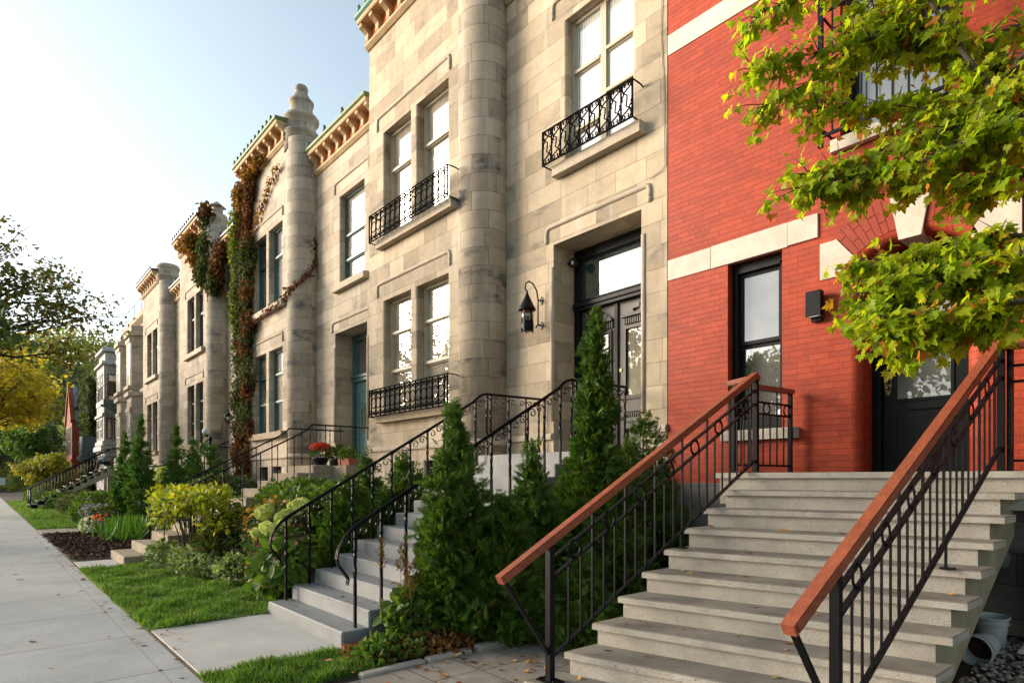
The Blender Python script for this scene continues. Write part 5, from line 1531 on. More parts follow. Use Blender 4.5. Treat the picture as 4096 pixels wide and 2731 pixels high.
bush("yellow_green_shrub", "loose shrub of yellow green leaves on bare stems over the beige steps", "shrub", (-11.9, 2.85, 1.28), (1.5, .6, .22), 1500, .095, L["lime"], stems=34, stemmat="barkdark", stemr=.012, hollow=.15, extra=[((-12.9, 2.7, 1.38), (.5, .4, .15), 220), ((-10.6, 2.9, 1.35), (.6, .4, .18), 280), ((-10.9, 3.0, 1.0), (.6, .4, .3), 380), ((-12.9, 2.7, 1.0), (.4, .4, .3), 300)])
bush("rhododendron", "grey green shrub behind the plain rail left of the beige steps", "shrub", (-16.6, 4.6, 1.15), (1.2, .9, .55), 2600, .14, L["shrubgrey"], extra=[((-18.2, 4.9, 1.05), (1.0, .8, .5), 1300), ((-16.0, 3.6, .7), (.7, .6, .5), 800)])
bush("honeysuckle", "mid green leafy bank below the teal door's landing", "shrub", (-11.3, 4.6, 1.10), (1.2, .8, .55), 3000, .11, L["shrub"], extra=[((-10.0, 4.2, 1.05), (.9, .7, .5), 1700), ((-12.6, 4.9, 1.05), (.6, .7, .55), 1100)])
bush("green_bush", "fresh green bush beside the dark cedar at the left iron rail", "shrub", (-9.35, 4.35, 1.08), (.75, .6, .5), 1700, .11, L["midgreen"])
bush("dark_shrub", "dark glossy shrub under the yellow green one, right of the beige steps", "shrub", (-10.9, 3.25, .55), (.75, .5, .48), 1600, .11, L["ivygreen"])
t = bush("black_eyed_susan", "tangled yellow coneflower plants full of small orange daisies", "flowers", (-9.45, 3.45, .80), (.75, .42, .52), 1500, .10, L["shrubgrey"], stems=22, stemr=.005)
P, N = blob(230, (-9.45, 3.42, .92), (.8, .46, .48), .75); k = (P[:, 1] < 3.6) | (P[:, 2] > 1.2); P = P[k]
leaves("flowers", P, np.tile([.2, -1.0, .9], (len(P), 1)) + rdir(len(P)) * .5, rdir(len(P)), .07, "daisy", L["susan"], t)
# hydrangea with separate flower heads
t = bush("hydrangea", "hydrangea with lime green flower heads at the foot of the left iron rail", "flowers", (-8.05, 3.02, .55), (.58, .34, .42), 430, .17, L["hydleaf"], stems=14, droop=.7)
HH = [(603, 1178, 8.2, .115), (612, 1210, 8.0, .10), (590, 1222, 8.1, .085), (622, 1215, 7.9, .11), (648, 1190, 8.1, .11), (660, 1180, 8.2, .10), (680, 1165, 8.3, .13), (692, 1158, 8.35, .12), (650, 1205, 7.95, .09), (612, 1170, 8.3, .10)]
for px, py, d, r in HH:
    c = at(px, py, d); m = 230
    P, N = blob(m, tuple(c), (r * .9, r * .9, r * .75), .85)
    f = leaves("flower_head", P, N + rdir(m) * .35, rdir(m), .042, "petal4", L["hydflower"], t)
P, N = blob(14, (-7.95, 2.95, .75), (.5, .3, .35), .8); leaves("pink_flowers", P, N, rdir(14), .05, "daisy", L["pink"], t)
bush("variegated_groundcover", "low variegated white-edged plants along the back of the lawn", "ground cover", (-11.3, 2.75, .2), (1.15, .36, .26), 1900, .085, L["variegated"], stems=8, extra=[((-12.7, 2.65, .2), (.5, .4, .28), 700), ((-10.0, 3.0, .2), (.6, .3, .25), 700)])
bush("withered_border", "withered brown stems and seed heads between the lawn and the coneflowers", "plants", (-8.95, 3.15, .32), (.65, .25, .34), 500, .09, L["astilbe"], stems=26, stemr=.004)
# astilbe clump and wilted plants beside the grey steps
t = bush("astilbe", "astilbe clump with feathery tan and rust plumes beside the lowest grey steps", "plants", (-5.20, 3.28, .26), (.24, .32, .26), 420, .12, L["shrub"], stems=10, stemr=.004)
for k in range(7):
    x, y = -5.24 + RND.uniform(-.22, .22), 3.12 + RND.uniform(-.22, .22); zt = RND.uniform(.62, .98)
    mb = MB(); mb.tube([(x, y, .05), (x + RND.uniform(-.04, .04), y, zt)], [.004, .002], 4)
    p = mb.build("plume_stem", M["bark"], t)
    m = 60; u = NPR.random(m); P = np.column_stack([x + NPR.normal(0, .035, m) * (1 - u), y + NPR.normal(0, .035, m) * (1 - u), zt - .22 + .3 * u])
    leaves("plume", P, rdir(m), rdir(m) * .7 + [0, 0, .8], .05, "spray", L["astilbe"], p)
bush("wilted_plants", "heap of wilted brown leaves and stems on the soil beside the paving", "plants", (-4.92, 3.2, .05), (.36, .55, .10), 1500, .065, L["wilted"], stems=18, stemr=.004, extra=[((-4.9, 3.5, .03), (.26, .55, .05), 500), ((-5.1, 2.75, .04), (.3, .3, .06), 380)])
bush("creeping_plant", "creeping green plant among the wilted leaves beside the paving", "plants", (-4.92, 2.82, .07), (.28, .34, .10), 360, .09, L["midgreen"], stems=6, stemr=.004)
# daylily clump, white flowers, poppy pot, asters, hedge
t = thing("daylily", "clump of arching strap-like green leaves at the back of the mulch bed", "plants", (-19.6, 3.1, .2))
m = 420; a = NPR.random(m) * 2 * PI
P = np.column_stack([-19.4 + NPR.normal(0, .95, m), 3.05 + NPR.normal(0, .28, m), np.full(m, .12)])
T = np.column_stack([np.cos(a) * .8, np.sin(a) * .8, .4 + NPR.random(m) * .6]); N = np.column_stack([-np.cos(a), -np.sin(a), np.full(m, .6)])
leaves("foliage", P, N, T, .56 * (.7 + .5 * NPR.random(m)), "strap", L["lily"], t)
t = bush("white_flowers", "mound of tiny white flowers at the end of the mulch bed", "flowers", (-21.6, 2.55, .25), (.62, .32, .26), 500, .09, L["shrubgrey"], stems=4)
P, N = blob(520, (-21.6, 2.52, .28), (.66, .36, .28), .85); P = P[P[:, 2] > .1]; leaves("flowers", P, rdir(len(P)) + [0, -.5, .5], rdir(len(P)), .075, "petal4", L["whiteflower"], t)
t = thing("flower_urn", "grey urn of plants with two big orange red blooms behind the white flowers", "flower pot", (-21.0, 2.75, .1))
mb = MB(); mb.lathe(-21.0, 2.75, [(0, .08), (.13, .09), (.10, .14), (.09, .2), (.2, .32), (.26, .46), (.27, .5), (.23, .5), (0, .44)], 18); mb.build("urn", M["trim_grey"], t)
P, N = blob(260, (-21.0, 2.8, .62), (.42, .3, .2)); leaves("foliage", P, N + [0, 0, .6], N + rdir(260) * .5, .12, "oval", L["ivygreen"], t)
for px, py in ((238, 1187), (222, 1189)):
    c = at(px, py, 17.2); m = 12
    P, N = blob(m, tuple(c), (.07 if px > 230 else .045,) * 3, .8); leaves("bloom", P, rdir(m) + [.3, -.6, .3], N + [0, 0, .3], .09, "oval", L["poppy"], t)
t = bush("asters", "pale violet asters beside the leftmost slender arborvitae", "flowers", (-24.2, 2.95, .42), (1.0, .45, .30), 700, .10, L["shrubgrey"])
P, N = blob(220, (-24.2, 2.9, .58), (1.05, .5, .28), .7); leaves("flowers", P, rdir(len(P)) + [.3, -.6, .6], rdir(len(P)), .07, "daisy", L["aster"], t)
t = bush("hydrangea", "cream hydrangea glimpsed between the slender arborvitae", "flowers", (-23.2, 5.0, 1.4), (.8, .5, .6), 700, .16, L["hydleaf"])
P, N = blob(420, (-23.2, 4.8, 1.75), (.6, .45, .35), .85); leaves("flower_head", P, N + rdir(len(P)) * .4, rdir(len(P)), .13, "petal4", L["hydflower"], t)
for i, (x, y, z, rx, ry, rz, mt, lab) in enumerate([
        (-29.5, 3.6, .55, 1.6, .9, .6, "shrub", "spreading green shrub below the foot of the far dark stairs"),
        (-34.0, 3.4, .5, 2.0, .9, .5, "shrubgrey", "greyish low shrub under the middle of the far dark stairs"),
        (-41.0, 3.2, .5, 2.4, .9, .5, "midgreen", "bright low planting at the far sidewalk's edge"),
        (-31.0, 5.6, .9, 1.5, .9, .8, "shrubgrey", "grey green bush in the shade beside the far stairs' landing"),
        (-27.0, 2.9, .35, 1.2, .5, .35, "midgreen", "bright low plants between the asters and the thin lawn"),
        (-50.0, 2.8, .5, 3.0, .8, .55, "shrub", "dark green border plants where the far sidewalk vanishes")]):
    bush("garden_shrub", lab, "shrub", (x, y, z), (rx, ry, rz), 1500, .15, L[mt], group="shrubs in the far gardens", hollow=.6)


# ---- ivy
def ivy(name, label, zones, stems=(), cat="climber", size=.105):
    """zones: (material, part name, list of (x, y, z, rx, ry, rz, n)); leaves lie against the wall and hang"""
    z = zones[0][2][0]
    t = thing(name, label, cat, (z[0], z[1], 1.0))
    for mt, pn, pads in zones:
        PP = []
        for (x, y, zz, rx, ry, rz, n) in pads:
            P, N = blob(n, (x, y, zz), (rx, ry, rz), .15); PP.append(P)
        P = np.concatenate(PP); m = len(P)
        P = P + .05 * np.sin(P[:, [2, 0, 1]] * 7)
        N = np.tile([.45, -1.0, .25], (m, 1)) + NPR.normal(0, .45, (m, 3)); T = np.tile([.1, -.3, -1.0], (m, 1)) + NPR.normal(0, .5, (m, 3))
        leaves(pn, P, N, T, size * (.65 + .7 * NPR.random(m)), "oval", L[mt], t)
    if stems:
        mb = MB()
        for s in stems: mb.tube(s, .014, 5)
        mb.build("stems", M["bark"], t)
    return t


xb = B_["xl"]       # left corner of the teal house's bay
def col_pads(x, y, zs, rx, ry, rz, n): return [(x + RND.uniform(-.3, .3), y + RND.uniform(-.05, .05), z, rx * RND.uniform(.6, 1.25), ry, rz, int(n * RND.uniform(.6, 1.2))) for z in zs]
ivy("climbing_ivy", "tall ivy column, brown below, green above, on the teal house's left corner", [
    ("ivyred", "brown_foliage", col_pads(xb + .75, 6.40, (4.6, 5.9, 6.6, 7.6, 8.4, 9.1, 9.7), .5, .24, .5, 430) + col_pads(xb + 1.1, 6.42, (1.5, 2.4, 3.2), .35, .2, .4, 200) + col_pads(xb + .35, 6.45, (1.2, 1.9, 2.6, 3.3), .46, .26, .55, 899) + [(xb + .75, 6.44, 10.2, .42, .16, .95, 1160), (xb + .8, 6.46, 9.0, .32, .14, .7, 609), (xb + 1.1, 6.46, 10.75, .35, .14, .4, 609), (xb - .5, 6.75, 8.9, .45, .35, .9, 1305), (xb - .35, 6.7, 7.6, .28, .28, .6, 464), (xb + .1, 6.45, 4.2, .38, .25, .55, 507)]),
    ("ivygreen", "green_foliage", col_pads(xb + .55, 6.42, (3.6, 4.3, 5.0, 5.7, 6.4, 7.1, 7.9, 8.7), .78, .3, .65, 1305) + [(xb + .1, 6.45, 2.6, .3, .25, 1.2, 377)]),
    ("ivylight", "bright_foliage", col_pads(xb + .35, 6.40, (6.9, 7.6, 8.4, 9.2, 10.0), .36, .26, .62, 754)),
    ("ivyorange", "orange_foliage", [(xb + .35, 6.38, 10.9, .42, .2, .42, 899), (xb + 1.25, 6.40, 11.25, .55, .15, .2, 667), (xb + 2.1, 6.42, 11.35, .45, .12, .14, 290)] + col_pads(xb + .2, 6.40, (10.4,), .35, .25, .4, 609)),
], stems=[[(xb + .2, 6.50, .9), (xb + .15, 6.50, 3), (xb + .3, 6.50, 6), (xb + .25, 6.50, 9), (xb + .6, 6.50, 10.8)], [(xb + .1, 6.52, 1.0), (xb + .4, 6.5, 3.4), (xb + .2, 6.5, 5.2)], [(xb + .7, 6.44, 1.0), (xb + .5, 6.4, 2.2), (xb + .95, 6.42, 3.6), (xb + .8, 6.42, 5.4)], [(xb + .9, 6.48, 4.0), (xb + 1.5, 6.5, 5.0), (xb + 1.45, 6.5, 5.9)]])
# thin runners across the bay and the column
def runner(name, label, pts, mt, n):
    t = thing(name, label, "climber", tuple(pts[0]))
    mb = MB(); mb.tube(pts, .008, 5); mb.build("stem", M["bark"], t)
    A_ = np.array(pts, float); m = n; i = NPR.integers(0, len(A_) - 1, m); f = NPR.random((m, 1))
    P = A_[i] * (1 - f) + A_[i + 1] * f + NPR.normal(0, .05, (m, 3))
    leaves("foliage", P, np.tile([.3, -1, .2], (m, 1)) + NPR.normal(0, .5, (m, 3)), np.tile([0, -.2, -1.0], (m, 1)) + NPR.normal(0, .5, (m, 3)), .095 * (.7 + .6 * NPR.random(m)), "oval", L[mt], t)
cxB, cyB = XB - .465, 7.045
def onc(a, z, r=.52): return (cxB + r * math.cos(math.radians(a)), cyB + r * math.sin(math.radians(a)), z)
runner("ivy_runner", "thin reddish ivy runner climbing from the sill across the teal house's round column", [(xb + .6, 6.40, 6.3), (xb + 1.6, 6.40, 6.55), (xb + 2.8, 6.40, 6.65), (-17.5, 6.46, 6.72), onc(-90, 6.9), onc(-60, 7.05), onc(-30, 7.25), onc(0, 7.55), onc(10, 7.9), onc(14, 8.5)], "ivyred", 420)
runner("ivy_runner", "loose golden ivy runner below the teal house's green gutter", [(xb + 1.0, 6.50, 9.3), (xb + 1.9, 6.50, 9.95), (xb + 2.7, 6.50, 10.45), (xb + 3.5, 6.50, 10.75)], "ivyorange", 300)
xc = -24.95
ivy("climbing_ivy", "dark ivy wrapped round the column top of the house beyond the teal one", [
    ("ivygreen", "green_foliage", [(xc - .55, 6.75, 10.6, .55, .5, .6, 900), (xc - .5, 6.6, 9.6, .62, .5, .65, 1100), (xc + .1, 6.7, 9.2, .5, .35, .6, 620), (xc - .55, 6.8, 11.5, .42, .42, .6, 560)]),
    ("ivyorange", "orange_foliage", [(xc - 1.7, 6.25, 11.1, .8, .3, .4, 900), (xc - 1.3, 6.4, 10.4, .4, .25, .5, 420)]),
    ("ivyred", "brown_foliage", [(xc - .45, 6.6, 12.0, .3, .3, .35, 240), (xc + .35, 6.8, 9.6, .4, .25, .7, 420), (xc + .3, 6.9, 10.3, .35, .25, .5, 260)])], stems=[[(xc - .1, 6.52, 8.4), (xc - .3, 6.5, 9.6), (xc - .5, 6.5, 11)]], size=.16)


# ================================================================== TREES
def limb(mb, pts, r0, r1, n=7):
    m = len(pts); mb.tube(pts, [r0 + (r1 - r0) * (i / (m - 1)) ** .8 for i in range(m)], n)


def bend(a, b, sag=0.0, k=6, wob=.08):
    a = Vector(a); b = Vector(b); d = (b - a); out = []
    for i in range(k + 1):
        t = i / k; w = math.sin(PI * t) * d.length
        out.append(a + d * t + Vector((RND.uniform(-wob, wob) * w * .3, RND.uniform(-wob, wob) * w * .3, sag * w + RND.uniform(-wob, wob) * w * .3)))
    return out


def maple():
    t = thing("maple_tree", "maple with bright yellow green lobed leaves hanging over the stone steps", "tree", (1.35, 4.9, .1))
    mb = MB()
    limb(mb, [(1.35, 4.9, 0), (1.33, 4.88, 1.2), (1.28, 4.85, 2.4), (1.2, 4.8, 3.6), (1.05, 4.75, 4.8), (.95, 4.7, 6.2), (.9, 4.7, 7.6)], .17, .05, 10)
    mb.build("trunk", M["bark"], t)
    # boughs as (start on trunk, picture position and depth of the tip, leaf pads)
    boughs = []
    def B(zs, pts): boughs.append([Vector((1.35 - .06 * zs, 4.9 - .03 * zs, zs))] + [at(*p) for p in pts])
    B(4.9, [(2352, 60, 4.9), (2200, 110, 5.0), (2080, 40, 5.0), (1990, 15, 5.1)])
    B(4.6, [(2352, 170, 4.7), (2240, 150, 4.9), (2120, 60, 5.0), (2000, 90, 5.0), (1850, 130, 5.1), (1730, 160, 5.2)])
    B(4.5, [(2340, 190, 5.0), (2200, 90, 5.0), (2050, 100, 5.1), (1900, 170, 5.2), (1760, 240, 5.2)])
    B(4.0, [(2352, 240, 4.5), (2250, 270, 4.6), (2120, 310, 4.7), (1980, 360, 4.8), (1840, 430, 4.9)])
    B(3.8, [(2352, 265, 4.3), (2260, 300, 4.4), (2150, 360, 4.5), (2020, 410, 4.7), (1900, 420, 4.8)])
    B(3.2, [(2352, 545, 4.2), (2270, 540, 4.3), (2180, 580, 4.4), (2080, 590, 4.5), (1990, 600, 4.6)])
    B(3.0, [(2352, 580, 4.0), (2260, 600, 4.2), (2150, 640, 4.3), (2080, 650, 4.4), (1985, 690, 4.5)])
    B(2.9, [(2352, 690, 3.9), (2280, 710, 4.0), (2180, 725, 4.1), (2090, 735, 4.2), (2040, 745, 4.3)])
    B(4.3, [(2352, 205, 4.8), (2240, 205, 4.9), (2110, 225, 5.0), (1990, 245, 5.1), (1880, 250, 5.1)])
    B(3.6, [(2352, 400, 4.3), (2290, 405, 4.4), (2230, 420, 4.5)])
    B(4.6, [(2330, 300, 4.4), (2240, 150, 4.6), (2140, 5, 4.8), (2100, -60, 4.9)])
    B(3.9, [(2352, 330, 4.6), (2250, 360, 4.7), (2120, 400, 4.8), (1960, 410, 4.9), (1860, 400, 5.0)])
    B(2.9, [(2352, 610, 4.1), (2260, 630, 4.2), (2150, 655, 4.3), (2040, 690, 4.4)])
    B(2.9, [(2352, 650, 4.0), (2290, 700, 4.1), (2190, 745, 4.2), (2100, 770, 4.3)])
    B(4.4, [(2352, 120, 4.4), (2300, 200, 4.5), (2230, 260, 4.6), (2110, 250, 4.8)])
    B(5.4, [(2400, -60, 5.0), (2250, -90, 5.2), (2050, -40, 5.3), (1850, -20, 5.3), (1740, 40, 5.3)])
    P = []; NN = []; TT = []; SS = []
    for bi, b in enumerate(boughs):
        mb = MB(); m = len(b); r0 = .045 if bi in (1, 3, 9, 10) else .03
        # resample with slight irregularity
        q = []
        for i in range(m - 1):
            for k in range(4): 
                w = b[i].lerp(b[i + 1], k / 4); q.append(w + Vector((RND.uniform(-1, 1), RND.uniform(-1, 1), RND.uniform(-1, 1))) * (.018 if i else 0))
        q.append(b[-1])
        limb(mb, q, r0, .004, 6)
        # twigs
        nq = len(q)
        for i in range(1, nq, 1):
            for s in range(5):
                base = q[i]; ln = RND.uniform(.10, .32) * (1.0 if i > 6 else .9)
                d = (q[min(i + 1, nq - 1)] - q[i - 1]).normalized()
                side = Vector((RND.uniform(-1, 1), RND.uniform(-1, 1), RND.uniform(-.8, .7)))
                dirn = (d * .7 + side * .9).normalized()
                e = base + dirn * ln + Vector((0, 0, -.04))
                mb.tube([base, base.lerp(e, .5) + Vector((0, 0, .015)), e], [.0055, .004, .002], 4)
                k = RND.randint(5, 8)
                for _ in range(k):
                    f = RND.uniform(.3, 1.0); c = base.lerp(e, f) + Vector((RND.uniform(-.07, .07), RND.uniform(-.07, .07), RND.uniform(-.06, .03)))
                    P.append(c); a = RND.uniform(0, 6.28)
                    tip = dirn * .4 + Vector((math.cos(a) * .7, math.sin(a) * .7, RND.uniform(-1.1, -.2)))
                    TT.append(tip); NN.append((RND.gauss(-.15, .5), RND.gauss(-.55, .5), RND.gauss(.6, .4))); SS.append(RND.uniform(.055, .10))
        mb.build("branch", M["bark"], t)
    # crown beyond the frame
    for _ in range(1700):
        d = Vector((RND.gauss(0, 1), RND.gauss(0, 1), RND.gauss(0, 1))).normalized() * RND.uniform(.5, 1)
        P.append((1.5 + d.x * 1.7, 4.4 + d.y * 1.5, 6.0 + d.z * 2.2)); TT.append((RND.gauss(0, 1), RND.gauss(0, 1), -.5)); NN.append((RND.gauss(0, .4), RND.gauss(-.2, .4), 1)); SS.append(RND.uniform(.07, .12))
    P = np.array([tuple(p) for p in P]); 
    leaves("foliage", P, np.array(NN), np.array([tuple(v) for v in TT]), np.array(SS), "maple", L["maple"], t)
maple()


def tree(name, label, base, h, crown, n, size, mat, kind="oval", group=None, r=.16, nb=14, barkm="bark", hollow=.35, flat=.5, lobes=10):
    """tapered trunk, limbs reaching into the crown's lobes, and a cloud of leaves in lumpy clusters"""
    cx, cy, cz, rx, ry, rz = crown
    t = thing(name, label, "tree", base, group)
    mb = MB(); fork = (base[0] + (cx - base[0]) * .35, base[1] + (cy - base[1]) * .35, base[2] + (cz - rz - base[2]) * .9)
    limb(mb, bend(base, fork, 0, 4, .05), r, r * .75, 9)
    limb(mb, bend(fork, (cx, cy, cz + rz * .5), 0, 5, .1), r * .75, r * .12, 8)
    mb.build("trunk", M[barkm], t)
    PP = []; m_each = n // lobes
    mb = MB()
    for k in range(lobes):
        d = Vector((RND.gauss(0, 1), RND.gauss(0, 1), RND.gauss(0, .8))).normalized() * RND.uniform(.45, .95)
        sf = .75 if lobes < 24 else .92
        c = (cx + d.x * rx * sf, cy + d.y * ry * sf, cz + d.z * rz * sf)
        s = RND.uniform(.32, .55) if lobes < 24 else RND.uniform(.16, .34)
        P, N = blob(m_each, c, (rx * s, ry * s, rz * s * flat * 1.4), .2); PP.append(P)
        st = Vector(fork).lerp(Vector((cx, cy, cz + rz * .3)), RND.uniform(.05, .7))
        limb(mb, bend(st, c, .05, 5, .14), r * .35, r * .06, 6)
        for _ in range(4):
            e = Vector(c) + Vector((RND.uniform(-1, 1) * rx * s, RND.uniform(-1, 1) * ry * s, RND.uniform(-.6, .8) * rz * s)); limb(mb, bend(Vector(st).lerp(Vector(c), RND.uniform(.5, 1)), e, .03, 4, .15), r * .11, r * .03, 5)
    mb.build("limbs", M[barkm], t)
    P = np.concatenate(PP); m = len(P)
    leaves("foliage", P, NPR.normal(0, .5, (m, 3)) + [0, 0, 1], NPR.normal(0, .8, (m, 3)) + [0, 0, -.35], size * (.6 + .8 * NPR.random(m)), kind, L[mat], t)
    return t


# street trees on the left (their trunks stand on the verge, outside the frame)
tree("street_tree", "thinly leaved dark maple against the white sky at the left edge", (-21.5, -1.6, -.05), 9, (-21.5, -.1, 6.5, 3.8, 3.2, 2.0), 7500, .105, "mapledark", "maple", r=.2, barkm="barkdark", lobes=40, flat=.9)
tree("linden_tree", "near linden bough with broad dark green leaves low in front of the bare twigs", (-12.5, -1.7, -.05), 7, (-12.9, -.45, 4.15, 1.9, 1.75, .50), 620, .17, "linden", "oval", r=.14, lobes=9, barkm="barkdark")
tree("street_tree", "golden yellow maple spreading over the sidewalk", (-37.5, -1.8, -.05), 9, (-37.5, .1, 5.9, 5.0, 3.2, 2.5), 7000, .155, "yellow", "maple", r=.2, lobes=64, flat=.6)
tree("street_tree", "second golden tree, half hidden behind the nearer golden maple", (-47.5, -1.8, -.05), 9, (-48, .6, 6.6, 4.5, 3.0, 2.5), 6500, .20, "yellow", "maple", r=.2, lobes=36, flat=.8)
tree("garden_tree", "round fresh green tree left of the far red brick gable, behind the orange tinged one", (-62, 3.0, 0), 7, (-62, 2.9, 4.6, 3.4, 2.0, 2.3), 5200, .24, "midgreen", "oval", r=.12, lobes=16)
tree("garden_tree", "low orange and green tree at the end of the sidewalk beside the far stairs", (-49.5, 3.2, .1), 4, (-49.5, 3.1, 2.2, 3.2, 1.6, 1.6), 5600, .20, "yellowgreen", "oval", r=.09, lobes=18)
tree("garden_tree", "dark grey green tree filling the street's end below the golden leaves", (-80, 1.2, 0), 9, (-80, 1.0, 5.2, 4.0, 3.0, 4.2), 4200, .34, "shrubgrey", "oval", r=.2, lobes=16)
tree("garden_tree", "pale grey green tree in front of the white house", (-98, 5.5, 0), 10, (-98, 5.6, 5.5, 5.0, 3.2, 4.6), 4200, .42, "shrubgrey", "oval", r=.2, lobes=16)
# trees over the street, seen mirrored in the window panes
for i, (x, y, cz, r, mt, lab) in enumerate([
        (-50, -13.2, 7.4, 3.6, "shrubgrey", "dusky tree mirrored faintly in the lower limestone windows"), (-41, -13.6, 7.2, 3.4, "midgreen", "leafy tree mirrored in the left lower pane of the bay"),
        (-32, -13.0, 6.6, 3.0, "yellowgreen", "golden green tree mirrored low in the bay's right panes"), (-21, -13.4, 7.6, 3.4, "midgreen", "tree mirrored in the glass of the black double doors"),
        (-8.5, -11.5, 6.8, 3.3, "shrubgrey", "dark tree mirrored in the sash beside the box lamp"), (.5, -12.5, 6.4, 3.2, "midgreen", "tree mirrored in the arched door's glass"), (-15, -13, 6.2, 3.0, "yellowgreen", "autumn tree mirrored between the limestone windows")]):
    tree("street_tree", lab, (x, y, -.1), 10, (x, y, cz, r, r * .9, r * 1.0), 2600, .34, mt, "oval", "trees across the street mirrored in the panes", .2, lobes=12)


# ================================================================== FAR BUILDINGS
def boxes(name, mat, parent, L_, c=0):
    mb = MB()
    for b in L_: (mb.bbox(*b, c) if c else mb.box(*b))
    return mb.build(name, mat, parent)


def simple_window(p, x0, x1, z0, z1, y, fm="darkframe", g="glass_dim", trimm=None, face="y"):
    """window on a wall facing the street (y) or facing along it (x: coordinates then run over y)"""
    mb = MB(); w = .07
    if face == "y":
        for a, b, c, d in ((x0, x0 + w, z0, z1), (x1 - w, x1, z0, z1), (x0 + w, x1 - w, z1 - w, z1), (x0 + w, x1 - w, z0, z0 + w), (x0 + w, x1 - w, (z0 + z1) / 2 - .03, (z0 + z1) / 2 + .03)): mb.box(a, b, y - .03, y + .02, c, d)
        f = mb.build("window", M[fm], p); q = MB(); q.face([(x0, y - .008, z0), (x1, y - .008, z0), (x1, y - .008, z1), (x0, y - .008, z1)])
    else:
        for a, b, c, d in ((x0, x0 + w, z0, z1), (x1 - w, x1, z0, z1), (x0 + w, x1 - w, z1 - w, z1), (x0 + w, x1 - w, z0, z0 + w)): mb.box(y - .02, y + .03, a, b, c, d)
        f = mb.build("window", M[fm], p); q = MB(); q.face([(y + .008, x0, z0), (y + .008, x1, z0), (y + .008, x1, z1), (y + .008, x0, z1)])
    q.build("pane", M[g], f, fix=False)
    if trimm:
        if face == "y":
            q = MB(); q.bbox(x0 - .15, x1 + .15, y - .16, y, z0 - .2, z0 - .01, .02); q.build("sill", M[trimm], f)
            q = MB(); q.bbox(x0 - .12, x1 + .12, y - .08, y, z1 + .01, z1 + .26, .02); q.build("lintel", M[trimm], f)
    return f


# E: buff stone house with corbelled bays, right after the matching row
t = thing("stone_house", "buff stone house with corbelled bay ledges and roof terrace, next to the green balcony", "house", (-42, 7.2, 0))
boxes("wall", M["stone_c"], t, [(-45.5, -37.68, 7.0, 16, -.2, 10.6)])
mb = MB(); mb.prism_x([(6.98, 10.6), (6.75, 10.75), (6.70, 10.95), (6.98, 10.95)], -45.52, -37.68); mb.prism_x([(6.98, 6.2), (6.7, 6.45), (6.66, 6.62), (6.98, 6.7)], -45.5, -37.7); mb.build("cornice", M["trim_b"], t)
mb = MB(); mb.box(-45.4, -41.0, 7.1, 15, 10.96, 11.6); mb.build("parapet", M["trim_b"], t)
mb = MB()
for x in (-45.3, -43.5, -41.2): mb.tube([(x, 7.15, 11.6), (x, 7.15, 12.3)], .02, 5)
mb.tube([(-45.3, 7.15, 12.3), (-41.2, 7.15, 12.3)], .02, 5); mb.build("roof_rail", M["black"], t)
for x in (-43.6, -40.2):
    mb = MB(); prof = [(x - 1.3, 7.05), (x - .7, 6.35), (x + .7, 6.35), (x + 1.3, 7.05)]
    def bay(z0, z1, mb=mb, prof=prof):
        for i in range(3):
            (xa, ya), (xb_, yb_) = prof[i], prof[i + 1]; mb.face([(xa, ya, z0), (xb_, yb_, z0), (xb_, yb_, z1), (xa, ya, z1)])
        mb.face([(a, b, z1) for a, b in prof]); mb.face([(a, b, z0) for a, b in reversed(prof)])
    bay(-.1, 10.2); mb.build("bay", M["stone_c"], t)
    for z0, z1 in ((2.9, 5.4), (6.9, 9.3)):
        simple_window(t, x - .55, x + .55, z0, z1, 6.345, "cream", "glass_curtain", "trim_b")
    for z in (2.5, 6.4, 9.75):
        mb = MB()
        for i in range(3):
            (xa, ya), (xb_, yb_) = prof[i], prof[i + 1]; mb.tube([(xa, ya - .03, z), (xb_, yb_ - .03, z)], 1, up=(0, 0, 1), flat=(.24, .22))
        mb.build("ledge", M["trim_b"], t)

# F: grey stone house with turret bay
t = thing("grey_stone_house", "grey stone house with a capped turret bay and arched lower windows, before the ivy wall", "house", (-52, 7.2, 0))
boxes("wall", M["greystone"], t, [(-59.2, -45.52, 7.3, 16, -.2, 9.4)])
mb = MB(); mb.box(-52.4, -49.0, 6.3, 7.35, -.1, 9.4); mb.build("turret", M["greystone"], t)
mb = MB(); mb.bbox(-52.6, -48.8, 6.15, 7.3, 9.4, 9.62, .05); mb.build("moulding", M["trim_grey"], t)
mb = MB(); mb.bbox(-52.2, -49.2, 6.4, 7.25, 9.63, 10.3, .08); mb.build("attic", M["greystone"], t)
mb = MB(); mb.bbox(-52.5, -48.9, 6.2, 7.3, 10.31, 10.6, .1); mb.build("cap", M["trim_grey"], t)
for z0, z1, o in ((5.9, 6.12, .12), (3.55, 3.9, .2), (3.95, 4.25, .1)):
    mb = MB(); mb.bbox(-52.4 - o, -49.0 + o, 6.3 - o, 7.3, z0, z1, .05); mb.build("moulding", M["trim_grey"], t)
for k, (y0, y1, z0, z1) in enumerate(((6.42, 6.78, 4.4, 5.8), (6.86, 7.22, 4.4, 5.8), (6.42, 6.78, 1.6, 3.2), (6.86, 7.22, 1.6, 3.2), (6.5, 7.15, 6.8, 8.8))): simple_window(t, y0, y1, z0, z1, -49.0, face="x")
for x in (-52.1, -50.5):
    for z0, z1 in ((1.5, 3.3), (4.4, 5.8), (6.7, 8.9)): simple_window(t, x, x + .9, z0, z1, 6.295)
mb = MB(); mb.prism_x([(7.28, 9.1), (6.9, 9.35), (6.85, 9.55), (7.3, 9.7), (7.3, 9.1)], -48.7, -45.55); mb.build("cornice", M["trim_grey"], t)
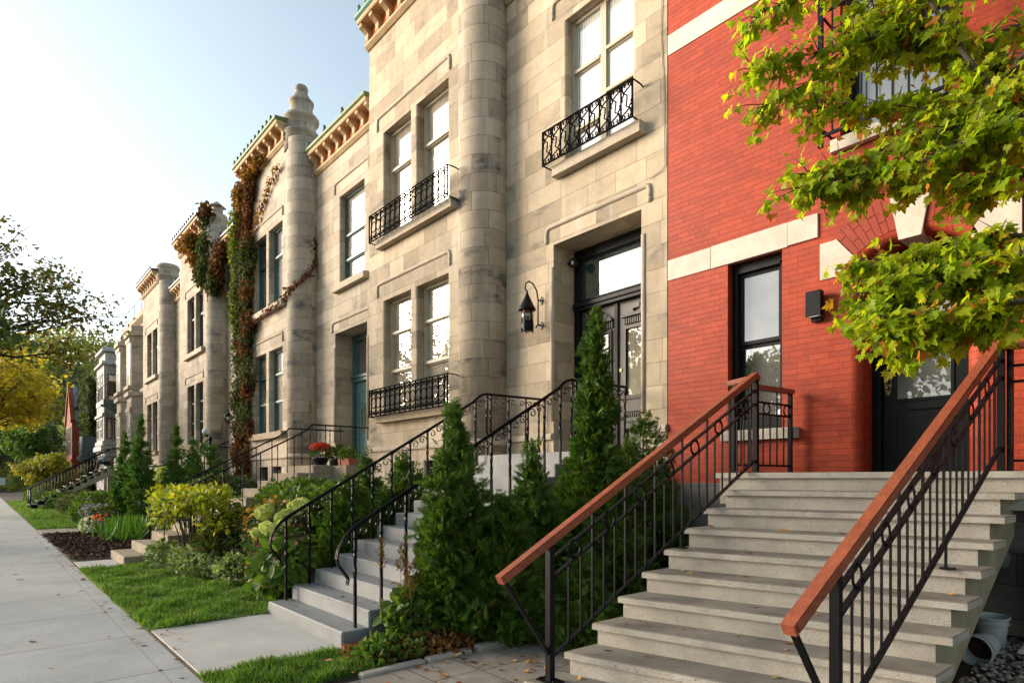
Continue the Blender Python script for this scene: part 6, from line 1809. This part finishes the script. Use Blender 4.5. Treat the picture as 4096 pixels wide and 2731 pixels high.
for x in (-58.2, -55.4): 
    for z0, z1 in ((3.0, 5.4), (6.8, 9.0)): simple_window(t, x, x + 1.2, z0, z1, 7.295, "darkframe", "glass_dim", "trim_grey")
mb = MB(); mb.bbox(-47.6, -46.2, 7.1, 9, 9.72, 10.6, .06); mb.build("dormer", M["trim_grey"], t)

# green balcony with a wicker chair
t = thing("green_balcony", "dark green wooden balcony with fretwork brackets on the far grey house", "balcony", (-46.85, 7.2, 6.5))
BZ = 6.62
boxes("floor", M["greywood"], t, [(-48.45, -45.45, 5.85, 7.22, BZ - .16, BZ)]); boxes("fascia", M["greywood"], t, [(-48.5, -45.4, 5.80, 5.85, BZ - .3, BZ + .02), (-45.45, -45.4, 5.851, 7.2, BZ - .3, BZ + .02)])
mb = MB()
for y in (5.92, 6.4, 7.15): mb.box(-45.49, -45.45, y - .02, y + .02, BZ, BZ + 1.0)
for x in (-48.4, -46.95): mb.box(x - .02, x + .02, 5.88, 5.92, BZ, BZ + 1.0)
mb.box(-48.45, -45.43, 5.87, 5.93, BZ + .96, BZ + 1.0); mb.box(-45.5, -45.44, 5.94, 7.2, BZ + .961, BZ + 1.001)
for k in range(9): mb.box(-45.475, -45.465, 5.7 + k * .17, 5.71 + k * .17, BZ + .05, BZ + .96)
for k in range(16): mb.box(-48.35 + k * .11, -48.34 + k * .11, 5.895, 5.905, BZ + .05, BZ + .96)
mb.build("railing", M["black"], t)
mb = MB()      # fretwork apron
for k in range(9): mb.prism_x([(5.65 + k * .17, BZ - .3), (5.82 + k * .17, BZ - .3), (5.80 + k * .17, BZ - .42), (5.735 + k * .17, BZ - .47), (5.67 + k * .17, BZ - .42)], -45.45, -45.42)
mb.ring((-45.44, 6.55, BZ - .72), .2, .03, (1, 0, 0), 18); mb.ring((-45.44, 6.05, BZ - .72), .16, .03, (1, 0, 0), 18)
mb.tube([(-45.44, 6.35, BZ - .72), (-45.44, 6.75, BZ - .72)], .02, 5); mb.tube([(-45.44, 6.55, BZ - .92), (-45.44, 6.55, BZ - .52)], .02, 5)
mb.prism_x([(7.2, BZ - 1.4), (7.2, BZ - .48), (5.75, BZ - .48), (6.2, BZ - .58), (6.6, BZ - .98), (6.95, BZ - 1.3)], -45.47, -45.45)
mb.build("fretwork", M["greywood"], t)
mb = MB(); mb.tube([(-45.85, 6.9, BZ - .2), (-45.85, 6.9, 2.4)], .06, 8); mb.build("post", M["greywood"], t)
t = thing("balcony_chair", "brown woven armchair standing on the dark green balcony", "chair", (-46.15, 6.4, BZ))
mb = MB(); mb.box(-46.6, -46., 6.05, 6.75, BZ + .38, BZ + .46); mb.build("seat", M["bark"], t)
mb = MB(); mb.prism_y([(-46.03, BZ + .42), (-45.95, BZ + .42), (-45.75, BZ + 1.25), (-45.83, BZ + 1.25)], 6.05, 6.75); mb.build("backrest", M["bark"], t)
for x in (-46.55, -45.97):
    for y in (6.08, 6.72):
        mb = MB(); mb.box(x - .02, x + .02, y - .02, y + .02, BZ, BZ + (.62 if x < -46.25 else .4)); mb.build("leg", M["barkdark"], t)
for y in (6.08, 6.72):
    mb = MB(); mb.box(-46.59, -45.93, y - .03, y + .03, BZ + .62, BZ + .66); mb.build("arm", M["barkdark"], t)

# far dark stairs with the sitting man
SX0, SX1 = -41.4, -39.9
t = thing("outdoor_stairs", "long pale green wooden stairs with dark iron railings beside the slender arborvitae", "stairs", (-40.6, 4.0, .1))
M["palegreen"] = plain("pale_green_paint", (.36, .36, .26), (.28, .28, .2), 4.0, .7, bmp=.1)
nS = 12; y0s, y1s, z0s, z1s = 1.95, 5.55, .15, 2.42
for i in range(nS):
    y = y0s + (y1s - y0s) * i / nS; z = z0s + (z1s - z0s) * (i + 1) / nS
    mb = MB(); mb.box(SX0, SX1 + .04, y - .03, y + (y1s - y0s) / nS + .02, z - .05, z); mb.build("tread", M["darkframe"], t)
    mb = MB(); mb.prism_x([(y, z - .2), (y + .3, z - .2), (y + .3, z - .055), (y, z - .055)], SX1 - .005, SX1 + .03); mb.build("stringer_notch", M["palegreen"], t)
mb = MB(); d = (z1s - z0s) / (y1s - y0s)
for x in (SX0, SX1): mb.prism_x([(y0s, 0), (y0s, z0s + .1), (y1s, z1s - .08), (y1s, z1s - .55)], x - .03, x + .03)
mb.build("stringer", M["palegreen"], t)
boxes("landing", M["palegreen"], t, [(-43.5, -38.6, y1s, 7.0, z1s - .3, z1s)])
for x in (SX0, SX1):
    mb = MB(); mb.tube([(x, y0s - .1, z0s + .95), (x, y1s, z1s + .95), (x, 6.9, z1s + .98)], .03, 6)
    for k in range(26):
        y = y0s + (y1s - y0s) * k / 25.0; z = z0s + (z1s - z0s) * k / 25.0; mb.tube([(x, y, z), (x, y, z + .95)], .011, 4)
    for y in (5.7, 5.95, 6.2, 6.45, 6.7): mb.tube([(x, y, z1s), (x, y, z1s + .98)], .011, 4)
    mb.tube([(x, y0s, 0), (x, y0s, z0s + 1.0)], .035, 6); mb.build("railing", M["black"], t)
boxes("support", M["palegreen"], t, [(-43.2, -43.0, 5.7, 5.9, 0, z1s - .3), (-38.9, -38.7, 5.7, 5.9, 0, z1s - .3)])


def man():
    t = thing("person", "man in a blue shirt and dark trousers sitting on the far pale green stairs", "person", (-39.9, 5.1, 2.2))
    sx, sy, sz = -40.45, 5.42, 2.44       # pelvis on the landing's edge
    def skin(name, verts, edges, rad, mat):
        me = bpy.data.meshes.new(name); me.from_pydata(verts, edges, []); o = bpy.data.objects.new(name, me); COL.objects.link(o); me.materials.append(mat)
        sk = o.modifiers.new("skin", "SKIN")
        for i, r in enumerate(rad): me.skin_vertices[0].data[i].radius = (r, r)
        me.skin_vertices[0].data[0].use_root = True
        o.modifiers.new("sub", "SUBSURF").levels = 1; o.modifiers["sub"].render_levels = 2
        adopt(o, t); return o
    V = lambda x, y, z: (sx + x, sy + y, sz + z)
    pts = [V(0, 0, .10), V(0, -.05, .32), V(0, -.14, .52), V(0, -.17, .62), V(0, -.22, .72), V(0, -.24, .82),
           V(.18, -.14, .50), V(.24, -.28, .28), V(.20, -.52, .22), V(.19, -.60, .20),
           V(-.18, -.14, .50), V(-.24, -.28, .28), V(-.2, -.50, .22), V(-.19, -.58, .20),
           V(.1, -.05, .09), V(.14, -.46, .14), V(.14, -.56, -.28), V(.14, -.68, -.32),
           V(-.1, -.05, .09), V(-.14, -.46, .14), V(-.14, -.56, -.28), V(-.14, -.68, -.32)]
    ed = [(0, 1), (1, 2), (2, 3), (3, 4), (4, 5), (2, 6), (6, 7), (7, 8), (8, 9), (2, 10), (10, 11), (11, 12), (12, 13), (0, 14), (14, 15), (15, 16), (16, 17), (0, 18), (18, 19), (19, 20), (20, 21)]
    rd = [.13, .15, .14, .055, .085, .09, .06, .045, .035, .035, .06, .045, .035, .035, .085, .07, .045, .04, .085, .07, .045, .04]
    skin("body", pts, ed, rd, M["skin"])
    skin("shirt", [pts[i] for i in (0, 1, 2, 6, 7, 8, 10, 11, 12)], [(0, 1), (1, 2), (2, 3), (3, 4), (4, 5), (2, 6), (6, 7), (7, 8)], [.15, .175, .16, .08, .062, .05, .08, .062, .05], M["shirt"])
    skin("trousers", [pts[i] for i in (0, 14, 15, 16, 18, 19, 20)], [(0, 1), (1, 2), (2, 3), (0, 4), (4, 5), (5, 6)], [.16, .105, .088, .062, .105, .088, .062], M["trousers"])
    mb = MB(); mb.lathe(sx, sy - .225, [(.10, sz + .80), (.108, sz + .85), (.085, sz + .91), (.03, sz + .935), (0, sz + .937)], 14); mb.build("hair", M["hair"], t)
man()

# globe lamp between the arborvitae
t = thing("globe_lamp", "small white globe lamp on the wall between two slender arborvitae", "lamp", (-24.2, 6.9, 3))
gl = (-24.55, 6.35, 3.42)
mb = MB(); mb.lathe(gl[0], gl[1], [(0, gl[2] - .14)] + [(.14 * math.sin(PI * i / 12), gl[2] - .14 * math.cos(PI * i / 12)) for i in range(1, 12)] + [(0, gl[2] + .14)], 18); mb.build("globe", M["farwhite"], t)
mb = MB(); mb.lathe(gl[0], gl[1], [(.07, gl[2] - .22), (.08, gl[2] - .11)], 12); mb.tube([(gl[0], gl[1], gl[2] - .25), (gl[0], gl[1] + .1, gl[2] - .5), (gl[0], gl[1] + .4, gl[2] - .5), (gl[0], gl[1] + .8, gl[2] - .35)], .025, 6); mb.build("bracket", M["black"], t)
# iron fence with ball finials on the garden edge of the next house
t = thing("iron_fence", "black iron stair rail with a ball-topped post beside the ivy column", "railing", (-22.6, 6.3, 1.2))
mb = MB(); mb.tube([(-22.35, 5.9, .9), (-22.35, 5.9, 2.95)], .045, 8); mb.lathe(-22.35, 5.9, [(0, 2.93), (.06, 2.96), (.075, 3.02), (.05, 3.08), (0, 3.1)], 12); mb.build("post", M["black"], t)
mb = MB(); mb.tube([(-22.35, 5.9, 2.75), (-22.9, 4.6, 2.1), (-23.1, 4.0, 2.05)], .025, 6); mb.tube([(-22.35, 5.9, 1.5), (-22.9, 4.6, 1.1)], .018, 6)
for k in range(9):
    f = k / 8; mb.tube([(-22.35 - .55 * f, 5.9 - 1.3 * f, 1.5 - .4 * f), (-22.35 - .55 * f, 5.9 - 1.3 * f, 2.75 - .65 * f)], .012, 4)
mb.tube([(-22.35, 5.9, 2.75), (-22.2, 7.1, 2.75)], .02, 6); mb.build("rail", M["black"], t)

# ivy covered house, red gable, white house, hill
t = thing("ivy_house", "house wall completely covered in dark green ivy beyond the grey turret", "house", (-63, 7, 0))
boxes("wall", M["greystone"], t, [(-68.2, -59.25, 7.0, 16, -.2, 9.9), (-63.0, -59.7, 6.65, 7.0, -.2, 9.7)])
P1 = np.column_stack([NPR.uniform(-68, -59.3, 2600), np.full(2600, 6.93) + NPR.normal(0, .08, 2600), NPR.uniform(.2, 9.9, 2600)])
P2 = np.column_stack([np.full(2200, -59.6) + NPR.normal(0, .18, 2200), NPR.uniform(6.6, 7.2, 2200), NPR.uniform(.2, 9.8, 2200)])
P3 = np.column_stack([NPR.uniform(-63.1, -59.5, 2200), np.full(2200, 6.6) + NPR.normal(0, .09, 2200), NPR.uniform(.2, 9.8, 2200)])
P4 = np.column_stack([np.full(900, -59.1) + NPR.normal(0, .15, 900), NPR.uniform(6.6, 8.0, 900), NPR.uniform(3, 9.9, 900)])
P = np.concatenate([P1, P2, P3, P4]); m = len(P); P = P + .15 * np.sin(P[:, [2, 0, 1]] * 3)
leaves("ivy", P, np.tile([.6, -1, .3], (m, 1)) + NPR.normal(0, .4, (m, 3)), np.tile([.2, -.2, -1.0], (m, 1)) + NPR.normal(0, .4, (m, 3)), .32 * (.7 + .6 * NPR.random(m)), "oval", L["ivygreen"], t)
boxes("bay_window", M["greywood"], t, [(-59.5, -57.8, 6.0, 7.2, 3.5, 5.0), (-59.6, -57.6, 5.85, 7.2, 3.15, 3.48)])

t = thing("brick_gable_house", "far red brick house with a steep gable and grey slate roof", "house", (-72, 6, 0))
gx0, gx1, gy = -71.9, -67.0, 6.2
mb = MB(); mb.box(gx0, gx1, gy, 16, -.2, 6.9)
mb.prism_y([(gx0, 6.9), (gx1, 6.9), ((gx0 + gx1) / 2, 10.0)], gy + .001, 15.9); mb.build("wall", M["farred"], t)
mb = MB(); xm = (gx0 + gx1) / 2
mb.prism_y([(xm, 10.12), (gx1 + .3, 6.75), (gx1 + .3, 6.9), (xm, 10.3)], gy + .25, 16); mb.prism_y([(xm, 10.3), (gx0 - .3, 6.9), (gx0 - .3, 6.75), (xm, 10.12)], gy + .25, 16); mb.build("roof", M["slate"], t)
mb = MB(); mb.prism_y([(xm, 10.45), (gx1 + .25, 6.95), (gx1 - .1, 6.7), (xm, 10.0), (gx0 + .1, 6.7), (gx0 - .25, 6.95)], gy - .12, gy + .24); mb.build("coping", M["farred"], t)
mb = MB(); mb.bbox(gx0 - .08, gx1 + .08, gy - .1, 12, 3.2, 3.45, .03); mb.build("string_course", M["farred"], t)
for a in (gx0 + .6, gx0 + 2.0, gx0 + 3.4):
    for z0, z1 in ((.9, 2.8), (3.8, 6.4)): simple_window(t, a, a + .95, z0, z1, gy - .003)
t = thing("white_house", "distant white house with a chimney showing between the trees", "house", (-150, 11.5, 0))
boxes("wall", M["farwhite"], t, [(-153, -147, 10.2, 20, -2, 13.2), (-152, -147.5, 9.0, 10.15, -2, 12.4)]); boxes("roof", M["farwhite"], t, [(-153.2, -146.8, 10.0, 20.2, 13.21, 13.6)]); boxes("chimney", M["farwhite"], t, [(-150.5, -149.3, 11.2, 12.6, 13.61, 15.6)])
for y in (10.8, 13): simple_window(t, y, y + 1.0, 9, 12, -147.0, face="x")
t = thing("sidewalk_sign", "small pale green sign on a post at the end of the sidewalk", "sign", (-60, .95, 0))
mb = MB(); mb.tube([(-60, .95, -.02), (-60, .95, 1.2)], .04, 6); mb.build("post", M["black"], t)
mb = MB(); mb.bbox(-60.03, -59.97, .45, 1.45, 1.2, 1.75, .01); mb.build("sign_board", plain("pale_green_sign", (.45, .55, .5), (.38, .48, .44), 3), t)

# wooded hill at the end of the street
mb = MB(); nx, ny = 20, 26
def hill_z(x, y): return 31 * smooth(-100, -190, x) * (.75 + .25 * math.sin(y * .05 + .7)) * (1 - .35 * smooth(20, 80, y)) - .5
for j in range(ny + 1):
    for i in range(nx + 1):
        x, y = -98 - 130 * i / nx, -70 + 190 * j / ny; mb.v.append((x, y, hill_z(x, y)))
for j in range(ny):
    for i in range(nx):
        a = j * (nx + 1) + i; mb.f.append((a, a + 1, a + nx + 2, a + nx + 1)); mb.uv.append([(0, 0)] * 4); mb.sm.append(True)
tag(mb.build("hill", M["lawn"], fix=False), kind="structure")
PP = []
for k in range(430):
    x, y = RND.uniform(-205, -100), RND.uniform(-45, 75); r = RND.uniform(2.4, 4.2); z = hill_z(x, y)
    P, N = blob(150, (x, y, z + r * 1.2), (r, r, r * 1.25), .7); PP.append(P[P[:, 2] > z + .5])
P = np.concatenate(PP); m = len(P)
w = leaves("wooded_hillside", P, NPR.normal(0, .5, (m, 3)) + [.3, -.3, .9], NPR.normal(0, .8, (m, 3)), .95 * (.6 + .8 * NPR.random(m)), "diamond", L["wood_far"])
tag(w, "distant wooded hillside in early autumn green and gold", "woods", kind="stuff")

# fallen leaves
P = []; 
for n, (x0, x1, y0, y1, zf) in ((70, (-24, -4.6, 1.15, 1.42, .008)), (60, (-24, -15, 1.42, 3.4, .03)), (42, (-13, -4.6, 1.3, 1.55, .03)), (26, (-24, -5, .1, 1.3, .008)), (120, (-4.5, -3.3, 2.4, 4.6, .04)), (60, (-5.3, -4.6, 2.3, 4.4, .06)), (90, (-60, -24, 1.28, 1.55, .03))):
    for _ in range(n):
        x, y = RND.uniform(x0, x1), RND.uniform(y0, y1); P.append((x, y, zf + (max(0, GZ(x, y)) if y > 1.5 and x < -4.5 else 0)))
for _ in range(46):
    n = RND.choice([-1, -1, 0, 0, 1, 1, 2, 3, 4, 5]); s = RND.uniform(.05, .95); q = sp(s, n + RND.uniform(.15, .9), Z0 + HZ * n + .006); P.append(q)
for _ in range(12):
    i = RND.randint(0, 4); P.append((RND.uniform(-7.3, -5.7), 2.63 + .293 * i + RND.uniform(.05, .25), .168 * (i + 1) + .006))
P = np.array(P); m = len(P)
tag(leaves("fallen_leaves", P, NPR.normal(0, .25, (m, 3)) + [0, 0, 1], NPR.normal(0, 1, (m, 3)) * [1, 1, .15], .065 * (.6 + .7 * NPR.random(m)), "oval", L["fallen"]), "scattered dry brown and yellow fallen leaves", "leaves", kind="stuff")


# ================================================================== LIGHT
sun_dir = Vector((-.82, -.57, .0)).normalized()
EL = math.radians(14)
sd = Vector((sun_dir.x * math.cos(EL), sun_dir.y * math.cos(EL), math.sin(EL)))
ld = bpy.data.lights.new("sun", "SUN"); ld.energy = 2.5; ld.angle = math.radians(28); ld.color = (1.0, .86, .68)
lo = bpy.data.objects.new("sun", ld); COL.objects.link(lo); lo.rotation_euler = sd.to_track_quat("Z", "Y").to_euler(); lo.location = (-20, -20, 30)
wd = bpy.data.worlds.new("World"); SC.world = wd; wd.use_nodes = True
nt = wd.node_tree; bg = nt.nodes["Background"]
sky = nt.nodes.new("ShaderNodeTexSky"); sky.sky_type = "NISHITA"; sky.sun_disc = False
sky.sun_elevation = EL; sky.sun_rotation = math.atan2(sd.x, sd.y); sky.altitude = 50; sky.air_density = 1.0; sky.dust_density = 1.5; sky.ozone_density = 1.0
hs = nt.nodes.new("ShaderNodeHueSaturation"); hs.inputs["Saturation"].default_value = 0.62; hs.inputs["Hue"].default_value = 0.478
nt.links.new(sky.outputs[0], hs.inputs["Color"]); nt.links.new(hs.outputs[0], bg.inputs["Color"]); bg.inputs["Strength"].default_value = 0.095
SC.view_settings.view_transform = "Standard"; SC.view_settings.look = "None"; SC.view_settings.gamma = 1.0; SC.view_settings.use_curve_mapping = False
SC.view_settings.exposure = 1.8
SC.cycles.max_bounces = 6; SC.cycles.diffuse_bounces = 3; SC.cycles.glossy_bounces = 3; SC.cycles.transparent_max_bounces = 6
